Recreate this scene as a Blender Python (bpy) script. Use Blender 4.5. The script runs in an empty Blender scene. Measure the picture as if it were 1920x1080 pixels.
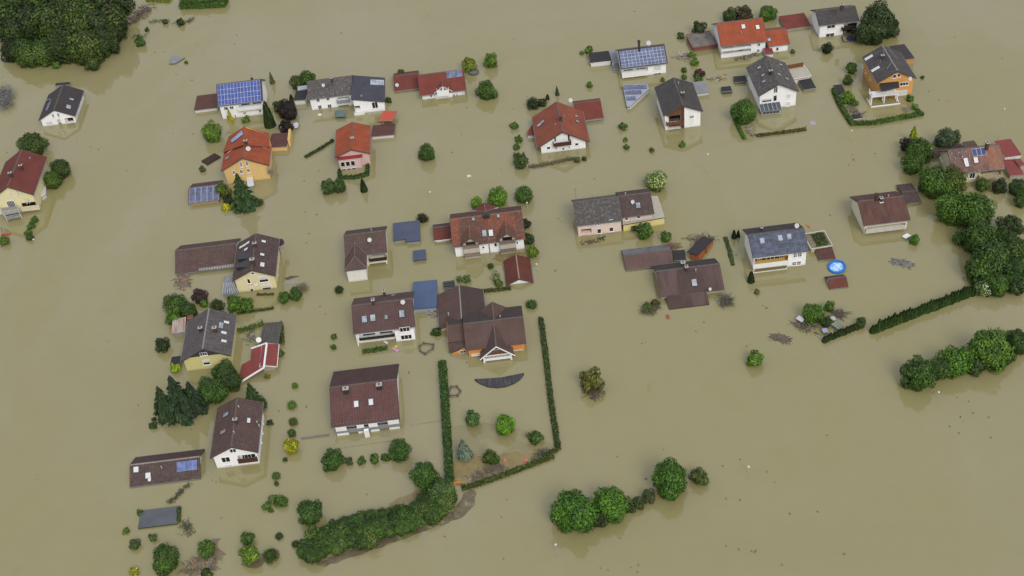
import bpy, math, random
from mathutils import Vector, Matrix
R = random.Random(7)
S = bpy.context.scene
COL = S.collection

# ------------------------------------------------------------------ camera
CAM_H, PITCH, ROLL, FPX = 175.0, math.radians(40.4), math.radians(-7.0), 2340.0
cd = bpy.data.cameras.new('camera'); cam = bpy.data.objects.new('camera', cd); COL.objects.link(cam)
cd.sensor_width = 36.0; cd.lens = FPX / 1920 * 36.0; cd.clip_start = 1; cd.clip_end = 20000
CM = Matrix.Rotation(math.pi / 2 - PITCH, 4, 'X') @ Matrix.Rotation(ROLL, 4, 'Z')
cam.matrix_world = Matrix.Translation((0, 0, CAM_H)) @ CM
S.camera = cam
C0 = Vector((0, 0, CAM_H)); CM3 = CM.to_3x3()

# ------------------------------------------------------------------ sky, sun, exposure
SUN_EL, SUN_AZ = math.radians(42), math.radians(160)     # azimuth clockwise from +Y: soft light from behind the camera
W = bpy.data.worlds.new('World'); S.world = W; W.use_nodes = True
nt = W.node_tree; bg = nt.nodes['Background']
sk = nt.nodes.new('ShaderNodeTexSky'); sk.sky_type = 'NISHITA'; sk.sun_disc = False
sk.sun_elevation = SUN_EL; sk.sun_rotation = SUN_AZ; sk.dust_density = 7.0; sk.air_density = 1.0; sk.ozone_density = 1.0
hs = nt.nodes.new('ShaderNodeHueSaturation'); hs.inputs['Saturation'].default_value = 0.4
nt.links.new(sk.outputs[0], hs.inputs['Color'])
# closed cloud layer over the clear sky: brightest overhead, dimmer towards the horizon
tc = nt.nodes.new('ShaderNodeTexCoord'); sx = nt.nodes.new('ShaderNodeSeparateXYZ'); nt.links.new(tc.outputs['Generated'], sx.inputs[0])
mr = nt.nodes.new('ShaderNodeMapRange'); nt.links.new(sx.outputs[2], mr.inputs[0]); mr.inputs[3].default_value = 0.36; mr.inputs[4].default_value = 1.0
cl = nt.nodes.new('ShaderNodeVectorMath'); cl.operation = 'SCALE'; cl.inputs[0].default_value = (6.0, 6.3, 7.2); nt.links.new(mr.outputs[0], cl.inputs['Scale'])
mxs = nt.nodes.new('ShaderNodeMix'); mxs.data_type = 'RGBA'; mxs.inputs[0].default_value = 0.8
nt.links.new(hs.outputs[0], mxs.inputs[6]); nt.links.new(cl.outputs[0], mxs.inputs[7]); nt.links.new(mxs.outputs[2], bg.inputs['Color'])
bg.inputs['Strength'].default_value = 0.15
sl = bpy.data.lights.new('sun', 'SUN'); sl.energy = 1.5; sl.angle = math.radians(25); sl.color = (1.0, 0.96, 0.9)
so = bpy.data.objects.new('sun', sl); COL.objects.link(so)
sd = Vector((math.sin(SUN_AZ) * math.cos(SUN_EL), math.cos(SUN_AZ) * math.cos(SUN_EL), math.sin(SUN_EL)))
so.rotation_euler = sd.to_track_quat('Z', 'Y').to_euler()
S.view_settings.view_transform = 'Standard'; S.view_settings.look = 'None'
S.view_settings.exposure = 0.12; S.view_settings.gamma = 1.0

# ------------------------------------------------------------------ helpers: camera geometry
def ray(u, v):
    return CM3 @ Vector(((u - 960) / FPX, (540 - v) / FPX, -1.0))
def P(u, v, z=0.0):
    d = ray(u, v); t = (z - CAM_H) / d.z
    return C0 + d * t
def scale(u, v):
    d = ray(u, v); t = -CAM_H / d.z
    return FPX / t
def zz(top, base):
    """height of a point seen at pixel `top` that stands over the water at pixel `base`"""
    b = P(*base); a, c = 0.0, 40.0
    for _ in range(40):
        m = (a + c) / 2
        if P(top[0], top[1], m).y > b.y: a = m
        else: c = m
    return a
def Z(ox, oy, s):
    return lambda X, Y: (ox + X / s, oy + Y / s)
fa = Z(0, 0, 4); fb = Z(330, 110, 4.463); fc = Z(720, 100, 4.463); fd = Z(1080, 0, 4); fe = Z(1490, 0, 4)
ff = Z(0, 230, 4.463); fg = Z(320, 220, 4.8); fh = Z(600, 350, 4.463); fi = Z(1040, 290, 4.463); fj = Z(1490, 200, 4.463)
fk = Z(270, 410, 4.463); fl = Z(270, 560, 4.463); fm = Z(600, 480, 4.0745); fn_ = Z(1140, 400, 3.84); fo = Z(1480, 400, 3.857)
fp = Z(220, 680, 4.463); fq = Z(580, 650, 3.84); fr = Z(220, 830, 4.32); fs = Z(520, 830, 4.32); ft = Z(980, 800, 3.857)
fu = Z(1380, 580, 3.552); fv = Z(930, 100, 4.696); fw = Z(820, 540, 7.2); fx = Z(1640, 230, 6.75); fy = Z(0, 270, 5.4)
ident = lambda X, Y: (X, Y)

# ------------------------------------------------------------------ materials
def lin(h):
    h = h.lstrip('#')
    o = []
    for i in (0, 2, 4):
        c = int(h[i:i + 2], 16) / 255
        o.append(c / 12.92 if c <= 0.04045 else ((c + 0.055) / 1.055) ** 2.4)
    return o
def newmat(name):
    m = bpy.data.materials.new(name); m.use_nodes = True
    return m, m.node_tree, m.node_tree.nodes['Principled BSDF']
def N(t, typ, **kw):
    n = t.nodes.new(typ)
    for k, v in kw.items():
        if hasattr(n, k): setattr(n, k, v)
        else: n.inputs[k].default_value = v
    return n
def ramp(t, fac, stops):
    r = t.nodes.new('ShaderNodeValToRGB'); t.links.new(fac, r.inputs[0])
    e = r.color_ramp.elements
    while len(e) > 1: e.remove(e[-1])
    e[0].position = stops[0][0]; e[0].color = (*stops[0][1], 1)
    for p, c in stops[1:]:
        n = e.new(p); n.color = (*c, 1)
    return r.outputs[0]
def mixc(t, fac, a, b, mode='MIX'):
    m = t.nodes.new('ShaderNodeMix'); m.data_type = 'RGBA'; m.blend_type = mode
    for sock, val in ((m.inputs[0], fac), (m.inputs[6], a), (m.inputs[7], b)):
        if hasattr(val, 'links'): t.links.new(val, sock)
        elif isinstance(val, (int, float)): sock.default_value = val
        else: sock.default_value = (*val, 1)
    return m.outputs[2]
def coords(t, kind='Object'):
    return t.nodes.new('ShaderNodeTexCoord').outputs[kind]
def noise(t, co, sc, det=4, rough=0.55, dist=0.0, stretch=None):
    if stretch:
        mp = t.nodes.new('ShaderNodeMapping'); mp.inputs['Scale'].default_value = stretch
        t.links.new(co, mp.inputs[0]); co = mp.outputs[0]
    n = N(t, 'ShaderNodeTexNoise'); n.inputs['Scale'].default_value = sc; n.inputs['Detail'].default_value = det
    n.inputs['Roughness'].default_value = rough; n.inputs['Distortion'].default_value = dist
    t.links.new(co, n.inputs['Vector'])
    return n.outputs['Fac']
MATS = {}
def plain(h, rough=0.7, var=0.18, sc=1.5, metal=0.0, name=None):
    """painted or raw surface with uneven tone"""
    key = ('p', h, rough, var, metal)
    if key in MATS: return MATS[key]
    m, t, b = newmat(name or 'surface ' + h)
    c = lin(h); n = noise(t, coords(t), sc, 5)
    lo = [x * (1 - var) for x in c]; hi = [min(1, x * (1 + var)) for x in c]
    t.links.new(ramp(t, n, [(0.3, lo), (0.7, hi)]), b.inputs['Base Color'])
    b.inputs['Roughness'].default_value = rough; b.inputs['Metallic'].default_value = metal; b.inputs['Specular IOR Level'].default_value = .3
    MATS[key] = m; return m
def stucco(h, dirt=0.28):
    key = ('s', h)
    if key in MATS: return MATS[key]
    m, t, b = newmat('stucco ' + h)
    c = lin(h); co = coords(t)
    n = noise(t, co, 0.6, 5); st = noise(t, co, 1.6, 4, stretch=(1.5, 1.5, 0.10))
    base = ramp(t, n, [(0.3, [x * 0.93 for x in c]), (0.7, c)])
    base = mixc(t, ramp(t, st, [(0.5, (0, 0, 0)), (0.75, (0.30, 0.30, 0.30))]), base, [x * 0.62 for x in c])
    sx = t.nodes.new('ShaderNodeSeparateXYZ'); t.links.new(co, sx.inputs[0])
    ad = N(t, 'ShaderNodeMath', operation='MULTIPLY_ADD'); t.links.new(n, ad.inputs[0]); ad.inputs[1].default_value = -0.5
    t.links.new(sx.outputs[2], ad.inputs[2])
    band = ramp(t, ad.outputs[0], [(0.0, (dirt,) * 3), (0.15, (0, 0, 0))])      # silt line left by the flood just above the water
    base = mixc(t, band, base, lin('#8d8468'))
    t.links.new(base, b.inputs['Base Color']); b.inputs['Roughness'].default_value = 0.85
    MATS[key] = m; return m
def tiles(h, stain='#3a3532', amt=0.35, pitch=0.42, moss=0.0, rough=0.75, contrast=0.3, seam=False, second=None):
    """roof covering: ribs run down the slope, rows cross it; weathering in patches and streaks (UV in metres)"""
    key = ('t', h, stain, amt, pitch, moss, contrast, seam, second)
    if key in MATS: return MATS[key]
    m, t, b = newmat('roof covering ' + h)
    c = [x * k for x, k in zip(lin(h), (0.86, 0.80, 0.78))]; uv = coords(t, 'UV')
    w = N(t, 'ShaderNodeTexWave', wave_type='BANDS', bands_direction='X'); w.inputs['Scale'].default_value = 0.314 / pitch
    w.inputs['Distortion'].default_value = 0.4; w.inputs['Detail'].default_value = 1
    t.links.new(uv, w.inputs[0])
    w2 = N(t, 'ShaderNodeTexWave', wave_type='BANDS', bands_direction='Y', wave_profile='SAW'); w2.inputs['Scale'].default_value = 0.314 / (pitch * (6 if seam else 1.0))
    t.links.new(uv, w2.inputs[0])
    n1 = noise(t, uv, 0.35, 6, 0.62); n2 = noise(t, uv, 0.9, 4, 0.6, stretch=(1.6, 0.25, 1)); n3 = noise(t, uv, 5.0, 3, 0.7)
    base = ramp(t, n1, [(0.3, [x * 0.8 for x in c]), (0.7, [x * 1.18 for x in c])])
    if second:
        n5 = noise(t, uv, 0.16, 3, 0.5, stretch=(1.6, 0.35, 1))
        base = mixc(t, ramp(t, n5, [(0.46, (0, 0, 0)), (0.58, (1, 1, 1))]), base, lin(second))
    base = mixc(t, ramp(t, n2, [(0.45, (0, 0, 0)), (0.75, (amt,) * 3)]), base, lin(stain))
    base = mixc(t, ramp(t, n3, [(0.4, (0, 0, 0)), (0.75, (0.28,) * 3)]), base, [x * 0.5 for x in c])
    if moss:
        n4 = noise(t, uv, 1.6, 6, 0.75)
        base = mixc(t, ramp(t, n4, [(0.5, (0, 0, 0)), (0.62, (moss,) * 3)]), base, lin('#8d8c80'))
    rows = mixc(t, 0.5, w.outputs['Color'], w2.outputs['Color'])
    k = N(t, 'ShaderNodeMapRange'); t.links.new(rows, k.inputs[0]); k.inputs[3].default_value = 1 - contrast; k.inputs[4].default_value = 1 + contrast * 0.45
    base = mixc(t, 1.0, base, k.outputs[0], 'MULTIPLY')
    t.links.new(base, b.inputs['Base Color'])
    bp = N(t, 'ShaderNodeBump'); bp.inputs['Strength'].default_value = 0.5; bp.inputs['Distance'].default_value = 0.05
    t.links.new(rows, bp.inputs['Height']); t.links.new(bp.outputs[0], b.inputs['Normal'])
    b.inputs['Roughness'].default_value = rough; b.inputs['Specular IOR Level'].default_value = 0.3
    MATS[key] = m; return m
def glass(h, rough=0.12):
    key = ('g', h, rough)
    if key in MATS: return MATS[key]
    m, t, b = newmat('glass ' + h)
    n = noise(t, coords(t), 0.9, 2)
    c = lin(h)
    t.links.new(ramp(t, n, [(0.35, [x * 0.7 for x in c]), (0.65, [x * 1.3 for x in c])]), b.inputs['Base Color'])
    b.inputs['Roughness'].default_value = rough; b.inputs['IOR'].default_value = 1.5
    MATS[key] = m; return m
def leafmat():
    if 'leaf' in MATS: return MATS['leaf']
    m, t, b = newmat('leaves')
    oi = t.nodes.new('ShaderNodeObjectInfo'); ge = t.nodes.new('ShaderNodeNewGeometry')
    k = ramp(t, ge.outputs['Random Per Island'], [(0, (0.48, 0.50, 0.52)), (0.5, (0.92, 0.94, 0.9)), (0.8, (1.4, 1.36, 1.05)), (1, (2.2, 2.0, 1.4))])  # random leaf tones; the top stops paint in bright yellowish highlights
    base = mixc(t, 1.0, oi.outputs['Color'], k, 'MULTIPLY')
    n = noise(t, coords(t), 1.6, 3)
    base = mixc(t, 1.0, base, ramp(t, n, [(0.32, (0.62, 0.66, 0.66)), (0.68, (1.35, 1.3, 1.12))]), 'MULTIPLY')
    t.links.new(base, b.inputs['Base Color']); b.inputs['Roughness'].default_value = 0.6
    b.inputs['Specular IOR Level'].default_value = 0.25
    MATS['leaf'] = m; return m

# ------------------------------------------------------------------ helpers: meshes and things
class M:
    def __init__(s): s.v = []; s.f = []; s.mi = []; s.uv = []
    def poly(s, pts, m=0, uv=None):
        i = len(s.v); s.v += [tuple(p) for p in pts]; s.f.append(tuple(range(i, i + len(pts)))); s.mi.append(m)
        s.uv += list(uv) if uv else [(0, 0)] * len(pts)
    def hexa(s, a, b, m=0):
        """a, b: two quads (lists of four points) joined into a closed block"""
        s.poly(a, m); s.poly(b[::-1], m)
        for i in range(4):
            j = (i + 1) % 4; s.poly([a[i], b[i], b[j], a[j]], m)
    def box(s, x0, y0, z0, x1, y1, z1, m=0):
        a = [(x0, y0, z1), (x1, y0, z1), (x1, y1, z1), (x0, y1, z1)]; b = [(p[0], p[1], z0) for p in a]
        s.hexa(a, b, m)
    def prism(s, top, dz, m=0, ms=None, uv=None):
        ms = m if ms is None else ms
        bot = [(p[0], p[1], p[2] - dz) for p in top]
        s.poly(top, m, uv); s.poly(bot[::-1], ms)
        for i in range(len(top)):
            j = (i + 1) % len(top); s.poly([top[i], bot[i], bot[j], top[j]], ms)
    def down(s, top, zb, m=0):
        bot = [(p[0], p[1], zb) for p in top]
        s.poly(top, m)
        for i in range(len(top)):
            j = (i + 1) % len(top); s.poly([top[i], bot[i], bot[j], top[j]], m)
    def beam(s, a, b, w, m=0, w2=None):
        a = Vector(a); b = Vector(b); d = (b - a).normalized(); w2 = w if w2 is None else w2
        sd_ = d.cross(Vector((0, 0, 1)))
        if sd_.length < 1e-3: sd_ = Vector((1, 0, 0))
        sd_.normalize(); up = sd_.cross(d)
        q = lambda c, k: [c + sd_ * k + up * k, c - sd_ * k + up * k, c - sd_ * k - up * k, c + sd_ * k - up * k]
        s.hexa(q(a, w / 2), q(b, w2 / 2), m)
    def tube(s, a, b, r0, r1, n=8, m=0):
        a = Vector(a); b = Vector(b); d = (b - a).normalized()
        x = d.orthogonal().normalized(); y = d.cross(x)
        c0 = [a + (x * math.cos(2 * math.pi * i / n) + y * math.sin(2 * math.pi * i / n)) * r0 for i in range(n)]
        c1 = [b + (x * math.cos(2 * math.pi * i / n) + y * math.sin(2 * math.pi * i / n)) * r1 for i in range(n)]
        for i in range(n):
            j = (i + 1) % n; s.poly([c0[i], c0[j], c1[j], c1[i]], m)
        s.poly(c1, m); s.poly(c0[::-1], m)
    def mesh(s, name, mats):
        me = bpy.data.meshes.new(name); me.from_pydata(s.v, [], s.f)
        for m in mats: me.materials.append(m)
        me.polygons.foreach_set('material_index', s.mi)
        ul = me.uv_layers.new(name='UVMap'); ul.data.foreach_set('uv', [c for p in s.uv for c in p])
        me.update(); return me
    def obj(s, name, mats, parent=None, label=None):
        if not isinstance(mats, (list, tuple)): mats = [mats]
        o = bpy.data.objects.new(name, s.mesh(name, mats)); COL.objects.link(o)
        if parent: o.parent = parent
        if label: o['label'] = label
        return o
def tag(o, label, cat, group=None):
    o['label'] = label; o['category'] = cat
    if group: o['group'] = group
    return o
def thing(name, label, cat, loc=(0, 0, 0), rz=0.0, group=None):
    o = bpy.data.objects.new(name, None); COL.objects.link(o); o.empty_display_size = 0.5
    o.location = loc; o.rotation_euler = (0, 0, rz)
    return tag(o, label, cat, group)

# ------------------------------------------------------------------ the setting: water
def water():
    m, t, b = newmat('silty flood water')
    co = coords(t)
    n1 = noise(t, co, 0.007, 6, 0.6, 1.2); n2 = noise(t, co, 0.022, 6, 0.62, 1.6, stretch=(1.0, 0.4, 1)); n3 = noise(t, co, 0.25, 4, 0.6)
    n4 = noise(t, co, 0.012, 5, 0.6, 2.5, stretch=(0.45, 1.3, 1))
    c = ramp(t, n1, [(0.34, lin('#867f52')), (0.66, lin('#8b8461'))])
    c = mixc(t, ramp(t, n2, [(0.45, (0, 0, 0)), (0.72, (0.5,) * 3)]), c, lin('#8f886d'))
    c = mixc(t, ramp(t, n4, [(0.5, (0, 0, 0)), (0.68, (0.3,) * 3)]), c, lin('#827b4e'))
    c = mixc(t, ramp(t, n3, [(0.45, (0, 0, 0)), (0.8, (0.10,) * 3)]), c, lin('#736c42'))
    t.links.new(c, b.inputs['Base Color'])
    b.inputs['Roughness'].default_value = 0.03; b.inputs['IOR'].default_value = 1.62
    nb = noise(t, co, 0.35, 4, 0.6, stretch=(1, 0.6, 1)); nb2 = noise(t, co, 2.2, 3, 0.6)
    mb = mixc(t, 0.25, nb, nb2)
    bp = N(t, 'ShaderNodeBump'); bp.inputs['Strength'].default_value = 0.03; bp.inputs['Distance'].default_value = 0.25
    t.links.new(mb, bp.inputs['Height']); t.links.new(bp.outputs[0], b.inputs['Normal'])
    g = M(); s = 6000
    g.poly([(-s, -s + 2000, 0), (s, -s + 2000, 0), (s, s + 2000, 0), (-s, s + 2000, 0)])
    o = g.obj('flood_water', m); o['kind'] = 'structure'
water()
def mud(name, pts, fn, h1, h2, z=0.004, n=7, op=0.9, seed=1, jag=0.6):
    """shallow bank showing at the surface: ragged outline, soft patchy edge"""
    rr = random.Random(seed)
    p = [P(*fn(*q), z) for q in pts]; out = []
    for i in range(len(p)):
        a = p[i]; b_ = p[(i + 1) % len(p)]
        L = (b_ - a).length; n = max(2, int(L / .9)); nv = Vector((-(b_ - a).y, (b_ - a).x, 0)) / max(L, .01)
        for k in range(n):
            q = a.lerp(b_, k / n) + nv * rr.uniform(-jag, jag) * .45; out.append((q.x, q.y, z))
    m, t, b = newmat(name.replace('_', ' '))
    co = coords(t); nn = noise(t, co, 0.35, 6, 0.65); nn2 = noise(t, co, 0.22, 5, 0.65)
    t.links.new(ramp(t, nn, [(0.3, lin(h1)), (0.7, lin(h2))]), b.inputs['Base Color'])
    b.inputs['Roughness'].default_value = 0.35
    t.links.new(ramp(t, nn2, [(0.36, (0.0,) * 3), (0.55, (op,) * 3)]), b.inputs['Alpha'])
    g = M(); g.poly(out); o = g.obj(name, m); o['kind'] = 'structure'
# ------------------------------------------------------------------ houses
WHITE, CREAM, YELLOW = '#eeeeec', '#d8d0ac', '#d9b872'
FR = plain('#e4e4e2', 0.5, 0.05); DARKFR = plain('#3a3634', 0.5, 0.1)
GL = glass('#1d2022'); GLL = glass('#8f979c', 0.2); SHUT = plain('#c9cbc9', 0.6, 0.06); GREY = plain('#85888c', 0.6, 0.1)
ZINC = plain('#7e8080', 0.4, 0.12, metal=0.4); PVB = glass('#3f4f8c', 0.25); PVG = glass('#5f6780', 0.25); PVD = glass('#353b48', 0.2)
ALU = plain('#b9bec2', 0.4, 0.06); BROWNW = plain('#4a3023', 0.7, 0.25, 3.0); DARKW = plain('#2c2826', 0.7, 0.2)
BRICK = plain('#4b3a33', 0.85, 0.25, 4); CAP = plain('#a2a09a', 0.6, 0.15); WHT = plain('#e0e0dc', 0.6, 0.06)
_pv = {}
class House:
    def __init__(s, name, label, fn, A, B, E, ze, F=None, pitch=None, zr=None, wf=None, wall=WHITE, roof=None, farroof=None, oe=0.5, og=0.4,
                 cat='house', ridge=None, edge=None, fascia=None, group=None, ang=None, holes=None):
        s.fn = fn; s.ze = ze
        E1, E2 = P(*fn(*E[0]), ze), P(*fn(*E[1]), ze)
        A_, B_ = fn(*A), fn(*B)
        E1p, E2p = E1, E2
        ysign = [None]
        def frame(z):
            a, b = P(*A_, z), P(*B_, z)
            d = ((E2 - E1) + (b - a)); d.z = 0; d.normalize()
            if ang is not None: d = Vector((math.cos(ang), math.sin(ang), 0)) * (1 if d.dot(Vector((math.cos(ang), math.sin(ang), 0))) > 0 else -1)
            elif abs(d.x) > 0.993: d = Vector((math.copysign(1, d.x), 0, 0))       # the village is laid out square: snap small errors
            elif abs(d.y) > 0.985: d = Vector((0, math.copysign(1, d.y), 0))
            y = Vector((-d.y, d.x, 0))
            mid = (a + b) / 2; me = (E1 + E2) / 2
            w = (me - mid).dot(y)
            if ysign[0] is None: ysign[0] = 1 if w > 0 else -1
            return a, b, d, y * ysign[0], w * ysign[0]
        frame(ze + 0.2)
        endon = abs(frame(ze + 0.2)[2].y) > 0.7
        dep = None
        if F:
            Fp = P(*fn(*F), ze); dep = abs(((E1 + E2) / 2 - Fp).dot(frame(ze + 0.2)[3]))
        if zr is None:
            lo, hi = ze + 0.2, ze + 9.0
            for _ in range(40):
                z = (lo + hi) / 2; a, b, d, y, w = frame(z)
                if endon and not pitch: ok = (a - E1).dot(d) * (1 if d.y < 0 else -1) < 0      # gable plane upright: raise the ridge until it stands over the eave corner
                elif F: ok = w > dep / 2
                else: ok = math.atan2(z - ze, max(w, 0.1)) < math.radians(pitch)
                if ok: lo = z
                else: hi = z
            zr = z
        a, b, d, y, w = frame(zr)
        if endon and F:
            k = ((E1 + E2) / 2).dot(y) - dep / 2 - ((a + b) / 2).dot(y); a = a + y * k; b = b + y * k; w = dep / 2
        s.flip = d.cross(y).z < 0
        s.d, s.y = d, y
        x0 = ((a.dot(d)) + E1.dot(d)) / 2; x1 = (b.dot(d) + E2.dot(d)) / 2
        if x0 > x1: x0, x1 = x1, x0
        # right-handed local frame: x along the ridge, y towards the near eave
        if s.flip: d = -d; x0, x1 = -x1, -x0
        s.d = d
        s.ang = math.atan2(d.y, d.x)
        yr = ((a + b) / 2).dot(y)
        xm = (x0 + x1) / 2
        s.o = d * xm + y * yr; s.o.z = 0
        s.x0, s.x1 = x0 - xm, x1 - xm
        s.w = w; s.wf = wf if wf else w; s.zr = zr
        s.s = (zr - ze) / w; s.sf = s.s if wf is None else s.s
        s.zef = zr - s.s * s.wf
        s.oe, s.og = oe, og
        s.t = thing(name, label, cat, s.o, s.ang, group or 'houses standing in the flood')
        s.inv = Matrix.Rotation(-s.ang, 3, 'Z')
        s.c = s.inv @ (C0 - s.o)
        s.wallm = stucco(wall); s.holes = {'near': [], 'far': [], 'x0': [], 'x1': []}; s.recm = []
        s.roofm = roof; s.rt = 0.22
        print('HOUSE %-22s L %.1f w %.1f wf %.1f ze %.1f zr %.1f pitch %.0f ang %.0f' % (label[:22], s.x1 - s.x0, s.w, s.wf, ze, zr, math.degrees(math.atan(s.s)), math.degrees(s.ang)))
        if roof: s.build_roof(roof, farroof, ridge, edge, fascia)
    # local geometry
    def lray(s, X, Y):
        return s.inv @ ray(*s.fn(X, Y))
    def at(s, X, Y, z):
        p = s.inv @ (P(*s.fn(X, Y), z) - s.o); return p
    def planes(s, off=0.0):
        return {'near': (1, s.w - s.oe + off, 1), 'far': (1, -s.wf + s.oe - off, -1), 'x0': (0, s.x0 + s.og - off, -1), 'x1': (0, s.x1 - s.og + off, 1)}
    def whit(s, X, Y, face=None, off=0.0):
        r = s.lray(X, Y); best = None
        for k, (ax, c, sg) in s.planes(off).items():
            if face and k != face: continue
            if not face and (s.c[ax] - c) * sg <= 0: continue
            t = (c - s.c[ax]) / r[ax]; p = s.c + r * t
            a = p.x if ax == 1 else p.y
            lo, hi = (s.x0 + s.og, s.x1 - s.og) if ax == 1 else (-s.wf + s.oe, s.w - s.oe)
            bad = max(0, lo - a) + max(0, a - hi) + max(0, -0.3 - p.z) + max(0, p.z - s.zr)
            key = (round(bad, 2), t)
            if best is None or key < best[0]: best = (key, k, a, p.z)
        return best[1:]
    def slope(s, X, Y, up=0.0, far=None):
        r = s.lray(X, Y); 
        for sgn in ((1, -1) if far is None else ((-1,) if far else (1,))):
            # z = zr + up - k*|y|
            k = s.s * sgn
            t = (s.zr + up - s.c.z - k * s.c.y) / (r.z + k * r.y); p = s.c + r * t
            if p.y * sgn >= -0.01 or far is not None: return p, sgn
        return p, sgn
    def W3(s, face, a, z, off=0.0):
        ax, c, sg = s.planes(off)[face]
        return (a, c, z) if ax == 1 else (c, a, z)
    # roof
    def build_roof(s, roof, farroof, ridge, edge, fascia):
        g = M(); t = s.rt
        x0, x1, w, wf, zr, ze, zf = s.x0, s.x1, s.w, s.wf, s.zr, s.ze, s.zef
        L = math.hypot(w, zr - ze); Lf = math.hypot(wf, zr - zf)
        u0 = R.uniform(0, 50)
        def uvq(l): return [(u0, 0), (u0 + x1 - x0, 0), (u0 + x1 - x0, l), (u0, l)]
        g.poly([(x0, 0, zr), (x1, 0, zr), (x1, w, ze), (x0, w, ze)], 0, uvq(L))
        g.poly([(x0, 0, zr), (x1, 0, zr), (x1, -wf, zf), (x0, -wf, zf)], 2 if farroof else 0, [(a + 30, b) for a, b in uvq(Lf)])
        g.poly([(x0, 0, zr - t), (x1, 0, zr - t), (x1, w, ze - t), (x0, w, ze - t)], 1)
        g.poly([(x0, 0, zr - t), (x1, 0, zr - t), (x1, -wf, zf - t), (x0, -wf, zf - t)], 1)
        for x in (x0, x1):
            g.poly([(x, 0, zr), (x, w, ze), (x, w, ze - t), (x, 0, zr - t)], 1); g.poly([(x, 0, zr), (x, -wf, zf), (x, -wf, zf - t), (x, 0, zr - t)], 1)
        g.poly([(x0, w, ze), (x1, w, ze), (x1, w, ze - t), (x0, w, ze - t)], 1); g.poly([(x0, -wf, zf), (x1, -wf, zf), (x1, -wf, zf - t), (x0, -wf, zf - t)], 1)
        em = plain(edge or '#4a4442', 0.7, 0.15)
        s.roof = g.obj('roof', [roof, em, farroof or roof], s.t)
        # ridge tiles and gutters
        r = M()
        n = max(3, int((x1 - x0) / 0.45))
        for i in range(n):
            a = x0 + (x1 - x0) * i / n; b = x0 + (x1 - x0) * (i + 0.94) / n
            pts = [(-0.17, -0.11), (-0.08, 0.05), (0.08, 0.05), (0.17, -0.11)]
            for k in range(3):
                (p, q), (p2, q2) = pts[k], pts[k + 1]
                r.poly([(a, p, zr + q + 0.03), (b, p, zr + q), (b, p2, zr + q2), (a, p2, zr + q2 + 0.03)])
        r.obj('ridge_tiles', plain(ridge or '#5f5752', 0.75, 0.2), s.roof)
        for yy, z in ((w + 0.06, ze), (-wf - 0.06, zf)):
            gt = M(); gt.tube((x0, yy, z - 0.10), (x1, yy, z - 0.10), 0.08, 0.08, 6)
            gt.obj('gutter', plain(fascia, 0.6, 0.05) if fascia else ZINC, s.t)
        # verge boards
        for x, sg in ((x0, -1), (x1, 1)):
            vb = M()
            for yy, z in ((w, ze), (-wf, zf)):
                q = lambda xx: [(xx, 0, zr + 0.02), (xx, yy, z + 0.02), (xx, yy, z - t - 0.05), (xx, 0, zr - t - 0.05)]
                vb.hexa(q(x + sg * 0.003), q(x + sg * 0.05))
            vb.obj('verge_board', plain(edge or '#4a4442', 0.7, 0.15), s.t)
    # openings
    def recess(s, X0, Y0, X1, Y1, depth=1.4, face=None, mat=None):
        f, a0, z1 = s.whit(X0, Y0, face); _, a1, z0 = s.whit(X1, Y1, f)
        if a0 > a1: a0, a1 = a1, a0
        if z0 > z1: z0, z1 = z1, z0
        s.holes[f].append((a0, max(z0, -2.5), a1, z1, depth, mat)); s.rec = (f, a0, a1, max(z0, -.2), z1, depth)
    def win(s, X0, Y0, X1, Y1, kind='dark', face=None, off=0.0, mull=1, name='window', bars=0):
        f, a0, z1 = s.whit(X0, Y0, face, off); _, a1, z0 = s.whit(X1, Y1, f, off)
        if a0 > a1: a0, a1 = a1, a0
        if z0 > z1: z0, z1 = z1, z0
        ax, c, sg = s.planes(off)[f]
        def bx(g, a, z, b, y_, d0, d1, m=0):
            q = lambda d: [(a, c + sg * d, z), (b, c + sg * d, z), (b, c + sg * d, y_), (a, c + sg * d, y_)] if ax == 1 else [(c + sg * d, a, z), (c + sg * d, b, z), (c + sg * d, b, y_), (c + sg * d, a, y_)]
            g.hexa(q(d0), q(d1), m)
        g = M(); k = 0.09
        bx(g, a0, z0, a0 + k, z1, 0.003, 0.07); bx(g, a1 - k, z0, a1, z1, 0.003, 0.07)
        bx(g, a0 + k, z1 - k, a1 - k, z1, 0.003, 0.068); bx(g, a0 + k, z0, a1 - k, z0 + k, 0.003, 0.068)
        if kind == 'dark':
            for i in range(1, mull + 1):
                m_ = a0 + (a1 - a0) * i / (mull + 1); bx(g, m_ - 0.04, z0 + k, m_ + 0.04, z1 - k, 0.003, 0.066)
            for i in range(1, bars + 1):
                m_ = z0 + (z1 - z0) * i / (bars + 1); bx(g, a0 + k, m_ - 0.03, a1 - k, m_ + 0.03, 0.003, 0.06)
        bx(g, a0 - 0.08, z0 - 0.07, a1 + 0.08, z0 - 0.003, 0.003, 0.16)
        o = g.obj(name, DARKFR if kind == 'darkframe' else FR, s.t)
        p = M(); bx(p, a0 + k + 0.002, z0 + k + 0.002, a1 - k - 0.002, z1 - k - 0.002, 0.005, 0.035)
        if kind == 'half':
            zm = z0 + (z1 - z0) * 0.45
            p = M(); bx(p, a0 + k + 0.002, z0 + k + 0.002, a1 - k - 0.002, zm, 0.005, 0.035); p.obj('pane', GL, o)
            q_ = M(); bx(q_, a0 + k + 0.002, zm + 0.004, a1 - k - 0.002, z1 - k - 0.002, 0.005, 0.05); q_.obj('shutter', SHUT, o)
        elif kind == 'shut': p.obj('shutter', SHUT, o)
        else: p.obj('pane', GL, o)
        return o
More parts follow.
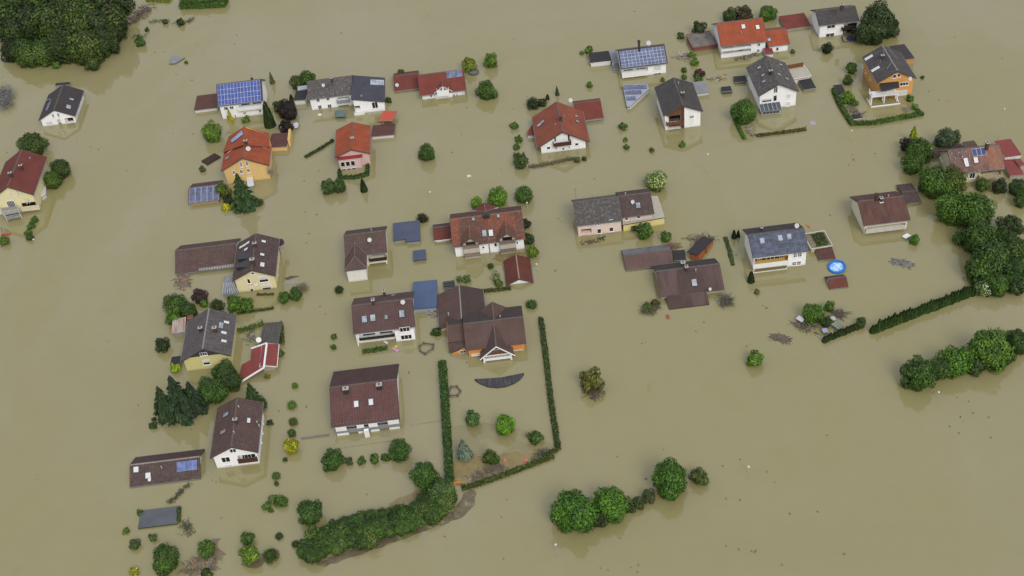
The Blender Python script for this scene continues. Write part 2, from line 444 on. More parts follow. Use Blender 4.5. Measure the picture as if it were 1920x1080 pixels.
    def panel(s, X0, Y0, X1, Y1, name, mat, face=None, off=0.0, d=0.05):
        """flat cladding or door leaf on a wall"""
        f, a0, z1 = s.whit(X0, Y0, face, off); _, a1, z0 = s.whit(X1, Y1, f, off)
        if a0 > a1: a0, a1 = a1, a0
        if z0 > z1: z0, z1 = z1, z0
        ax, c, sg = s.planes(off)[f]
        q = lambda e: [(a0, c + sg * e, z0), (a1, c + sg * e, z0), (a1, c + sg * e, z1), (a0, c + sg * e, z1)] if ax == 1 else [(c + sg * e, a0, z0), (c + sg * e, a1, z0), (c + sg * e, a1, z1), (c + sg * e, a0, z1)]
        g = M(); g.hexa(q(0.003), q(d)); return g.obj(name, mat, s.t)
    def balcony(s, X0, Y0, X1, Y1, depth=1.2, mat=None, face=None, name='balcony', rails=False, posts=False):
        f, a0, z1 = s.whit(X0, Y0, face, depth); _, a1, z0 = s.whit(X1, Y1, f, depth)
        if a0 > a1: a0, a1 = a1, a0
        if z0 > z1: z0, z1 = z1, z0
        ax, c, sg = s.planes(0)[f]
        def bx(g, a, b, e0, e1, za, zb, m=0):
            y0, y1 = c + sg * e0, c + sg * e1
            if ax == 1: g.box(a, min(y0, y1), za, b, max(y0, y1), zb, m)
            else: g.box(min(y0, y1), a, za, max(y0, y1), b, zb, m)
        mat = mat or WHT
        g = M(); bx(g, a0, a1, 0.005, depth, z0, z0 + 0.16)
        o = g.obj(name, mat, s.t)
        g = M(); zt = z0 + 0.163
        if rails:
            n = max(4, int((a1 - a0) / 0.22))
            for i in range(n + 1):
                a = a0 + (a1 - a0 - 0.05) * i / n; bx(g, a, a + 0.05, depth - 0.07, depth - 0.02, zt, z1 - 0.07)
            bx(g, a0, a1, depth - 0.09, depth, z1 - 0.068, z1)
            for a in (a0, a1 - 0.06): bx(g, a, a + 0.06, 0.006, depth - 0.093, z1 - 0.066, z1 - 0.004)
        else:
            bx(g, a0, a1, depth - 0.09, depth, zt, z1)
            for a in (a0, a1 - 0.09): bx(g, a, a + 0.09, 0.006, depth - 0.093, zt, z1 - 0.003)
        g.obj('railing', mat, o)
        if posts:
            for a in (a0, a1 - 0.18):
                p = M(); bx(p, a, a + 0.18, depth - 0.2, depth - 0.02, -2.5, z0 - 0.003); p.obj('post', mat, o)
        return o
    # roof furniture
    def skylight(s, X, Y, w=0.8, l=1.15, far=None, pane=None, frame=None):
        p, sg = s.slope(X, Y, 0.0, far); k = math.hypot(1, s.s); cy = 1 / k * sg; cz = -s.s / k
        nrm = Vector((0, s.s / k * sg, 1 / k)); ay = Vector((0, cy, cz)); axx = Vector((1, 0, 0))
        def q(c, a, b, h): return [c + axx * i * a + ay * j * b + nrm * h for i, j in ((-1, -1), (1, -1), (1, 1), (-1, 1))]
        g = M(); g.hexa(q(p, w / 2 + 0.08, l / 2 + 0.08, 0.12), q(p, w / 2 + 0.08, l / 2 + 0.08, -0.05), 0)
        o = g.obj('skylight', frame or DARKFR, s.roof)
        g = M(); g.hexa(q(p, w / 2, l / 2, 0.16), q(p, w / 2, l / 2, 0.124), 0); me = g.obj('pane', pane or GLL)
        # panes belong to the skylight mesh: joined as a second material to keep the tree at three levels
        o.data.materials.append(pane or GLL); 
        _join(o, me, 1)
        return o
    def chimney(s, X, Y, w=0.55, l=0.75, h=1.0, mat=None, cap=None, far=None):
        p, sg = s.slope(X, Y, h * 0.75, far); zb = p.z - h * 0.75
        g = M(); g.box(p.x - w / 2, p.y - l / 2, zb - 0.6, p.x + w / 2, p.y + l / 2, zb + h, 0)
        g.box(p.x - w / 2 - 0.1, p.y - l / 2 - 0.1, zb + h + 0.003, p.x + w / 2 + 0.1, p.y + l / 2 + 0.1, zb + h + 0.12, 1)
        g.box(p.x - 0.14, p.y - 0.14, zb + h + 0.123, p.x + 0.14, p.y + 0.14, zb + h + 0.3, 0)
        return g.obj('chimney', [mat or BRICK, cap or CAP], s.roof)
    def dish(s, X, Y, r=0.5, far=None, up=0.9):
        p, sg = s.slope(X, Y, up, far)
        g = M(); dv = Vector((0.25, -0.75, 0.55)); dv = (s.inv @ dv).normalized()
        x = dv.orthogonal().normalized(); y = dv.cross(x); n = 14
        prev = None
        for k, (rr, dd) in enumerate(((0.0, -0.12), (0.55, -0.08), (1.0, 0.0))):
            ring = [p + (x * math.cos(6.2832 * i / n) + y * math.sin(6.2832 * i / n)) * r * rr + dv * dd * r * 2 for i in range(n)]
            if prev and k == 1: 
                for i in range(n): g.poly([prev[0], ring[i], ring[(i + 1) % n]])
            elif prev:
                for i in range(n): g.poly([prev[i], ring[i], ring[(i + 1) % n], prev[(i + 1) % n]])
            prev = ring
        g.beam(p - dv * 0.1, (p.x, p.y, p.z - up - 0.1), 0.06)
        g.beam(p - Vector((0, 0, r * 0.7)), p + dv * r * 0.9, 0.035)
        return g.obj('satellite_dish', plain('#bcbcb8', 0.6, 0.06), s.roof)
    def vent(s, X, Y, h=0.45, far=None):
        p, sg = s.slope(X, Y, h * 0.6, far); g = M()
        g.tube((p.x, p.y, p.z - h), (p.x, p.y, p.z + h * 0.4), 0.1, 0.1, 7); g.tube((p.x, p.y, p.z + h * 0.41), (p.x, p.y, p.z + h * 0.7), 0.17, 0.12, 7)
        return g.obj('vent_pipe', CAP, s.roof)
    def pv(s, TL, TR, BR, BL, nx, ny, mat=None, name='solar_array', frame=None, gap=0.05, far=None, up=0.14):
        pts = [s.slope(*q, up, far) for q in (TL, TR, BR, BL)]; sg = pts[0][1]
        xs = [p.x for p, _ in pts]; ys = [p.y for p, _ in pts]
        xa, xb = (xs[0] + xs[3]) / 2, (xs[1] + xs[2]) / 2
        ya, yb = (ys[0] + ys[1]) / 2, (ys[2] + ys[3]) / 2
        if xa > xb: xa, xb = xb, xa
        if abs(ya) > abs(yb): ya, yb = yb, ya
        k = math.hypot(1, s.s)
        Q = lambda x, y, h: Vector((x, y + h * s.s / k * sg, s.zr - s.s * abs(y) + h / k))
        g = M(); q = lambda h: [Q(xa, ya, h), Q(xb, ya, h), Q(xb, yb, h), Q(xa, yb, h)]
        g.hexa(q(0.10), q(0.03)); o = g.obj(name, frame or ALU, s.t)
        for i in range(nx):
            for j in range(ny):
                a = xa + (xb - xa) * i / nx + gap / 2; b = xa + (xb - xa) * (i + 1) / nx - gap / 2
                c = ya + (yb - ya) * j / ny + gap / 2 * sg; d_ = ya + (yb - ya) * (j + 1) / ny - gap / 2 * sg
                pg = M(); q = lambda h: [Q(a, c, h), Q(b, c, h), Q(b, d_, h), Q(a, d_, h)]
                pg.hexa(q(0.15), q(0.103)); pg.obj('solar_panel', mat or PVB, o)
        return o
    def dormer(s, apex, yf, b, pd=0.75, wall=None, roof=None, far=False, ov=0.35, hip=0.0, zbase=None, board='#e0e0dc', wallname='dormer_wall', back=None):
        """cross gable: apex pixel on the vertical plane y = yf, half width b"""
        r = s.lray(*apex); sg = -1 if far else 1
        t = (sg * yf - s.c.y) / r.y; p = s.c + r * t
        xc, zd = p.x, p.z
        if back:                                   # ridge running level from the main roof at `back` to the front apex
            zd = s.slope(*back, 0.0, far)[0].z; p = s.at(*apex, zd); xc, yf = p.x, sg * p.y - ov
        zd = min(zd, s.zr - 0.05)
        yb = (s.zr - zd) / s.s; ze = zd - pd * b; ye = (s.zr - ze) / s.s
        yo = yf + ov
        g = M(); Lr = math.hypot(b, zd - ze)
        for sx in (-1, 1):
            top = [(xc, sg * (yb - 0.05), zd), (xc, sg * (yo - hip), zd), (xc + sx * b, sg * yo, ze), (xc + sx * b, sg * max(min(ye, yo) - 0.05, 0.01), ze)]
            uv = [(q[1] + 20, 0 if q[2] > ze + 0.01 else Lr) for q in top]
            g.prism([(q[0], q[1], q[2] + 0.06) for q in top], 0.2, 0, 1, uv)
        if hip:
            g.prism([(xc, sg * (yo - hip), zd + 0.06), (xc - b, sg * yo, ze + 0.06), (xc + b, sg * yo, ze + 0.06)], 0.2, 0, 1, [(0, 0), (-b, Lr), (b, Lr)])
        o = g.obj('dormer_roof', [roof or s.roofm, plain(board, 0.7, 0.1)], s.t)
        rg = M(); rg.tube((xc, sg * (yb + 0.02), zd + 0.07), (xc, sg * (yo - hip), zd + 0.07), 0.10, 0.10, 6); rg.obj('ridge_tiles', plain('#6c625c', 0.8, 0.2), o)
        bw = b - 0.25; zt = zd - 0.16 - (pd * hip * 0.0)
        wl = M(); zb = -2.5 if zbase is None else zbase
        zap = zt if not hip else ze + 0.1
        prof = [(xc - bw, zb), (xc + bw, zb), (xc + bw, zt - pd * bw)] + ([(xc, zap)] if not hip else []) + [(xc - bw, zt - pd * bw)]
        yk = max(yb, 0.2) if zbase is not None else max(min(yb + 0.3, yf - 0.5), 0.2)
        fr_ = [(a, sg * yf, z) for a, z in prof]; bk = [(a, sg * yk, z) for a, z in prof]
        wl.poly(fr_); 
        for i in range(len(fr_)):
            j = (i + 1) % len(fr_); wl.poly([fr_[i], bk[i], bk[j], fr_[j]])
        wo = wl.obj(wallname, stucco(wall) if isinstance(wall, str) else (wall or s.wallm), s.t)
        return xc, zd, ze, yf
    def box(s, name, x0, y0, z0, x1, y1, z1, mat, parent=None):
        g = M(); g.box(x0, y0, z0, x1, y1, z1); return g.obj(name, mat, parent or s.t)
    def slab(s, name, pts, mat, thick=0.2, under=None, parent=None, wall=None, inset=0.3, wname='wing_wall', uvdir=None):
        """roof sheet through pixel points with given heights; optional walls below it"""
        q = [s.at(X, Y, z) for X, Y, z in pts]
        c = sum(q, Vector()) / len(q)
        a = (q[1] - q[0]); a.z = 0; a.normalize(); b_ = Vector((-a.y, a.x, 0))
        uv = [((p - c).dot(a), (p - c).dot(b_)) for p in q]
        g = M(); g.prism([tuple(p) for p in q], thick, 0, 1, uv); o = g.obj(name, [mat, under or plain('#4a4442', 0.7, 0.15)], parent or s.t)
        if wall:
            w_ = []
            for p in q:
                dv = Vector((c.x - p.x, c.y - p.y, 0)); L = dv.length; dv.normalize(); w_.append((p.x + dv.x * inset * 1.3, p.y + dv.y * inset * 1.3, p.z - thick - 0.003))
            g = M(); g.down(w_, -2.5); g.obj(wname, stucco(wall) if isinstance(wall, str) else wall, s.t)
        return o
    def finish(s, wallname='wall'):
        """the walls, with their recesses cut"""
        g = M(); mats = [s.wallm]
        u = lambda y: s.zr - s.rt - 0.01 - s.s * abs(y)
        zb = -2.5
        for f, (ax, c, sg) in s.planes().items():
            lo, hi = (s.x0 + s.og, s.x1 - s.og) if ax == 1 else (-s.wf + s.oe, s.w - s.oe)
            if ax == 1: top = u(c)
            else: top = min(u(lo), u(hi))
            H = [(max(a, lo + 0.02), max(z, zb), min(b, hi - 0.02), min(y_, top - 0.02), dp, m) for a, z, b, y_, dp, m in s.holes[f]]
            H = [h for h in H if h[2] > h[0] and h[3] > h[1]]
            A = sorted({lo, hi} | {h[0] for h in H} | {h[2] for h in H}); ZZ = sorted({zb, top} | {h[1] for h in H} | {h[3] for h in H})
            pt = lambda a, z, o=0.0: (a, c - sg * o, z) if ax == 1 else (c - sg * o, a, z)
            for i in range(len(A) - 1):
                for j in range(len(ZZ) - 1):
                    ca, cz = (A[i] + A[i + 1]) / 2, (ZZ[j] + ZZ[j + 1]) / 2
                    if any(h[0] < ca < h[2] and h[1] < cz < h[3] for h in H): continue
                    g.poly([pt(A[i], ZZ[j]), pt(A[i + 1], ZZ[j]), pt(A[i + 1], ZZ[j + 1]), pt(A[i], ZZ[j + 1])])
            for a, z, b, y_, dp, m in H:
                mi = 0
                if m is not None:
                    if m not in mats: mats.append(m)
                    mi = mats.index(m)
                g.poly([pt(a, z, dp), pt(b, z, dp), pt(b, y_, dp), pt(a, y_, dp)], mi)
                g.poly([pt(a, z), pt(a, z, dp), pt(a, y_, dp), pt(a, y_)], mi); g.poly([pt(b, z), pt(b, z, dp), pt(b, y_, dp), pt(b, y_)], mi)
                g.poly([pt(a, z), pt(b, z), pt(b, z, dp), pt(a, z, dp)], mi); g.poly([pt(a, y_), pt(b, y_), pt(b, y_, dp), pt(a, y_, dp)], mi)
            if ax == 0:
                pl = [pt(lo, top), pt(hi, top)]
                if u(hi) > top + 0.01: pl.append(pt(hi, u(hi)))
                pl.append(pt(0, u(0)))
                if u(lo) > top + 0.01: pl.append(pt(lo, u(lo)))
                g.poly(pl)
        g.obj(wallname, mats, s.t)
        for f, (ax, c, sg) in s.planes().items():
            for a, z, b, y_, dp, m in s.holes[f]:
                top = s.zr - s.rt - 0.05 - s.s * (abs(c) if ax == 1 else max(abs(a), abs(b)))
                y_ = min(y_, top); L = b - a
                if L < 1.2 or y_ - max(z, 0) < .7: continue
                n = max(1, int(L / 2.6))
                for i in range(n):
                    p0 = a + L * (i + .14) / n; p1 = a + L * (i + .86) / n; z0_, z1_ = max(z, 0.02) + .02, y_ - .25
                    e0, e1 = c - sg * (dp - .004), c - sg * (dp - .06); e2 = c - sg * (dp - .075)
                    q = lambda e, k: [(p0 + k, e, z0_ + k), (p1 - k, e, z0_ + k), (p1 - k, e, z1_ - k), (p0 + k, e, z1_ - k)] if ax == 1 else [(e, p0 + k, z0_ + k), (e, p1 - k, z0_ + k), (e, p1 - k, z1_ - k), (e, p0 + k, z1_ - k)]
                    d = M(); d.hexa(q(e0, 0), q(e1, 0)); o = d.obj('balcony_door', DARKFR, s.t)
                    d = M(); d.hexa(q(e1 + sg * .002, .08), q(e2, .08)); d.obj('pane', GL, o)
    def clad(s, X0, Y0, X1, Y1, name, mat, face=None, d=0.06):
        """cladding on a gable, cut to the slope of the roof"""
        f, a0, _ = s.whit(X0, Y1, face); _, a1, z0 = s.whit(X1, Y1, f)
        if a0 > a1: a0, a1 = a1, a0
        a0 = max(a0, -s.wf + s.oe + .02); a1 = min(a1, s.w - s.oe - .02)
        u = lambda y: s.zr - s.rt - 0.05 - s.s * abs(y)
        pl = [(a0, z0), (a1, z0), (a1, max(u(a1), z0 + .05))] + ([(0, u(0))] if a0 < 0 < a1 else []) + [(a0, max(u(a0), z0 + .05))]
        ax, c, sg = s.planes()[f]; g = M()
        A = [(c + sg * d, a, z) for a, z in pl]; B = [(c + sg * .003, a, z) for a, z in pl]
        g.poly(A)
        for i in range(len(A)): j = (i + 1) % len(A); g.poly([A[i], B[i], B[j], A[j]])
        return g.obj(name, mat, s.t)
def _join(o, other, mi):
    """append the faces of another mesh object to o with material index mi"""
    a, b = o.data, other.data
    v = [tuple(x.co) for x in a.vertices] + [tuple(x.co) for x in b.vertices]; n = len(a.vertices)
    f = [tuple(p.vertices) for p in a.polygons] + [tuple(i + n for i in p.vertices) for p in b.polygons]
    m = [p.material_index for p in a.polygons] + [mi] * len(b.polygons)
    me = bpy.data.meshes.new(a.name); me.from_pydata(v, [], f)
    for x in a.materials: me.materials.append(x)
    me.polygons.foreach_set('material_index', m); me.update()
    o.data = me; bpy.data.objects.remove(other)

def flat(name, label, cat, fn, quad, z, roof, wall='#d4d4cf', thick=0.22, inset=0.18, edge='#8a8a88', lip=None, group=None, rect=True, walls=True, tilt=0.0):
    """flat-roofed building from the corners of its roof sheet (clockwise from far left)"""
    q = [P(*fn(*p), z) for p in quad]
    c = sum(q, Vector()) / len(q)
    if rect and len(q) == 4:
        ux = (q[1] - q[0]) + (q[2] - q[3]); ux.normalize(); uy = Vector((-ux.y, ux.x, 0))
        hw = ((q[1] - q[0]).dot(ux) + (q[2] - q[3]).dot(ux)) / 4; hd = ((q[0] - q[3]).dot(uy) + (q[1] - q[2]).dot(uy)) / 4
        loc = [(-hw, hd), (hw, hd), (hw, -hd), (-hw, -hd)]; ang = math.atan2(ux.y, ux.x)
    else:
        ux = (q[1] - q[0]).normalized(); ang = math.atan2(ux.y, ux.x); inv = Matrix.Rotation(-ang, 3, 'Z')
        loc = [((inv @ (p - c)).x, (inv @ (p - c)).y) for p in q]
    t = thing(name, label, cat, (c.x, c.y, 0), ang, group)
    tz = lambda y: z + tilt * y
    top = [(x, y, tz(y)) for x, y in loc]
    g = M(); g.prism(top, thick, 0, 1, [(x, -y) for x, y in loc]); o = g.obj('roof', [roof, plain(edge, 0.6, 0.1)], t)
    if lip:
        g = M()
        for i in range(len(top)):
            a, b = Vector(top[i]), Vector(top[(i + 1) % len(top)]); g.beam(a + Vector((0, 0, 0.06)), b + Vector((0, 0, 0.06)), 0.16)
        g.obj('roof_rim', plain(lip, 0.6, 0.08), t)
    if walls:
        cx = sum(p[0] for p in loc) / len(loc); cy = sum(p[1] for p in loc) / len(loc)
        wl = []
        for x, y in loc:
            dx, dy = cx - x, cy - y; L = math.hypot(dx, dy); wl.append((x + dx / L * inset * 1.4, y + dy / L * inset * 1.4, tz(y) - thick - 0.003))
        g = M(); g.down(wl, -2.0); g.obj('wall', stucco(wall), t)
    t['hw'] = 0; return t, loc, z
# a level strip on a wall seen at an angle: left x, top and bottom at the left end, right x
def L(x0, yt, yb, x1, k=0.135): return x0, yt, x1, yb - k * (x1 - x0)
# ------------------------------------------------------------------ roof coverings seen in the village
R_BROWN = tiles('#5e4b45', amt=0.4, moss=0.12); R_BROWNRED = tiles('#664743', amt=0.35, moss=0.1, pitch=0.5); R_DBROWN = tiles('#564743', amt=0.4, moss=0.15)
R_DARK = tiles('#474344', amt=0.3); R_GREY = tiles('#5b5857', '#2f2d2d', 0.45, moss=0.45); R_GREYM = tiles('#555452', '#33312f', 0.4, moss=0.4)
R_ANTH = tiles('#4a4847', amt=0.2, moss=0.15); R_SLATE = tiles('#4a4d57', amt=0.1, contrast=0.15)
R_ORANGE = tiles('#a25435', '#62382d', 0.35); R_RED = tiles('#7c4036', '#5a3029', 0.3); R_DRED = tiles('#753f37', '#57302c', 0.3)
R_MOTTLE = tiles('#6a4639', '#54473d', 0.6, moss=0.25, second='#80472f'); R_PALEB = tiles('#6f5148', '#8a8078', 0.45, moss=0.4, second='#8a5a42')
R_BLUE = plain('#474d60', 0.5, 0.1, 0.4); R_BLUE2 = plain('#475670', 0.5, 0.1, 0.4)
R_FLATBR = tiles('#60423b', amt=0.25, contrast=0.1, seam=True); R_FELT = plain('#2f2e2f', 0.7, 0.2, 0.8); R_FELTG = plain('#7c7e80', 0.7, 0.15, 0.6)
R_GRAVEL = plain('#a8a294', 0.9, 0.25, 3.0); R_TIMBER = tiles('#5c5b55', '#3c3a35', 0.5, pitch=0.5, contrast=0.5)
R_BARN = tiles('#6a5752', amt=0.25); R_REDMET = plain('#7a3a34', 0.45, 0.1, 0.7)

# --- white house in the far upper left
h = House('white_house', 'white house with dark brown roof and one blue solar collector, alone by the forest', fa,
          (390, 825), (470, 635), [(565, 868), (627, 680)], zz(fa(568, 882), fa(575, 925)) + 0.5, F=(290, 898), roof=R_DARK, og=0.35)
h.win(385, 855, 412, 880); h.win(424, 850, 452, 875); h.recess(425, 898, 470, 945, 1.0); h.recess(482, 888, 560, 918, 1.2)
h.panel(345, 915, 400, 942, 'garage_door', SHUT, d=0.06)
h.skylight(535, 746); h.skylight(515, 797); h.skylight(513, 810); h.pv((335, 740), (420, 727), (395, 832), (305, 835), 3, 1, PVG, gap=0.04)
h.win(574, 840, 590, 880, mull=0, face=None); h.win(596, 790, 607, 820, mull=0); h.win(612, 745, 624, 780, mull=0); h.chimney(365, 752, h=0.6, cap=ZINC)
h.finish()
flat('garage', 'dark flat garage roof just behind the lone white house by the forest', 'garage', fa, [(418, 622), (522, 616), (524, 632), (412, 644)], 1.2, R_FELT, '#8a8580')

# --- white house under the big blue solar array
h = House('white_house', 'white house whose whole roof is covered by a bright blue solar array', fb, (335, 212), (715, 174), [(352, 392), (724, 357)],
          zz(fb(370, 405), fb(400, 515)) + 0.3, pitch=33, roof=R_DARK, oe=0.45)
h.pv((345, 212), (705, 180), (708, 352), (352, 388), 13, 4, PVB, frame=ALU, gap=0.09)
h.recess(*L(522, 385, 422, 722), 1.6); h.balcony(*L(516, 418, 446, 726), 0.9, WHT)
h.win(398, 405, 436, 428, mull=1); h.win(446, 400, 486, 420, mull=1); h.win(418, 474, 440, 502, mull=0); h.win(488, 468, 508, 496, mull=0)
h.win(690, 428, 718, 448, off=-1.3 * 0 + 0.0); h.win(560, 448, 590, 462)
h.chimney(632, 158, h=1.1, cap=CAP, far=True); h.vent(445, 186, far=True)
h.finish()
flat('garage', 'brown flat-roofed garage beside the house with the bright blue solar roof', 'garage', fb, [(155, 312), (345, 290), (362, 406), (170, 432)], 1.0, R_FLATBR)

# --- pair of houses to the right of it
h = House('white_house', 'white house with weathered lichen-grey roof, joined to the slate-blue roofed one', fb, (1095, 203), (1497, 137), [(1105, 342), (1450, 300)],
          zz(fb(1135, 345), fb(1160, 435)) + 0.3, pitch=27, roof=R_GREY, oe=0.5)
h.win(1172, 336, 1206, 360); h.win(1256, 326, 1290, 348); h.win(1185, 390, 1224, 422); h.win(1266, 382, 1306, 412)
h.recess(*L(1350, 328, 354, 1450), 1.5); h.balcony(*L(1345, 352, 380, 1455), 1.0, GREY); h.recess(*L(1358, 394, 426, 1450), 1.2)
h.dish(1232, 222, 0.45); h.chimney(1300, 165, h=0.7, far=True); h.finish()
h = House('white_house', 'white house with smooth slate-blue roof and pale roof window strip', fb, (1497, 142), (1752, 152), [(1437, 347), (1745, 357)], 2.6, zr=2.62, wf=0.6, oe=0.45, ang=0.0)
zl_, zr_ = 4.9, 2.9
q = [h.at(1497, 141, zl_), h.at(1752, 152, zr_), h.at(1745, 357, zr_), h.at(1437, 346, zl_)]
xa = (q[0].x + q[3].x) / 2; xb = (q[1].x + q[2].x) / 2; ya, yb = (q[0].y + q[1].y) / 2, (q[2].y + q[3].y) / 2
if xa > xb: pass
g = M(); L_ = abs(xb - xa); g.prism([(xa, ya, zl_), (xb, ya, zr_), (xb, yb, zr_), (xa, yb, zl_)], .22, 0, 1, [(0, 0), (L_, 0), (L_, abs(yb - ya)), (0, abs(yb - ya))])
h.roof = g.obj('roof', [R_SLATE, plain('#3c3e46', .7, .1)], h.t)
sx = 1 if xb > xa else -1; x0_, x1_ = xa + sx * .4, xb - sx * .4; sl_ = lambda x: zl_ + (zr_ - zl_) * (x - xa) / (xb - xa) - .235
h.x0, h.x1 = min(x0_, x1_) - h.og, max(x0_, x1_) + h.og; h.w = yb; h.wf = -ya
g = M(); y0_, y1_ = ya + (.4 if yb > ya else -.4), yb - (h.oe if yb > ya else -h.oe)
lo_ = [(x0_, y0_, 2.38), (x1_, y0_, 2.38), (x1_, y1_, 2.38), (x0_, y1_, 2.38)]
g.hexa(lo_, [(x, y, sl_(x)) for x, y, z in lo_]); g.obj('upper_wall', h.wallm, h.t)
def onroof(X, Y, up):
    r = h.lray(X, Y); k = (zr_ - zl_) / (xb - xa); t = (zl_ + up + k * (h.c.x - xa) - h.c.z) / (r.z - k * r.x); return h.c + r * t
q = [onroof(X, Y, .1) for X, Y in ((1628, 174), (1740, 180), (1740, 219), (1626, 215))]
g = M(); g.prism([tuple(p) for p in q], .12); o = g.obj('roof_window', ALU, h.roof)
for i in range(2):
    f0, f1 = .03 + i * .5, .47 + i * .5; e = [q[0].lerp(q[1], f0), q[0].lerp(q[1], f1), q[3].lerp(q[2], f1), q[3].lerp(q[2], f0)]
    g = M(); g.prism([(p.x, p.y, p.z + .05) for p in e], .045); w_ = g.obj('pane', glass('#9aa2ac', .2)); me_ = w_.data; o.data.materials.append(glass('#9aa2ac', .2)); _join(o, w_, 1)
p_ = onroof(1550, 308, .3); g = M(); g.tube((p_.x, p_.y, p_.z - .4), (p_.x, p_.y, p_.z + .1), .15, .15, 8); g.obj('vent_pipe', CAP, h.roof)
h.zr = 6.0
h.win(1635, 365, 1695, 412, face='near'); h.recess(1480, 385, 1545, 425, 1.2, face='near'); h.balcony(*L(1600, 445, 478, 1735), 1.0, WHT, face='near', rails=True); h.balcony(*L(1490, 455, 480, 1580), .8, WHT, face='near')
h.zr = 2.62; h.s = 0.0; h.finish()
flat('garage', 'small garage with near-black roof tucked against the lichen-grey roofed house', 'garage', fb, [(1005, 262), (1098, 258), (1090, 342), (985, 350)], 1.6, R_FELT)
flat('carport', 'pale corrugated carport roof behind the near-black garage roof', 'carport', fb, [(1030, 232), (1100, 218), (1098, 256), (1004, 264)], 1.9, plain('#9aa0ab', 0.5, 0.1), '#8f8f8c')
t, _, _ = flat('pavilion', 'orange-red garden pavilion roof on posts behind the brown garage', 'pavilion', fb, [(1722, 430), (1832, 428), (1828, 528), (1708, 526)], 1.7, plain('#b4503c', 0.6, 0.12), walls=False, tilt=-0.12)
for sx in (-1.4, 0, 1.4):
    g = M(); g.box(sx - .08, -1.8, -2, sx + .08, -1.64, 1.4); g.obj('post', plain('#a04436', 0.6, 0.1), t)

# --- low red house with four grey solar panels
h = House('red_roofed_house', 'low white house with red roof, a white gabled dormer and four grey solar panels', fc, (285, 182), (655, 134), [(296, 342), (697, 318)],
          1.9, pitch=30, roof=R_RED, oe=0.9, og=0.5)
h.dormer((488, 272), h.w - 0.4, 2.5, 0.72); h.win(465, 286, 490, 312, off=0.5); h.win(498, 284, 524, 308, off=0.5)
h.balcony(440, 318, 548, 352, 1.4, WHT, face='near')
h.win(384, 344, 404, 368, mull=0); h.win(574, 342, 598, 370); h.win(602, 340, 624, 368); h.win(655, 325, 668, 350, mull=0)
h.pv((522, 150), (652, 134), (653, 190), (524, 206), 4, 1, PVG); h.finish()
h = House('red_roofed_wing', 'low red garage wing with white satellite dish beside the four-panel red house', fc, (75, 190), (290, 166), [(90, 318), (288, 290)],
          0.5, pitch=22, roof=R_DRED, cat='garage', oe=0.3)
h.dish(108, 265, 0.5); h.finish()

# --- yellow house with stepped orange roof
zf = zz(fb(742, 893), fb(770, 1000)) + 0.45
h = House('yellow_house', 'yellow gabled house with stepped orange roofs and a slanted solar collector', fb, (545, 832), (560, 690), [(797, 888), (781, 720)], zf, F=(378, 930), wall='#d9b676', roof=R_ORANGE, og=0.45, oe=0.6)
h.win(528, 865, 560, 905); h.win(578, 856, 610, 896); h.win(470, 937, 500, 966); h.win(530, 930, 564, 960); h.win(590, 922, 624, 950)
h.skylight(432, 832); h.chimney(583, 695, h=1.5); h.dish(604, 752, 0.6); h.finish(); YH = h
h.slab('rear_roof', [(570, 566, h.zr + 0.55), (778, 622, zf + 0.55), (780, 738, zf + 0.55), (556, 722, h.zr + 0.55)], R_ORANGE)
h.slab('rear_roof', [(570, 566, h.zr + 0.55), (556, 722, h.zr + 0.55), (394, 782, zf + 0.55), (440, 652, zf + 0.55)], R_ORANGE, wall=None)
q = [h.at(*p) for p in ((556, 722, 0), (770, 730, 0), (772, 630, 0), (570, 600, 0))]
g = M(); xa, xb = min(p.x for p in q), max(p.x for p in q)
sgx = 1 if h.at(570, 566, h.zr).x > 0 else -1
xb = h.at(570, 566, h.zr + .55).x - sgx * 0.5; xa = h.at(556, 722, h.zr + .55).x + sgx * 1.9; ww = h.w - 0.9
for yy in (-ww, ww): g.poly([(xa, yy, -2.5), (xb, yy, -2.5), (xb, yy, zf + 0.55), (xa, yy, zf + 0.55)])
for xx in (xa, xb): g.poly([(xx, -ww, -2.5), (xx, ww, -2.5), (xx, ww, zf + 0.55), (xx, 0, h.zr + 0.6), (xx, -ww, zf + 0.55)])
g.obj('rear_wall', h.wallm, h.t)
cz = 0.75
h.slab('solar_collector', [(550, 600, h.zr + 0.55), (562, 632, h.zr + 0.75), (468, 702, zf + 2.1), (458, 682, zf + 1.9)], glass('#7f93b0', 0.2), 0.1)
h.balcony(758, 925, 812, 958, 1.2, ZINC, face=None, rails=True)
flat('garage', 'brown-roofed garage with a yellow end wall attached to the yellow house', 'garage', fb, [(782, 626), (945, 620), (942, 732), (786, 745)], 1.4, R_FLATBR, '#d9b676', lip=None)
t = thing('garden_wall', 'tall yellow end wall of the garage next to the yellow house', 'wall', P(*fb(952, 735)), YH.ang + math.pi / 2, None)
g = M(); g.box(-0.15, 0, -2, 0.35, 5.2, 1.9); g.obj('wall', stucco('#d9b676'), t); g = M(); g.box(-0.2, -0.05, 1.903, 0.4, 5.25, 1.98); g.obj('coping', plain('#c9a868', 0.7, 0.1), t)
flat('lean_to', 'white sloping lean-to canopy in front of the yellow gable, behind the tall conifer', 'canopy', fb, [(575, 992), (630, 985), (662, 1050), (612, 1066)], 1.0, plain('#c4c4c6', 0.5, 0.08), '#9a9a98', tilt=0.12)

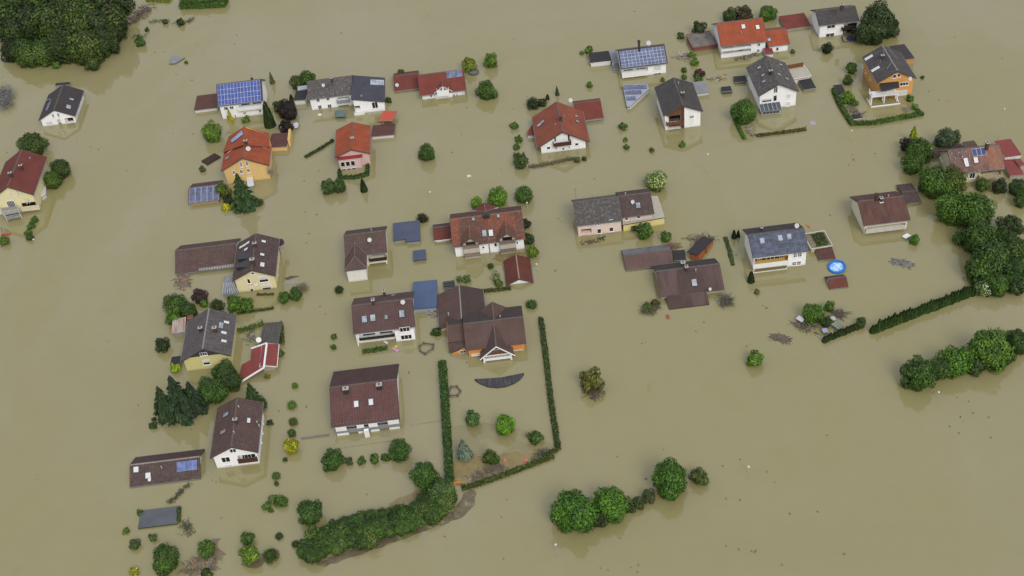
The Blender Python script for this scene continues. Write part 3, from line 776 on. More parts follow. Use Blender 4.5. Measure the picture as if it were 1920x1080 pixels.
# --- pink house with plain orange-red roof
h = House('pink_house', 'pale pink house with plain orange-red roof and a glazed front extension', fb, (1476, 757), (1470, 525), [(1632, 790), (1621, 570)], zz(fb(1605, 795), fb(1612, 885)) + 0.5, F=(1328, 835), wall='#cdaea6', roof=R_ORANGE, og=0.5)
h.chimney(1474, 665, h=0.5, mat=ZINC); h.finish(); PK = h
f, a, z = h.whit(1365, 905)
xs = h.x0 if f == 'x0' else h.x1; sg = -1 if f == 'x0' else 1
pl = [h.at(1378, 905, 0.0), h.at(1562, 900, 0.0)]
y0, y1 = sorted((pl[0].y, pl[1].y)); xe = sg * max(sg * pl[0].x, sg * (xs - sg * h.og) + 0.9)
g = M(); g.box(min(xe, xs - sg * .5), y0, -2, max(xe, xs - sg * .5), y1, h.ze - 0.5); o = g.obj('front_extension', stucco('#cdb2ac'), h.t)
g = M(); xr = sorted((xe + sg * 0.3, xs - sg * .5)); g.box(xr[0], y0 - 0.3, h.ze - 0.497, xr[1], y1 + 0.5, h.ze - 0.3); g.obj('extension_roof', plain('#8e3434', 0.6, 0.1), o)
for i in range(3):
    for zl, zh in ((1.0, 2.4), (-1, 0.35)):
        a = y0 + 0.35 + i * 1.25 if (h.at(1378, 905, 0).y < h.at(1562, 900, 0).y) else y1 - 1.45 - i * 1.25
        g = M(); x_ = xe + sg * 0.004; g.box(min(x_, x_ + sg * .06), a, zl, max(x_, x_ + sg * .06), a + 1.1, min(zh, h.ze - 0.8)); w_ = g.obj('window', FR, h.t)
        g = M(); x_ = xe + sg * 0.066; g.box(min(x_, x_ + sg * .02), a + .09, zl + .09, max(x_, x_ + sg * .02), a + 1.01, min(zh, h.ze - 0.8) - .09); g.obj('pane', GL, w_)
flat('garage', 'low brown garage roof between the pink house and the orange-red pavilion', 'garage', fb, [(1632, 556), (1832, 545), (1832, 632), (1645, 655)], 1.0, R_FLATBR)

# --- large red house with brown balcony
h = House('red_roofed_house', 'white house under a sprawling red roof with a dark wooden balcony in its gable', fv, (590, 690), (520, 366), [(822, 778), (782, 570)], 2.3, F=(362, 835), roof=tiles('#90533f', '#6a4438', .3), og=0.8, oe=1.0)
h.recess(*L(520, 735, 802, 640), 1.2); h.balcony(*L(507, 796, 828, 665), 1.3, BROWNW, posts=False)
h.win(446, 822, 480, 842, mull=0); h.win(694, 790, 728, 810, mull=0); h.win(580, 832, 606, 848, mull=0); h.win(520, 825, 540, 842, mull=0); h.win(640, 815, 655, 832, mull=0)
h.panel(512, 722, 528, 775, 'shutter', DARKW); h.panel(632, 716, 650, 768, 'shutter', DARKW)
h.pv((488, 578), (544, 558), (552, 658), (502, 680), 2, 2, PVG, gap=0.04); h.pv((572, 512), (612, 506), (632, 578), (590, 574), 3, 1, PVD, gap=0.06)
h.skylight(383, 632); h.skylight(410, 606); h.skylight(715, 602, 0.6, 0.8); h.skylight(708, 556, 0.6, 0.8); h.chimney(568, 572, h=0.9, mat=BRICK, cap=DARKFR)
h.dish(657, 412, 0.55, up=1.4)
h.finish()
h = House('red_roofed_wing', 'low red-roofed garage wing on the far side of the sprawling red house', fv, (645, 442), (922, 412), [(745, 590), (944, 570)], 0.9, pitch=20, wf=2.2, roof=R_RED, cat='garage', oe=0.7)
h.finish()
flat('lean_to', 'small red lean-to roof on the balcony side of the sprawling red house', 'canopy', fv, [(330, 610), (358, 602), (348, 722), (276, 724), (276, 690)], 1.0, R_RED, rect=False)

# --- white house with grey solar grid and the triangular solar garage
h = House('white_house', 'white house with dark roof covered by a grey-blue solar grid, pale balcony strip', fd, (315, 370), (662, 330), [(335, 516), (688, 474)], zz(fd(345, 530), fd(346, 600)) + 0.4, pitch=30, roof=R_DARK)
h.pv((328, 382), (660, 345), (676, 468), (340, 506), 12, 5, glass('#5c6480', 0.25), frame=ALU, gap=0.1)
h.recess(*L(350, 526, 556, 540), 1.4); h.balcony(*L(346, 553, 590, 538), 0.8, WHT); h.win(582, 490, 640, 525, 'shut'); h.win(582, 550, 640, 570); h.win(474, 506, 510, 532, off=-1.3)
h.chimney(472, 325, h=1.6, w=.4, l=.5, far=True, mat=DARKFR, cap=DARKFR); h.chimney(436, 335, h=1.0, far=True); h.dish(545, 322, 0.6, far=True); h.finish()
flat('garage', 'flat near-black garage roof with white fascia next to the grey solar grid house', 'garage', fd, [(95, 396), (248, 380), (262, 456), (104, 474)], 1.4, R_FELT, '#d8d8d4', edge='#d8d8d4')
t, _, _ = flat('connecting_roof', 'light grey flat link roof between the near-black garage and the grey solar grid house', 'roof', fd, [(250, 380), (306, 370), (318, 460), (264, 464)], 1.5, R_FELTG)
t = thing('staircase', 'pale outdoor staircase going down to the water by the grey solar grid house', 'staircase', P(*fd(295, 540)), 0.0)
for i in range(7):
    p0 = P(*fd(290 + i * 1.5, 540 - i * 12), 0); g = M(); b_ = P(*fd(290, 540), 0); d_ = p0 - b_
    g.box(d_.x - 0.7, d_.y - 0.15, -1, d_.x + 0.7, d_.y + 0.35, 0.15 + i * 0.17); g.obj('step', GREY, t)
t, loc, z = flat('solar_garage', 'wedge-shaped flat garage roof with three rows of solar panels standing alone in the water', 'garage', fd,
        [(348, 636), (532, 628), (550, 668), (404, 802), (382, 800)], 0.9, plain('#9a9ca6', 0.6, 0.1), rect=False, edge='#4a4844')
cz = Vector((sum(P(*fd(*p), 0.9).x for p in [(348, 636), (532, 628), (550, 668), (404, 802), (382, 800)]) / 5, sum(P(*fd(*p), 0.9).y for p in [(348, 636), (532, 628), (550, 668), (404, 802), (382, 800)]) / 5, 0))
inv = Matrix.Rotation(-t.rotation_euler.z, 3, 'Z')
for (X0, Y0, X1, Y1, n) in ((355, 638, 532, 668, 7), (368, 678, 492, 706, 5), (378, 722, 452, 750, 3)):
    for i in range(n):
        a = X0 + (X1 - X0) * i / n; b = X0 + (X1 - X0) * (i + 1) / n - 3; dy = -(X0 - a) * 0 - (a - X0) * 0.03
        q = [inv @ (P(*fd(X, Y + dy), z + hh) - cz) for X, Y, hh in ((a, Y0, .55), (b, Y0, .55), (b + 2, Y1, .2), (a + 2, Y1, .2))]
        g = M(); g.prism([tuple(p) for p in q], 0.06); g.obj('solar_panel', glass('#5c6480', 0.25), t)

# --- house with half brown wooden gable
h = House('white_house', 'white house with charcoal roof, half of its gable in brown wood with a balcony', fd, (808, 792), (740, 586), [(953, 832), (871, 616)], zz(fd(938, 835), fd(935, 945)) + 0.4, F=(658, 874), roof=R_ANTH, og=0.6)
h.clad(676, 790, 806, 858, 'wood_cladding', plain('#6a4630', .75, .25, 3))
h.recess(*L(682, 868, 975, 806), 1.2); h.balcony(*L(680, 920, 948, 810), 0.7, plain('#6a412a', 0.7, 0.2, 3), name='balcony')
h.win(694, 862, 785, 905, 'shut', off=-1.19); h.win(694, 940, 785, 964, 'shut', off=-1.19); h.panel(790, 790, 812, 960, 'wood_post', plain('#5a3a28', 0.7, 0.2, 3), d=0.12)
h.win(850, 862, 886, 882, 'half'); h.panel(848, 890, 884, 945, 'door', WHT, d=0.06); h.chimney(800, 700, h=1.0); h.vent(768, 622); h.finish()
flat('garage', 'grey flat garage roof behind the house with the half wooden gable', 'garage', fd, [(872, 615), (962, 605), (998, 688), (908, 704)], 1.0, R_FELTG, '#c9c9c4')

# --- tall white house with orange roof and two balconies
h = House('white_house', 'tall white house with bright orange roof and balconies on two floors', fd, (1060, 175), (1402, 128), [(1082, 350), (1434, 310)], zz(fd(1088, 365), fd(1087, 443)) + 0.4, pitch=30, roof=R_ORANGE, oe=0.6)
h.recess(*L(1098, 356, 378, 1312), 1.2); h.balcony(*L(1090, 374, 391, 1318), 0.6, WHT); h.recess(*L(1098, 392, 418, 1312), 1.2); h.balcony(*L(1088, 414, 440, 1318), 0.6, WHT)
for X in (1110, 1150, 1256): h.win(X, 392 - (X - 1110) * .13, X + 26, 408 - (X - 1110) * .13, off=-1.19)
h.win(1360, 325, 1382, 345); h.win(1356, 368, 1376, 390); h.panel(1190, 385, 1212, 412, 'door', plain('#3d5248', 0.6, 0.1), off=-1.19)
h.skylight(1255, 200, 0.9, 1.2, pane=SHUT); h.skylight(1362, 205, 0.9, 1.2, pane=SHUT); h.chimney(1224, 128, h=1.6, far=True); h.vent(1238, 245); h.finish()
h = House('orange_roofed_wing', 'lower orange-roofed wing with white wall joined to the tall orange-roofed house', fd, (1424, 230), (1576, 212), [(1436, 350), (1602, 328)], zz(fd(1570, 338), fd(1568, 385)) + 0.4, pitch=24, roof=R_ORANGE, oe=0.5)
h.skylight(1448, 300, 0.8, 1.0); h.win(1500, 355, 1520, 380, mull=0); h.finish()
flat('porch', 'small red porch roof in the corner of the orange-roofed wing', 'porch', fd, [(1412, 366), (1474, 356), (1479, 400), (1414, 404)], 1.3, R_REDMET, tilt=0.12)
flat('carport', 'weathered grey flat carport with rust-red edge beside the tall orange-roofed house', 'carport', fd, [(835, 258), (1005, 236), (1052, 330), (866, 366)], 1.3, plain('#6c6761', 0.9, 0.35, 0.7), '#7a4b40', edge='#7a4b40', lip='#7a5148')
flat('garage', 'plain red monopitch garage roof between the orange-roofed wing and the far white house', 'garage', fe, [(-118, 128), (80, 100), (114, 188), (-72, 216)], 0.9, R_RED, '#a9a49c', tilt=0.08)

# --- white house in the far corner
h = House('white_house', 'white house with charcoal roof and brown recessed balconies next to the large round tree', fe, (150, 78), (460, 44), [(186, 190), (482, 160)], zz(fe(186, 205), fe(180, 293)) + 0.4, pitch=26, roof=R_ANTH)
h.recess(*L(370, 180, 210, 468), 1.3, mat=BROWNW); h.recess(*L(362, 230, 272, 455), 1.2, mat=BROWNW); h.balcony(*L(358, 208, 232, 462), 0.8, DARKW)
h.win(*L(243, 190, 216, 304)); h.win(*L(234, 252, 280, 296)); h.panel(372, 172, 398, 202, 'shutter', SHUT, off=-1.2); h.panel(364, 236, 388, 262, 'shutter', SHUT, off=-1.1)
h.chimney(355, 42, h=1.1, w=.9, l=.6, far=True); h.finish()
flat('terrace', 'low dark-rimmed terrace with a blue tub in front of the brown balconies', 'terrace', fe, [(355, 272), (452, 265), (470, 305), (368, 316)], 0.25, plain('#857c62', 0.9, 0.2), '#5c5850', lip='#4c4844')
t = thing('tub', 'small dark blue round tub on the low terrace', 'tub', P(*fe(412, 295), 0.3)); g = M(); g.tube((0, 0, 0), (0, 0, 0.45), 0.75, 0.8, 14); g.obj('basin', plain('#343a70', 0.4, 0.1), t); g = M(); g.tube((0, 0, 0.4501), (0, 0, 0.52), 0.84, 0.84, 14); g.obj('rim', plain('#2c3058', 0.4, 0.1), t)

# --- white house with dark roof and winter garden
h = House('white_house', 'white house with weathered black-grey gable roof and a grey glazed winter garden', fd, (1530, 628), (1432, 426), [(1682, 682), (1556, 462)], zz(fd(1668, 690), fd(1656, 795)) + 0.4, F=(1370, 722), roof=R_GREY, og=0.6)
h.win(1484, 650, 1512, 694, bars=0); h.win(1480, 715, 1506, 756, mull=0); h.win(*L(1394, 742, 770, 1468), 'half', mull=2); h.win(1578, 708, 1608, 738, 'shut'); h.win(1575, 765, 1604, 795, 'shut')
h.win(1300, 645, 1312, 672, mull=0); h.win(1290, 590, 1300, 615, mull=0)
for X, Y in ((1404, 566), (1412, 612), (1376, 508), (1535, 488), (1580, 592), (1520, 560)): h.skylight(X, Y, 0.7, 0.9)
h.chimney(1460, 535, h=1.1, mat=DARKFR); h.finish()
t, loc, z = flat('winter_garden', 'grey glazed winter garden with sloping roof below the white gable', 'winter garden', fd, [(1372, 782), (1530, 768), (1540, 815), (1384, 832)], 1.4, glass('#4a5058', 0.15), '#9aa0a4', thick=0.1, tilt=0.18, edge='#7e8488')
hw = max(p[0] for p in loc); hd = max(p[1] for p in loc)
for i in range(6):
    x = -hw + 2 * hw * i / 5; g = M(); g.beam((x, -hd, z - .18 * hd + .04), (x, hd, z + .18 * hd + .04), 0.09); g.obj('glazing_bar', ALU, t)
for i in range(5):
    x = -hw * 0.8 + 1.6 * hw * (i + 0.1) / 5; g = M(); g.box(x, -hd + .02, 0.35, x + hw * .26, -hd + .12, z - .18 * hd - .3); g.obj('window', GL, t)
t, loc, z = flat('roof_terrace', 'flat roof terrace with brown fence and pale gravel behind the winter garden house', 'terrace', fe, [(-85, 520), (78, 490), (116, 574), (-45, 600)], 1.7, R_GRAVEL, '#cfcac0', lip='#d2cfc6')
hw = max(p[0] for p in loc); hd = max(p[1] for p in loc)
g = M(); g.box(-hw + .3, hd - .35, z + .01, hw - .3, hd - .25, z + 1.2); g.obj('wood_screen', plain('#6b4a2c', 0.8, 0.25, 3), t)
flat('garage', 'near-black sloping garage roof below the gravel roof terrace', 'garage', fe, [(22, 590), (120, 575), (155, 654), (62, 670)], 0.9, R_FELT, '#8a8680', tilt=0.08)
flat('shed', 'small dark shed roof touching the wall of the winter garden house', 'shed', fd, [(1182, 572), (1278, 566), (1278, 608), (1186, 618)], 0.7, R_FELT, '#5a5450')
t, _, _ = flat('container', 'black box-shaped container floating alone near the winter garden house', 'container', fd, [(1090, 652), (1162, 644), (1168, 682), (1096, 690)], 0.8, R_FELT, '#2f2c2c', inset=0.03)
g = M(); g.box(-1.6, -1.4, 0.803, 1.6, -1.2, 0.86); g.obj('handle_rail', ZINC, t)

# --- orange house with white balcony frame
h = House('orange_house', 'orange house with dark hipped-looking roof and a white two-storey balcony frame', fe, (775, 532), (656, 338), [(908, 586), (800, 395)], zz(fe(895, 592), fe(880, 705)) + 0.5, F=(620, 624), wall='#d39a55', roof=tiles('#4f4b4b', '#7a7876', 0.3, moss=0.12), og=0.5, ridge='#8a8682')
h.win(738, 560, 760, 584, mull=0); h.win(772, 552, 792, 576, mull=0); h.win(*L(790, 620, 646, 852), mull=2); h.win(772, 682, 840, 710, 'shut')
for (X, Y) in ((565, 575), (530, 525), (510, 480)): h.win(X, Y, X + 7, Y + 30, mull=0)
h.chimney(660, 420, h=1.0, cap=CAP); h.dish(868, 590, 0.5, up=0.4)
for (X, Y) in ((556, 432), (606, 518)): h.skylight(X, Y, 0.7, 2.0, pane=SHUT, frame=FR)
rb = M(); 
for (a, b) in (((690, 520), (726, 468)), ((640, 470), (668, 380)), ((768, 440), (706, 372))):
    p, _ = h.slope(*a, 0.08); q, _ = h.slope(*b, 0.08); rb.beam(p, q, 0.14)
rb.obj('lightning_wire', ZINC, h.roof)
f = h.whit(700, 680)[0]; xs = h.x0 if f == 'x0' else h.x1; sg = -1 if f == 'x0' else 1
cor = [h.at(*p) for p in ((578, 718, 2.6), (775, 690, 2.6))]
h.finish(); OH = h
t = thing('balcony_frame', 'white timber balcony frame with a black canopy in front of the orange gable', 'balcony', OH.o, OH.ang)
xo = cor[0].x; xi = xs - sg * (OH.og + 0.004) + 0 * sg; ya, yb = sorted((cor[0].y, cor[1].y)); zd = 2.0
X0_, X1_ = sorted((xi, xo))
g = M(); g.box(X0_, ya, zd, X1_, yb, zd + 0.2); g.obj('deck', WHT, t)
for x in (xo - sg * .1, (xi + xo) / 2):
    for y in (ya + .1, (ya + yb) / 2, yb - .1):
        g = M(); g.box(x - .12, y - .12, -2.5, x + .12, y + .12, zd - .003); g.obj('post', WHT, t)
g = M()
for z in (zd + .5, zd + 1.0): g.box(min(xo, xo - sg * .08), ya, z, max(xo, xo - sg * .08), yb, z + .2); g.box(X0_, ya, z, X1_, ya + .08, z + .2)
for i in range(9):
    y = ya + (yb - ya) * i / 8; g.box(min(xo - sg * .085, xo - sg * .15), y - .05, zd + .2, max(xo - sg * .085, xo - sg * .15), y + .05, zd + 1.2)
g.obj('railing', WHT, t)
g = M(); g.box(X0_ - .2, ya - .3, 0.02, X1_ + .5, ya - .1, 0.3); g.box(X0_ - .2, yb + .1, 0.02, X1_ + .5, yb + .3, 0.3); xf = xo + sg * 1.2; g.box(min(xf, xf + sg * .2), ya - .3, 0.02, max(xf, xf + sg * .2), yb + .3, .3); g.obj('lower_kerb', WHT, t)
cp = [OH.at(*p) for p in ((636, 624, 4.4), (778, 610, 4.4), (786, 655, 4.1), (648, 684, 4.1))]
g = M(); g.prism([tuple(p) for p in cp], 0.12); g.obj('canopy', R_FELT, t)
flat('garage', 'dark annex roof behind the orange house', 'garage', fe, [(694, 348), (832, 328), (892, 438), (800, 452)], 1.8, R_DARK, '#b58a54')
for i, (quad, lab) in enumerate(([[(295, 640), (350, 630), (388, 698), (318, 702)], 'dark half-sunk shed roof along the hedge left of the orange house'], [[(430, 862), (496, 852), (508, 886), (436, 896)], 'small dark shed roof with white edge in the hedge corner of the orange house'])):
    flat('shed', lab, 'shed', fe, quad, 0.35, R_FELT, '#d0d0cc', edge='#cfcfca' if i else '#4a4848')

# --- brown house among the trees at the right edge
h = House('cream_house', 'cream house with patchy brown-orange tiles and blue solar panels, half hidden by trees', fx, (925, 352), (1590, 268), [(990, 660), (1640, 580)], zz(fx(1270, 640), fx(1200, 790)) * 0.8 + 0.6, pitch=35, roof=R_PALEB, wall='#cfc7a4')
h.pv((1222, 330), (1395, 305), (1412, 400), (1250, 428), 3, 1, glass('#343e66', 0.2), gap=0.12)
h.skylight(1155, 490, 0.9, 1.5, pane=SHUT); h.skylight(1168, 538, 0.8, 0.7, pane=SHUT); h.skylight(1280, 475, 0.9, 1.3, pane=SHUT); h.chimney(1425, 268, h=1.2, cap=CAP, far=True)
h.recess(*L(1345, 612, 694, 1600), 1.6); h.balcony(*L(1335, 690, 728, 1605), 1.2, plain('#a89c80', 0.7, 0.15)); h.win(1205, 640, 1265, 700); h.win(830, 430, 862, 500)
for i in range(6): h.vent(975 + i * 45, 395 - i * 7 + (i % 2) * 60, 0.3)
h.finish(); CH = h
flat('dormer_block', 'small brown hipped roof rising behind the patchy tiled roof', 'annex', fx, [(1110, 245), (1245, 225), (1320, 295), (1150, 318)], 3.6, R_BROWN, '#8f8a7a')
flat('annex', 'dark red-brown annex roof between the blue-grey tree and the patchy tiled house', 'annex', fx, [(710, 320), (1110, 275), (1130, 310), (720, 440)], 1.0, R_DBROWN, '#8f8a7a')
flat('annex', 'dark red flat annex roof with white fascia behind the patchy tiled house', 'annex', fx, [(1520, 235), (1735, 210), (1850, 405), (1640, 440)], 2.0, R_REDMET, '#d8d8d2', edge='#d8d8d2', tilt=0.05)
flat('canopy', 'dark red canopy roof by the right end of the balcony of the patchy tiled house', 'canopy', fx, [(1640, 470), (1830, 455), (1850, 660), (1690, 670)], 1.2, R_REDMET, '#a39d90')
flat('canopy', 'second dark red canopy roof cut by the picture edge beside the first', 'canopy', fx, [(1790, 460), (1860, 445), (1890, 540), (1810, 552)], 1.6, R_REDMET, '#a39d90')

# --- cream house with plain brown roof
h = House('cream_house', 'cream house with plain red-brown roof and a long pale balcony, next to the dense grove', fj, (527, 793), (912, 745), [(582, 997), (970, 947)], zz(fj(590, 1005), fj(586, 1082)) + 0.3, F=(466, 752), wall='#e2dcc4', roof=tiles('#60433a', amt=0.35, stain='#7d6a60'), oe=0.6)
h.recess(*L(600, 1012, 1040, 925), 1.0); h.balcony(*L(598, 1030, 1068, 925), 0.6, plain('#b9b7b0', 0.7, 0.1)); h.chimney(686, 745, h=1.3, mat=BRICK, cap=BRICK, far=True); h.chimney(725, 770, h=0.9, cap=CAP); h.skylight(725, 800, 0.8, 0.6, pane=SHUT); h.vent(785, 748)
h.finish()
flat('patio_set', 'small white slab at the corner of the plain brown-roofed cream house', 'slabs', fo, [(822, 160), (860, 138), (872, 165), (835, 190)], 0.25, WHT, '#b8b8b4')
h = House('brown_roofed_wing', 'low brown-roofed garage with a white gable triangle behind the plain brown-roofed cream house', fj, (900, 715), (1020, 700), [(935, 812), (1058, 795)], 0.6, F=(843, 655), wall='#e2dcc4', roof=R_DBROWN, cat='garage', oe=0.3)
h.finish()

# --- red house cut by the left edge
h = House('cream_house', 'cream house with big red roof cut by the picture edge, metal balcony frame in front', fy, (112, 438), (172, 72), [(385, 495), (440, 125)], zz(fy(372, 505), fy(430, 655)) + 0.5, pitch=31, wall='#dcd3a6', roof=R_DRED, og=0.5)
h.win(100, 485, 128, 535); h.win(134, 482, 156, 530, 'shut'); h.win(172, 476, 196, 524); h.win(200, 474, 222, 520, 'shut'); h.win(250, 552, 276, 600); h.win(280, 552, 302, 596, 'shut')
h.recess(*L(215, 600, 655, 375), 1.0, mat=BROWNW); h.balcony(*L(205, 640, 692, 408), 0.8, plain('#c9c2a4', 0.7, 0.1)); h.win(60, 580, 165, 632, mull=4)
h.pv((215, 90), (390, 125), (382, 182), (210, 145), 2, 1, PVG); h.chimney(210, 225, h=1.2); h.chimney(103, 300, h=1.2); h.finish(); LH = h
flat('roof_terrace', 'white paved roof terrace in the notch of the big red roof at the picture edge', 'terrace', fy, [(362, 215), (432, 228), (466, 300), (372, 335)], 2.6, plain('#b4b0a6', 0.8, 0.12), '#dcdad2')
flat('annex', 'low white annex wall and roof along the big red-roofed cream house', 'annex', fy, [(400, 335), (468, 330), (462, 510), (420, 545)], 1.0, plain('#c2bfb6', 0.8, 0.12), '#d8d6d0', rect=False)
t = thing('balcony_frame', 'grey metal balcony frame with railings at the picture edge, standing in the water', 'balcony', P(*fy(130, 770)), LH.ang)
inv = Matrix.Rotation(-LH.ang, 3, 'Z'); bs = P(*fy(130, 770)); L_ = lambda X, Y, z: inv @ (P(*fy(X, Y), z) - bs)
for (X, Y) in ((75, 785), (225, 755), (15, 700), (170, 640)):
    g = M(); p = L_(X, Y, 0.0); g.box(p.x - .08, p.y - .08, -2, p.x + .08, p.y + .08, 3.2); g.obj('post', ALU, t)
c = [L_(*q, 0) for q in ((75, 785), (225, 755), (170, 640), (15, 700))]
for zl in (0.5, 2.0):
    g = M(); g.prism([(p.x, p.y, zl) for p in c], 0.12); g.obj('deck', plain('#8f8a80', 0.7, 0.15), t)
    g = M()
    for i in range(4):
        a, b = c[i], c[(i + 1) % 4]
        for zr_ in (0.45, 0.95): g.beam((a.x, a.y, zl + zr_), (b.x, b.y, zl + zr_), 0.07)
        for k in range(1, 8): q = a.lerp(b, k / 8); g.box(q.x - .02, q.y - .02, zl, q.x + .02, q.y + .02, zl + .95)
    g.obj('railing', ALU, t)
t = thing('swing_frame', 'thin metal swing frame with a red seat standing in the water at the picture edge', 'swing', P(*fy(60, 915)))
g = M(); g.beam((-0.9, 0, 0), (-0.4, 0, 2.2), 0.07); g.beam((0.5, 1.2, 0), (-0.4, 0, 2.2), 0.07); g.beam((-0.9, 1.2, 0), (-0.4, 0, 2.2), 0.07); g.obj('frame', ZINC, t); g = M(); g.box(-1.0, -0.5, 0.06, 1.2, 0.2, 0.22); g.obj('seat', plain('#a8443e', 0.6, 0.1), t)

# --- cream house with the long brown garage
h = House('cream_house', 'cream house with dark brown roof, two dark dormers and several roof windows', fk, (892, 431), (936, 120), [(1100, 476), (1130, 172)], zz(fk(1092, 482), fk(1115, 580)) + 0.5, F=(737, 520), wall='#ddd2a4', roof=R_DBROWN, og=0.55)
h.win(890, 434, 926, 466, 'half', mull=0); h.win(858, 504, 896, 540, mull=0); h.win(955, 487, 1046, 525, 'half', mull=2); h.win(880, 570, 920, 604, 'half', mull=0); h.win(980, 556, 1070, 592, 'half', mull=2); h.dish(937, 548, 0.4, up=-1.6)
for (X, Y) in ((1130, 290), (1122, 370), (1112, 440)): h.win(X, Y, X + 10, Y + 34, mull=0)
for (X, Y) in ((1000, 193), (988, 303), (990, 380), (988, 395), (815, 240), (843, 224), (871, 205), (856, 258)): h.skylight(X, Y, 0.75, 0.9, pane=SHUT)
h.chimney(926, 212, h=1.1); h.chimney(906, 350, h=1.4, w=.7, l=.9)
sgn = -1
for (X0, Y0, X1, Y1, X2, Y2, X3, Y3) in ((800, 292, 892, 280, 890, 330, 778, 340), (795, 372, 885, 352, 880, 402, 766, 408)):
    zt = h.ze + (h.zr - h.ze) * 0.86
    h.slab('dormer_roof', [(X0, Y0, zt - 0.55), (X1, Y1, zt), (X2, Y2, zt), (X3, Y3, zt - 0.55)], plain('#3c3d40', 0.6, 0.12), 0.15, wall='#3a3836', inset=0.12, wname='dormer_wall') if False else None
    q = [h.at(X0, Y0, zt - 0.45), h.at(X1, Y1, zt), h.at(X2, Y2, zt), h.at(X3, Y3, zt - 0.45)]
    g = M(); g.prism([tuple(p) for p in q], 0.14); o = g.obj('dormer_roof', plain('#3c3d40', 0.6, 0.12), h.t)
    bt = [(p.x, p.y, h.zr - h.s * abs(p.y) - 0.1) for p in q]; tp = [(p.x, p.y, p.z - 0.143) for p in q]
    cx = sum(p[0] for p in tp) / 4; cy = sum(p[1] for p in tp) / 4; sh = lambda p: (cx + (p[0] - cx) * .92, cy + (p[1] - cy) * .92, p[2])
    g = M(); g.hexa([sh(p) for p in tp], [sh(p) for p in bt]); g.obj('dormer_wall', plain('#2c2a2a', 0.7, 0.15), o)
h.finish(); KH = h
t, loc, z = flat('awning', 'dark brown round-ended awning at the back of the cream house with dark dormers', 'awning', fk, [(1128, 168), (1160, 170), (1175, 195), (1165, 218), (1132, 234)], 3.2, plain('#3d2a26', 0.7, 0.15), rect=False, walls=False)
g = M(); g.box(-0.9, -0.6, -2, -0.75, -0.45, 2.97); g.obj('post', DARKW, t)
h = House('long_garage', 'long brown garage wing with pale corrugated strip, joined to the dark-dormered cream house', fk, (262, 264), (788, 203), [(262, 467), (752, 400)], 0.6, F=(312, 224), roof=R_BROWN, cat='garage', oe=0.4)
h.slab('corrugated_strip', [(462, 372, 1.25), (752, 340, 1.25), (747, 405, 0.75), (458, 440, 0.75)], tiles('#9a9a96', amt=0.2, pitch=0.6, contrast=0.6), 0.1); h.finish()
t, loc, z = flat('greenhouse', 'grey lattice-roofed greenhouse lean-to at the corner of the cream house with dark dormers', 'greenhouse', fk, [(672, 500), (732, 492), (786, 610), (655, 632)], 1.1, glass('#6f7376', 0.25), '#8a8c8a', tilt=0.15, rect=False, thick=0.1)
for i in range(7):
    a = P(*fk(672 + 9 * i, 501 - 1.3 * i), z + 0.1); b = P(*fk(657 + 21 * i, 631 - 3.4 * i), z + 0.1); inv = Matrix.Rotation(-t.rotation_euler.z, 3, 'Z'); l0 = Vector(t.location)
    g = M(); g.beam(inv @ (a - l0), inv @ (b - l0), 0.1); g.obj('glazing_bar', ALU, t)

# --- grey roofed yellow house
h = House('yellow_house', 'pale yellow house with worn grey roof and a shingled upper gable, among dark trees', fl, (480, 422), (528, 88), [(726, 476), (774, 132)], zz(fl(735, 490), fl(745, 570)) + 0.6, F=(302, 545), wall='#cfc688', roof=tiles('#595555', '#7d7a76', 0.35, moss=0.2), og=0.55, ridge='#85817c')
h.panel(385, 455, 690, 478, 'shingle_cladding', R_GREY, d=0.05) if False else None
h.win(462, 452, 534, 472, mull=2); h.win(486, 514, 560, 548, 'half')
for (X, Y) in ((765, 290), (757, 360), (750, 420)): h.win(X, Y, X + 10, Y + 34, mull=0)
h.chimney(472, 250, h=1.0, mat=DARKFR); h.chimney(590, 250, h=1.1, w=.7); h.skylight(645, 215, 0.9, 0.9, pane=GLL); h.skylight(642, 238, 0.9, 0.9)
for (X, Y) in ((690, 198), (668, 285), (668, 355)): h.skylight(X, Y, 0.4, 0.9, pane=SHUT, frame=FR)
f = h.whit(600, 560)[0]; sg = -1 if f == 'x0' else 1; xs = (h.x0 + h.og) if f == 'x0' else (h.x1 - h.og)
u = lambda y: h.zr - h.rt - 0.05 - h.s * abs(y); yl, yr = -h.wf + h.oe, h.w - h.oe; zg = h.ze + 0.35
g = M(); q = lambda e: [(xs + sg * e, yl + .1, zg), (xs + sg * e, yr - .1, zg), (xs + sg * e, .3, u(.3)), (xs + sg * e, -.3, u(.3))]; g.hexa(q(.003), q(.06)); g.obj('shingle_cladding', R_GREY, h.t)
h.finish()
R_RUST = tiles('#b5b0a8', '#9a4a2c', 0.95, pitch=0.5, contrast=0.3)
t, loc, z = flat('rusty_shed', 'small shed with rust-streaked white corrugated roof beside the worn grey roof', 'shed', fl, [(245, 174), (356, 158), (338, 270), (222, 288)], 1.6, R_RUST, '#8a8880', tilt=0.1)
t, loc, z = flat('rusty_shed', 'strip of dark red roof between the rust-streaked shed and the trees', 'shed', fl, [(368, 140), (415, 132), (400, 160), (355, 168)], 2.0, plain('#85402f', 0.7, 0.2), '#6a655c')
flat('shed', 'dark lean-to shed roof above the yellow-green shrub', 'shed', fl, [(232, 488), (308, 476), (304, 548), (218, 556)], 0.9, R_FELT, '#8a8680')
flat('timber_roof', 'weathered grey timber-decked carport roof joined to the red and white roof', 'carport', fl, [(1000, 206), (1146, 190), (1132, 378), (962, 384)], 1.6, R_TIMBER, '#5f5c54')
t = thing('satellite_dish', 'white satellite dish standing on the grey timber carport roof', 'satellite dish', P(*fl(962, 356), 1.9))
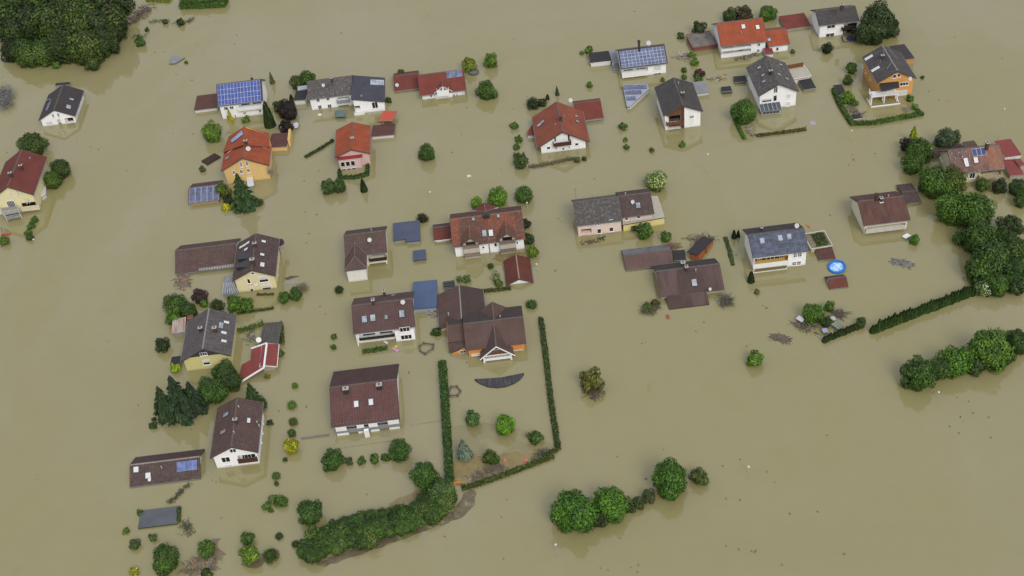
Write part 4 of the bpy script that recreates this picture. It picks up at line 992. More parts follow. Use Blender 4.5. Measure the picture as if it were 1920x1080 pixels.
g = M(); g.tube((0, 0.1, 0.35), (0.05, -0.08, 0.45), 0.55, 0.58, 14); g.obj('reflector', plain('#d6d6d2', 0.5, 0.04), t); g = M(); g.beam((0, .1, -0.3), (0, .1, 0.3), 0.08); g.obj('mast', ZINC, t)
h = House('red_roofed_shelter', 'red metal gable roof with bright white ridge and edges, standing beside the pale yellow house', fl, (1004, 576), (1028, 374), [(1110, 550), (1130, 380)], 1.3, pitch=17, wf=1.0, roof=R_REDMET, cat='shelter', oe=0.5, edge='#d8d8d4', fascia='#d8d8d4', ridge='#dcdcd8', wall='#9c968a')
h.finish()
rp = [(1028, 374, h.zr), (1004, 576, h.zr), (780, 716, 0.5), (822, 548, 0.9), (895, 510, 1.1), (900, 420, 1.1)]
h.slab('lower_roof', [(1027, 376, h.zr - .05), (1003, 576, h.zr - .05), (900, 640, 0.98), (780, 716, 0.35), (818, 552, 0.45), (893, 512, 0.95), (899, 420, 1.05)], R_REDMET, 0.15)
g = M(); a, b = h.at(1004, 577, h.zr + .02), h.at(780, 718, 0.4); m_ = h.at(900, 641, 1.03); g.beam(a, m_, 0.28); g.beam(m_, b, 0.28); c_, d_ = h.at(1028, 372, h.zr + .02), h.at(899, 418, 1.1); g.beam(c_, d_, 0.28)
c_, d_ = h.at(1028, 374, h.zr + .1), h.at(1004, 576, h.zr + .1); g.beam(c_, d_, 0.34); g.obj('white_trim', WHT, h.t)

# --- white house with brown roof, lower left
h = House('white_house', 'white house with large brown roof notched at the back corner and a dark gable balcony', fp, (945, 706), (1010, 242), [(1176, 748), (1214, 382)], zz(fp(1165, 758), fp(1190, 850)) + 0.5, F=(775, 798), roof=R_BROWN, og=0.5)
h.win(934, 724, 1000, 748); h.win(864, 794, 952, 827); h.recess(*L(1004, 780, 850, 1172), 1.3); h.balcony(*L(1004, 812, 850, 1178), 0.3, BROWNW); h.win(890, 858, 972, 880, 'shut'); h.win(1056, 764, 1128, 796, off=-1.28)
for (X, Y) in ((1212, 480), (1206, 560), (1198, 640)): h.win(X, Y, X + 9, Y + 36, mull=0)
h.skylight(910, 437, 0.9, 1.2); h.skylight(886, 582, 0.8, 1.2, pane=plain('#8a8078', 0.6, 0.1)); h.skylight(1098, 487, 1.2, 0.6, pane=SHUT); h.chimney(985, 480, h=0.9); h.vent(1015, 368); h.vent(1170, 498); h.vent(1186, 528); h.vent(975, 582)
h.finish()
h = House('brown_roofed_garage', 'long low brown-tiled garage roof with one blue five-panel collector, flooded to the eaves', fp, (105, 856), (688, 782), [(105, 1042), (694, 965)], 0.25, F=(155, 791), roof=R_DBROWN, cat='garage', oe=0.4, ridge='#8a8078')
h.pv((496, 832), (662, 808), (664, 890), (500, 910), 5, 1, glass('#5d6c9c', 0.25), gap=0.04); h.skylight(158, 895, 0.9, 1.0, pane=SHUT, frame=ZINC); h.skylight(258, 945, 0.9, 1.0, pane=SHUT, frame=ZINC); h.skylight(270, 975, 0.5, 0.8, pane=SHUT, frame=ZINC); h.vent(370, 876); h.finish()
flat('carport', 'dark grey flat roof just above the water with hedge on its edges', 'carport', fr, [(182, 552), (512, 508), (490, 655), (176, 690)], 0.35, plain('#54575a', 0.5, 0.15, 0.4), '#4a4a48', edge='#3a3a38')

# --- big brown-red house, lower middle
h = House('white_house', 'large white house with maroon tiled roof, two chimneys and two roof windows', fq, (144, 293), (630, 233), [(160, 586), (648, 522)], zz(fq(190, 600), fq(200, 640)) + 0.6, F=(174, 180), roof=R_BROWNRED, farroof=tiles('#56423e', amt=0.3), oe=0.7)  # far slope: darker copy of the maroon tiles, its shade put in the colour
h.recess(*L(182, 590, 628, 640), 1.2); h.balcony(*L(184, 604, 638, 655), 0.9, plain('#7f8388', 0.6, 0.1))
for (X0, Y0, X1, Y1) in ((186, 584, 272, 602), (338, 566, 396, 582), (424, 556, 494, 574), (562, 534, 648, 552)): h.panel(X0, Y0, X1, Y1, 'parapet_panel', WHT, off=0.92)
for (X0, Y0, X1, Y1) in ((200, 628, 290, 642), (352, 612, 400, 626), (442, 600, 510, 614), (575, 584, 655, 598)): h.panel(X0, Y0, X1, Y1, 'parapet_panel', WHT, off=0.92)
p = h.at(420, 645, 0.0); q = h.at(408, 562, h.ze - .1)
g = M(); g.hexa([(p.x - .45, p.y - .3, -2), (p.x + .45, p.y - .3, -2), (p.x + .45, p.y + .3, -2), (p.x - .45, p.y + .3, -2)], [(p.x - .45, p.y - .3, h.ze - .35), (p.x + .45, p.y - .3, h.ze - .35), (p.x + .45, p.y + .3, h.ze - .35), (p.x - .45, p.y + .3, h.ze - .35)]); g.obj('chimney_stack', WHT, h.t)
h.chimney(262, 308, w=1.0, l=.8, h=1.0, mat=DARKFR, cap=CAP); h.chimney(503, 280, w=1.0, l=.8, h=1.0, mat=DARKFR, cap=CAP)
h.skylight(338, 414, 0.8, 1.2, pane=SHUT, frame=ZINC); h.skylight(444, 400, 0.8, 1.2, pane=SHUT, frame=ZINC)
sg_ = M()
for i in range(20):
    for v in (0.5,):
        y = h.w - v - 0.02 * (i % 2); x = h.x0 + .5 + (h.x1 - h.x0 - 1) * i / 19; z = h.zr - h.s * y; sg_.box(x - .1, y - .06, z, x + .1, y + .06, z + .18)
    y = 0.6; z = h.zr - h.s * y
sg_.obj('snow_guard', ZINC, h.roof); h.finish()

# --- brown house with blue garage
h = House('white_house', 'white house with purplish brown tiled roof, three framed roof windows and a dark recessed balcony', fm, (236, 381), (708, 318), [(260, 600), (726, 533)], zz(fm(730, 545), fm(737, 620)) + 0.5, F=(246, 326), roof=tiles('#604b48', amt=0.3, pitch=0.5, contrast=0.3), oe=0.6)
h.recess(*L(298, 602, 660, 568), 1.8, face='near'); h.balcony(*L(298, 630, 652, 572), 0.3, DARKW, face='near')
h.win(604, 548, 690, 572, mull=2, off=1.0); h.win(614, 606, 706, 630, mull=2, off=1.0)
f_, a0, _ = h.whit(572, 590, 'near', 1.0); lf = h.at(728, 620, 0).x < 0; a1 = h.x0 + h.og - .003 if lf else h.x1 - h.og + .003; a0, a1 = min(a0, a1), max(a0, a1)
yw = h.w - h.oe; g = M(); g.box(a0, yw - .5, -2.5, a1, yw + 0.997, h.ze - .62); g.obj('front_bay', h.wallm, h.t)
g = M(); xp = h.x1 - .65 if lf else h.x0 + .4; g.box(xp, yw + .6, -2.5, xp + .25, yw + .85, h.ze - .4); g.obj('post', WHT, h.t)
h.skylight(340, 484, 1.0, 1.4); h.skylight(404, 474, 1.0, 1.4); h.skylight(625, 442, 1.0, 1.5); h.skylight(506, 468, 0.6, 0.9, frame=BRICK); h.chimney(404, 340, h=0.9, cap=CAP, far=True); h.chimney(488, 275, h=1.2, w=.45, far=True); h.dish(632, 352, 0.5); h.skylight(560, 302, 0.9, .6, far=True); h.finish()
flat('garage', 'large flat blue garage roof beside the purplish brown house', 'garage', fm, [(684, 199), (888, 182), (898, 388), (728, 405)], 1.4, R_BLUE2, '#8f9598', edge='#3c506e')
flat('garage', 'flat blue-grey garage roof with notched corner beside the house with white front wing', 'garage', fh, [(610, 305), (832, 280), (840, 450), (722, 462), (720, 440), (616, 450)], 0.9, R_BLUE, '#8f9598', rect=False, edge='#3a4052')
flat('shed', 'small square flat blue-grey roof alone in the water', 'shed', fh, [(778, 536), (882, 522), (888, 606), (782, 618)], 0.7, R_BLUE, '#6a6f78', edge='#3a4052')

# --- brown house with hipped front wing
h = House('white_house', 'white house with brown roof and a hipped white front wing', fh, (196, 405), (549, 365), [(215, 590), (556, 550)], zz(fh(560, 560), fh(572, 655)) + 0.4, F=(218, 370), roof=R_BROWN, farroof=R_DBROWN, wall='#dcd8c8', oe=0.5)  # far slope in a darker brown that paints in its weaker light
yfw = h.at(325, 690, h.ze).y
h.recess(*L(408, 574, 612, 552), 1.5); h.balcony(*L(408, 606, 634, 560), 0.9, DARKW); h.recess(*L(412, 648, 676, 556), 1.2)
bw_ = 2.2
pA, _ = h.slope(296, 468); xc = (h.at(205, 692, h.ze).x + h.at(390, 672, h.ze).x) / 2; hb = abs(h.at(205, 692, h.ze).x - h.at(390, 672, h.ze).x) / 2
def wing(h, xc, b, yf, zd, ze, hip, roof, wall):
    yb = (h.zr - zd) / h.s; ye = (h.zr - ze) / h.s; yo = yf + .4; g = M(); L = math.hypot(b, zd - ze)
    for sx in (-1, 1):
        top = [(xc, yb, zd), (xc, yo - hip, zd), (xc + sx * b, yo, ze), (xc + sx * b, ye, ze)]
        g.prism([(x, y, z + .06) for x, y, z in top], .2, 0, 1, [(q[1], 0 if q[2] > ze + .01 else L) for q in top])
    g.prism([(xc, yo - hip, zd + .06), (xc - b, yo, ze + .06), (xc + b, yo, ze + .06)], .2, 0, 1, [(0, 0), (-b, L), (b, L)])
    o = g.obj('wing_roof', [roof, plain('#4a4442', .7, .15)], h.t)
    r = M(); r.tube((xc, yb, zd + .1), (xc, yo - hip, zd + .1), .11, .11, 6)
    for sx in (-1, 1): r.tube((xc, yo - hip, zd + .1), (xc + sx * b, yo, ze + .1), .1, .1, 6); r.tube((xc, yb, zd + .1), (xc + sx * b, ye, ze + .1), .07, .07, 6)
    r.obj('ridge_tiles', plain('#6c625c', .8, .2), o)
    g = M(); bw = b - .35; g.box(xc - bw, max(ye - .5, .5), -2.5, xc + bw, yf, ze - .16); g.obj('wing_wall', stucco(wall), h.t)
    return bw
zwd = min(pA.z, h.zr - .1)
wing(h, xc, hb, yfw - .4, zwd, h.ze - .1, 2.6, R_BROWN, '#dcdad2'); h.dish(414, 445, 0.5); h.vent(430, 362, far=True); h.finish()

# --- mottled red-brown double house with two dormers
h = House('double_house', 'long white double house with mottled rust-red tiles and two gabled dormers over balconies', fh, (1086, 268), (1694, 202), [(1110, 510), (1712, 432)], zz(fh(1150, 520), fh(1166, 605)) + 0.45, F=(1090, 230), roof=R_MOTTLE, farroof=tiles('#5b4038', amt=0.4, moss=0.3), oe=0.7, ridge='#7c5a4c')  # farroof: shade of the far slope painted in, with moss over it
for ax_, bk_ in (((1255, 436), (1246, 312)), ((1562, 396), (1550, 275))):
    xc, zd, zed, yf = h.dormer(ax_, h.w - 0.6, 2.0, 0.75, back=bk_, roof=R_MOTTLE, wall='#b9b0a2', board='#6a5a50')
    y_ = yf + 0.004
    g = M(); g.box(xc - 1.1, y_, h.ze + .2, xc + 1.1, y_ + .05, zed + .4); o = g.obj('balcony_door', DARKFR, h.t); g = M(); g.box(xc - .95, y_ + .053, h.ze + .3, xc + .95, y_ + .07, zed + .3); g.obj('pane', GL, o)
    bal = M(); zb_ = h.ze - .75
    def bal_(zb_, nm):
        g = M(); yy = h.w - h.oe; g.box(xc - 1.75, yy + .004, zb_, xc + 1.75, yy + 1.3, zb_ + .15); o = g.obj('balcony', plain('#8a8078', .8, .2), h.t)
        g = M()
        for i in range(15): x = xc - 1.7 + 3.4 * i / 14; g.box(x - .05, yy + 1.22, zb_ + .153, x + .05, yy + 1.28, zb_ + .95)
        g.box(xc - 1.75, yy + 1.21, zb_ + .953, xc + 1.75, yy + 1.3, zb_ + 1.05); g.box(xc - 1.75, yy + .006, zb_ + .15, xc - 1.68, yy + 1.2, zb_ + 1.04); g.box(xc + 1.68, yy + .006, zb_ + .15, xc + 1.75, yy + 1.2, zb_ + 1.04); g.obj('railing', plain('#6f6258', .8, .2), o)
    bal_(h.ze - .5, 'upper'); bal_(max(h.ze - 2.9, 0.25), 'lower')
    g = M(); yy = h.w - h.oe; g.box(xc - 1.2, yy + .004, max(h.ze - 2.7, .5), xc + 1.2, yy + .05, h.ze - .7); o = g.obj('balcony_door', DARKFR, h.t); g = M(); g.box(xc - 1.05, yy + .053, max(h.ze - 2.6, .6), xc + 1.05, yy + .07, h.ze - .85); g.obj('pane', GL, o)
h.win(1352, 488, 1380, 516, 'half', mull=0); h.win(1455, 472, 1484, 500, mull=0); h.win(1362, 568, 1388, 582, mull=0); h.win(1464, 546, 1492, 566, mull=0); h.win(1640, 455, 1660, 480, mull=0)
h.skylight(1376, 392, .9, 1.5); h.skylight(1430, 388, .9, 1.5, pane=SHUT); h.skylight(1283, 272, .6, .7, frame=BRICK); h.skylight(1492, 246, .6, .8); h.chimney(1390, 240, w=1.4, l=.7, h=.7, mat=DARKFR, cap=DARKFR)
h.dormer((1375, 132), h.wf - 1.0, 3.0, 0.6, back=(1382, 208), roof=R_DRED, far=True, wall='#b9b0a2')
h.panel(1418, 480, 1424, 590, 'downpipe', ZINC, d=.1); h.finish()
h = House('brown_roofed_garage', 'small red-brown gabled garage with white fascia beside the mottled double house', fh, (948, 343), (1084, 326), [(953, 452), (1098, 435)], 0.8, F=(946, 316), roof=tiles('#6a3a31', '#453531', .3), farroof=R_DBROWN, cat='garage', oe=.3, fascia='#d8d8d4'); h.finish()
h = House('red_hut', 'dark red hipped garden hut roof below the mottled double house, flooded to its eaves', fh, (1664, 770), (1645, 592), [(1780, 798), (1756, 572)], 0.35, pitch=24, roof=tiles('#6a3c30', '#4c2a26', .3), cat='hut', oe=.3, ridge='#8d7a70'); h.finish()

# --- orange complex with brown roofs
h = House('orange_house', 'orange house with wide brown roof, pointed front gable and white balcony', fw, (352, 475), (1160, 390), [(384, 835), (1196, 745)], 2.5, F=(350, 335), wall='#cf8b45', roof=tiles('#5f4d46', amt=.12, pitch=.5, contrast=.18), farroof=tiles('#4a413e', amt=.15, contrast=.18), oe=.55, og=.4, fascia='#5a4a42')  # far slope repeats the brown tiles darker, as painted shade
xc, zd, zed, yf = h.dormer((792, 790), 0, 3.6, .85, back=(765, 492), wall='#6a4a38', roof=tiles('#5a4a44', amt=.12, pitch=.5, contrast=.18), ov=.8)
g = M(); bw = 2.75
for sx in (-1, 1):
    p = M(); p.box(xc + sx * bw - .18, yf + .35, -2.5, xc + sx * bw + .18, yf + .7, zd - .85 * bw - .3); p.obj('post', WHT, h.t)
g = M(); g.box(xc - bw + .19, yf + .42, .35, xc + bw - .19, yf + .6, .9); g.box(xc - bw + .19, yf + .42, 1.55, xc + bw - .19, yf + .6, 1.7)
for i in range(19): x = xc - bw + .3 + (2 * bw - .6) * i / 18; g.box(x - .05, yf + .46, .903, x + .05, yf + .56, 1.547)
g.obj('railing', WHT, h.t)
g = M()
for sx in (-1, 1): g.beam((xc, yf + .83, zd - .1), (xc + sx * 3.6, yf + .83, zed - .1), .15)
g.obj('verge_board', WHT, h.t); g = M(); g.box(xc - .5, yf + .3, zd - 1.35, xc + .5, yf + .36, zd - .75); o = g.obj('gable_window', FR, h.t); g = M(); g.box(xc - .4, yf + .363, zd - 1.25, xc + .4, yf + .38, zd - .85); g.obj('pane', GL, o)
h.dormer((740, 188), h.wf + 1.2, 3.9, .7, back=(764, 418), far=True, wall='#cf8b45', roof=tiles('#5f4d46', amt=.12, pitch=.5, contrast=.18))
h.win(*L(1003, 848, 868, 1155), mull=5); h.win(*L(462, 892, 916, 600), 'half', mull=3); h.vent(848, 385, far=True); h.vent(150, 350)
zl = 2.2
h.finish()
h.slab('side_roof', [(132, 500, 3.4), (352, 480, 3.4), (366, 715, 1.9), (146, 735, 1.9)], tiles('#5f4d46', amt=.12, pitch=.5, contrast=.18)); h.slab('side_roof', [(130, 395, 2.0), (345, 375, 2.0), (352, 478, 3.4), (132, 500, 3.4)], tiles('#4a413e', amt=.15, contrast=.18))  # second sheet is the far slope, with its shade painted into the tiles
q = [h.at(150, 760, 0), h.at(370, 740, 0)]; g = M(); g.box(min(q[0].x, q[1].x) + .5, h.at(240, 500, 3.4).y - 3.2, -2.5, max(q[0].x, q[1].x), h.at(240, 735, 1.9).y - .5, 1.75); g.obj('side_wall', h.wallm, h.t)
g = M(); a = h.at(372, 725, 2.3); b = h.at(150, 872, .6); c = h.at(372, 790, 2.0)
h.slab('low_gable_roof', [(150, 745, 1.9), (366, 722, 2.3), (374, 788, 2.0), (158, 872, .55)], R_DBROWN)
q = [h.at(200, 905, 0), h.at(384, 880, 0)]; yq = (q[0].y + q[1].y) / 2; g = M(); g.poly([(q[0].x, yq, -2), (q[1].x, yq, -2), (q[1].x, yq, 1.7), (q[0].x, yq, .35)]); g.obj('low_gable_wall', h.wallm, h.t)
for X in (330, 372):
    p = h.at(X, 885, 0); g = M(); g.box(p.x - .35, yq + .003, .25, p.x + .35, yq + .06, .9); o = g.obj('window', FR, h.t); g = M(); g.box(p.x - .25, yq + .063, .34, p.x + .25, yq + .08, .82); g.obj('pane', GL, o)
h = House('barn', 'tall brown-roofed barn with a pale ridge beside the orange house', fw, (322, 388), (298, -14), [(15, 590), (12, 68)], 1.0, pitch=22, roof=tiles('#5f4c45', amt=.15, contrast=.15, pitch=.5), farroof=tiles('#4d423e', amt=.15, contrast=.15), cat='barn', wall='#cfc9bd', oe=.4, ridge='#948a84'); h.finish()  # farroof: darker copy of the barn tiles, painting in that slope's shade
t, loc, z = flat('lattice_shed', 'small near-black roofed shed with pale stripes behind the barn', 'shed', fm, [(945, 196), (1026, 184), (1032, 240), (940, 252)], .6, R_FELT, '#55504c')
for i in range(3): g = M(); g.box(-1.4, -1.0 + i * .9, z + .003, 1.4, -.93 + i * .9, z + .05); g.obj('roof_batten', ZINC, t)

# --- pink and yellow long house
h = House('pink_house', 'pale pink half of the long house, under a mossy grey roof', fi, (152, 400), (540, 345), [(190, 616), (560, 533)], zz(fi(560, 545), fi(565, 628)) + .5, F=(126, 380), wall='#dac6b8', roof=R_GREYM, farroof=R_GREY, oe=.4, og=.3)
h.win(354, 562, 388, 586, mull=0); h.win(454, 545, 490, 572, mull=0); h.win(354, 622, 392, 656, mull=0); h.win(454, 608, 494, 640, mull=0); h.recess(*L(216, 628, 668, 310), 1.4); h.recess(222, 680, 280, 705, 1.2); h.vent(340, 332, far=True); h.vent(424, 330, far=True); h.finish()
h = House('yellow_house', 'pink and yellow half of the long house, under a dark brown roof', fi, (528, 348), (800, 312), [(563, 532), (832, 490)], zz(fi(565, 545), fi(568, 628)) + .5, pitch=27, wall='#dac6b8', roof=R_DBROWN, oe=.4, og=.3)
h.win(588, 524, 616, 546, mull=0); h.win(684, 508, 720, 530, mull=0); h.skylight(698, 426, .9, 1.3); h.dish(652, 395, .45); h.vent(592, 328, far=True)
h.finish()
t, loc, z = flat('terrace_block', 'pale yellow ground floor block with worn gravel terrace ending the long house', 'annex', fi, [(790, 345), (862, 345), (922, 524), (570, 588), (566, 572), (824, 530)], 2.0, R_GRAVEL, '#d6c884', rect=False, inset=.1, edge='#3c3432', lip=None)
inv = Matrix.Rotation(-t.rotation_euler.z, 3, 'Z'); l0 = Vector(t.location)
for X0, X1, Y in ((640, 696, 605), (762, 792, 588)):
    a, b = inv @ (P(*fi(X0, Y + 8), 0.7) - l0), inv @ (P(*fi(X1, Y), 0.7) - l0); g = M(); g.beam(a - Vector((0, .1, 0)), b - Vector((0, .1, 0)), .8); g.obj('garage_opening', GL, t)

# --- dark brown house and barn, right of centre
h = House('brown_roofed_house', 'house sunk to its wide purplish dark brown roof, one roof window and a white dish', fn_, (346, 416), (806, 360), [(376, 600), (836, 555)], 1.1, F=(326, 376), roof=tiles('#54443f', amt=.3, pitch=.5, contrast=.3, second='#5e4b46'), farroof=R_DARK, wall='#cfbdb0', oe=.6)  # dark farroof tiles paint in the shade of the far slope
q = [h.at(425, 625, .55), h.at(712, 588, .55)]; p = h.at(430, 694, .25)
x0_, x1_ = min(q[0].x, p.x), q[1].x; sl_ = lambda y: h.zr - h.s * y
ye2 = h.at(570, 675, .15).y; yA = h.w - .1
g = M(); g.prism([(x0_, yA, sl_(yA) + .05), (x1_, yA, sl_(yA) + .05), (x1_, ye2, .18), (x0_, ye2, .18)], .15, 0, 1, [(0, 0), (8, 0), (8, 4), (0, 4)]); g.obj('lower_roof', [h.roofm, DARKW], h.t)
h.win(738, 578, 768, 600, 'shut', mull=0); h.skylight(621, 500, 1.0, 1.5); h.dish(735, 545, .35); h.chimney(565, 390, h=1.0); h.vent(632, 408); h.chimney(540, 358, h=.7, w=.8, far=True); h.finish()
h = House('barn', 'long brown barn roof with grey far slope standing behind the sunken dark brown house', fn_, (104, 300), (464, 264), [(136, 402), (466, 372)], .35, F=(95, 265), roof=R_BARN, farroof=plain('#67686a', .7, .25, .6), cat='barn', oe=.3); h.finish()
flat('shed', 'flat black shed roof at the end of the long brown barn', 'shed', fn_, [(468, 266), (556, 262), (558, 334), (470, 342)], .6, R_FELT, '#2f2c2c')
t = thing('wooden_shed', 'tilted orange-brown wooden shed with dark roof adrift beside a raft of planks', 'shed', P(*fn_(675, 275)), math.radians(42)); t.rotation_euler = (math.radians(-14), math.radians(8), math.radians(52))
g = M(); g.box(-3.6, -1.1, -1.2, 3.6, 1.1, 1.1); g.obj('wall', plain('#8a5530', .8, .25, 2.5), t)
g = M(); g.hexa([(-3.9, -1.3, 1.1), (3.9, -1.3, 1.1), (3.9, 1.4, 1.6), (-3.9, 1.4, 1.6)], [(-3.9, -1.3, 1.25), (3.9, -1.3, 1.25), (3.9, 1.4, 1.75), (-3.9, 1.4, 1.75)]); g.obj('roof', R_DARK, t)
g = M(); g.box(-.5, -1.16, -1, .5, -1.103, .9); g.obj('door', plain('#6e4024', .8, .2, 2), t)

# --- white house with dark solar slates and yellow balconies
h = House('white_house', 'white house with dark slate-like solar roof and yellow-walled balconies', fn_, (1010, 156), (1414, 102), [(1045, 326), (1440, 264)], zz(fn_(1050, 340), fn_(1045, 440)) + .4, F=(956, 116), roof=R_DARK, farroof=R_DARK, oe=.6)
h.pv((1010, 160), (1412, 108), (1438, 262), (1046, 320), 9, 4, glass('#484d5c', .25), frame=plain('#8c9096', .5, .08), gap=.05)
YW = stucco('#d4ae58')
h.recess(*L(1056, 330, 376, 1296), 1.4, mat=YW); h.balcony(*L(1046, 370, 403, 1300), 0.7, WHT); h.recess(*L(1056, 403, 436, 1288), 1.2, mat=YW); h.balcony(*L(1046, 428, 442, 1290), .7, WHT)
for (X0, Y0, X1, Y1) in ((1076, 326, 1102, 362), (1140, 314, 1198, 334), (1236, 302, 1262, 334)): h.win(X0, Y0, X1, Y1, off=-1.38)
for (X0, Y0, X1, Y1) in ((1335, 288, 1360, 315), (1366, 284, 1394, 310), (1326, 350, 1354, 374), (1360, 345, 1388, 370)): h.win(X0, Y0, X1, Y1, bars=1)
for X, Y in ((1110, 198), (1240, 178), (1305, 168)): h.skylight(X, Y, .9, 1.3, frame=DARKFR)
h.dish(1360, 88, .55, far=True); h.chimney(1106, 106, h=.9, w=.4, far=True); h.finish()
t, loc, z = flat('green_roof', 'flat planted roof with stone rim beside the dark solar slate house', 'garage', fn_, [(1422, 148), (1560, 126), (1612, 234), (1446, 262)], 1.0, plain('#77705a', .95, .4, 1.5), '#c9c4b4', lip='#c4bfae')
hw = max(p[0] for p in loc); hd = max(p[1] for p in loc)
g = M(); rr = random.Random(5)
for i in range(420):
    x, y = rr.uniform(-hw * .35, hw * .75), rr.uniform(-hd * .8, hd * .8); a = rr.uniform(0, 6.28); s_ = .22
    g.poly([(x + math.cos(a + k * 2.1) * s_, y + math.sin(a + k * 2.1) * s_, z + .05 + rr.uniform(0, .3)) for k in range(3)])
o = g.obj('roof_plants', leafmat(), t); o.color = (*[c * .9 for c in lin('#3c4a26')], 1); o['kind'] = 'stuff'
flat('garage', 'brown lean-to garage roof below the planted roof', 'garage', fn_, [(1490, 248), (1612, 236), (1638, 322), (1516, 334)], .55, R_FLATBR, '#cfcac0', tilt=.1)
h = House('floating_hut', 'small red-brown gabled hut roof floating below the blue pool', fn_, (1575, 470), (1710, 455), [(1606, 544), (1733, 528)], .2, F=(1566, 455), roof=tiles('#6f4032', amt=.2), farroof=R_DBROWN, cat='hut', oe=.2, og=.2); h.finish()

# --- solar shed below the yellow house
h = House('solar_shed', 'brown-roofed shed whose lower slope carries twenty grey solar panels, ivy on one end', fg, (164, 636), (434, 612), [(160, 776), (440, 746)], .9, pitch=22, wf=4.6, roof=R_DRED, farroof=tiles('#644842', amt=.3), cat='shed', wall='#cf9f5e', oe=.4)
h.pv((168, 634), (430, 614), (438, 744), (166, 768), 5, 5, glass('#5b6078', .25), frame=ALU, gap=.1); h.vent(352, 572, far=True); h.finish()
# ------------------------------------------------------------------ plants
LEAF = leafmat(); BARK = plain('#4a4034', .9, .3, 3.0)
def leafquad(g, c, n, s, rr):
    n = Vector(n).normalized(); a = rr.uniform(0, 6.283)
    x = n.orthogonal().normalized(); y = n.cross(x)
    x, y = x * math.cos(a) + y * math.sin(a), y * math.cos(a) - x * math.sin(a)
    l = s * rr.uniform(.7, 1.3); w = l * rr.uniform(.55, .8)
    g.poly([c - x * l, c - y * w, c + x * l, c + y * w])
def crown_mesh(name, n, size, lumps, rr, flat=1.0, rough=.35, core=True):
    """unit crown: leaf clumps on the shells of several lobes, with gaps between the lobes"""
    g = M(); L = []
    for i in range(lumps):
        a = i * 2.39996 + rr.uniform(-.3, .3); t = (i + .5) / lumps; zc = 1 - 2 * t; rad = math.sqrt(max(0, 1 - zc * zc))
        k = rr.uniform(.45, .82)
        L.append((Vector((math.cos(a) * rad * k, math.sin(a) * rad * k, zc * k * .95)), rr.uniform(.26, .5)))
    L.append((Vector((0, 0, 0)), .55))
    tot = sum(r * r for _, r in L)
    for c, r in L:
        m = int(n * r * r / tot)
        for _ in range(m):
            d = Vector((rr.gauss(0, 1), rr.gauss(0, 1), rr.gauss(0, 1) + .15)).normalized()
            p = c + d * r * rr.uniform(.72, 1.1)
            nrm = d * .8 + p.normalized() * .5 + Vector((rr.uniform(-1, 1), rr.uniform(-1, 1), rr.uniform(-.3, 1))) * rough
            leafquad(g, Vector((p.x, p.y, p.z * flat)), nrm, size, rr)
    if core:
        for _ in range(int(n * .12)):
            d = Vector((rr.gauss(0, 1), rr.gauss(0, 1), rr.gauss(0, 1))).normalized()
            leafquad(g, d * rr.uniform(.3, .6), d, size * 2.2, rr)
    return g.mesh(name, [LEAF])
def cone_mesh(name, n, size, rr, whorl=True, width=1.0, power=.9):
    """unit conifer: height 1, base radius 1 * width"""
    g = M()
    for i in range(n):
        t = 1 - math.sqrt(rr.random()) * .985
        r0 = (1 - t) ** power
        a = rr.uniform(0, 6.283)
        if whorl:
            tier = math.floor(t * 10); ph = (t * 10) % 1; lob = .62 + .38 * max(0, math.cos(a * (4 + tier % 3) + tier * 1.7)) ** .6
            r = r0 * lob * (1.08 - .5 * ph) * rr.uniform(.45, 1.05)
        else: r = r0 * rr.uniform(.85, 1.02)
        p = Vector((math.cos(a) * r * width, math.sin(a) * r * width, t))
        nrm = Vector((math.cos(a), math.sin(a), (.9 if whorl else .3))) + Vector((rr.uniform(-.5, .5), rr.uniform(-.5, .5), rr.uniform(-.3, .5)))
        s = size * (.5 + .6 * r0)
        out = Vector((math.cos(a), math.sin(a), -.35)).normalized(); sd_ = Vector((-math.sin(a), math.cos(a), 0))
        if whorl:
            out = (out + sd_ * rr.uniform(-.5, .5)).normalized(); sd_ = (sd_ + Vector((0, 0, rr.uniform(-.5, .5)))).normalized()
            g.poly([p - out * s, p - sd_ * s * .45, p + out * s, p + sd_ * s * .45])
        else: leafquad(g, p, nrm, s, rr)
    return g.mesh(name, [LEAF])
rq = random.Random(3)
BIG = [crown_mesh('crown', 7500, .062, 16 + 3 * i, rq, rough=.65) for i in range(7)]
MID = [crown_mesh('crown', 2600, .095, 13 + i, rq, rough=.65) for i in range(5)]
SML = [crown_mesh('crown', 520, .19, 6 + i, rq, rough=.6) for i in range(5)]
THIN = [crown_mesh('crown', 330, .14, 9, rq, rough=.9, core=False) for i in range(3)]
CLIP = [crown_mesh('crown', 1500, .09, 30, rq, rough=.25) for i in range(2)]
SPRUCE = [cone_mesh('crown', 8000, .12, rq, power=.8) for i in range(3)]
CYP = [cone_mesh('crown', 900, .16, rq, whorl=False, power=.55) for i in range(3)]
def trunk_mesh(rr):
    g = M(); g.tube((0, 0, -2.0), (.05, .03, 0.0), .16, .12, 8)
    for i in range(5):
        a = i * 1.3 + rr.uniform(-.3, .3); d = Vector((math.cos(a) * .5, math.sin(a) * .5, rr.uniform(.35, .7)))
        g.tube((.05, .03, -.15), d, .07, .025, 6)
        for k in range(2): e = d + Vector((rr.uniform(-.3, .3), rr.uniform(-.3, .3), rr.uniform(.05, .3))); g.tube(d, e, .025, .008, 5)
    return g.mesh('trunk', [BARK])
TRUNKS = [trunk_mesh(rq) for i in range(3)]
def fcol(h, k=1.0):
    c = lin(h); return (c[0] * k * .95, c[1] * k * .86, c[2] * k * .70, 1)
GRP = {'broadleaf_tree': 'trees standing in the flood', 'shrub': 'shrubs standing in the flood', 'conifer': 'conifers standing in the flood'}
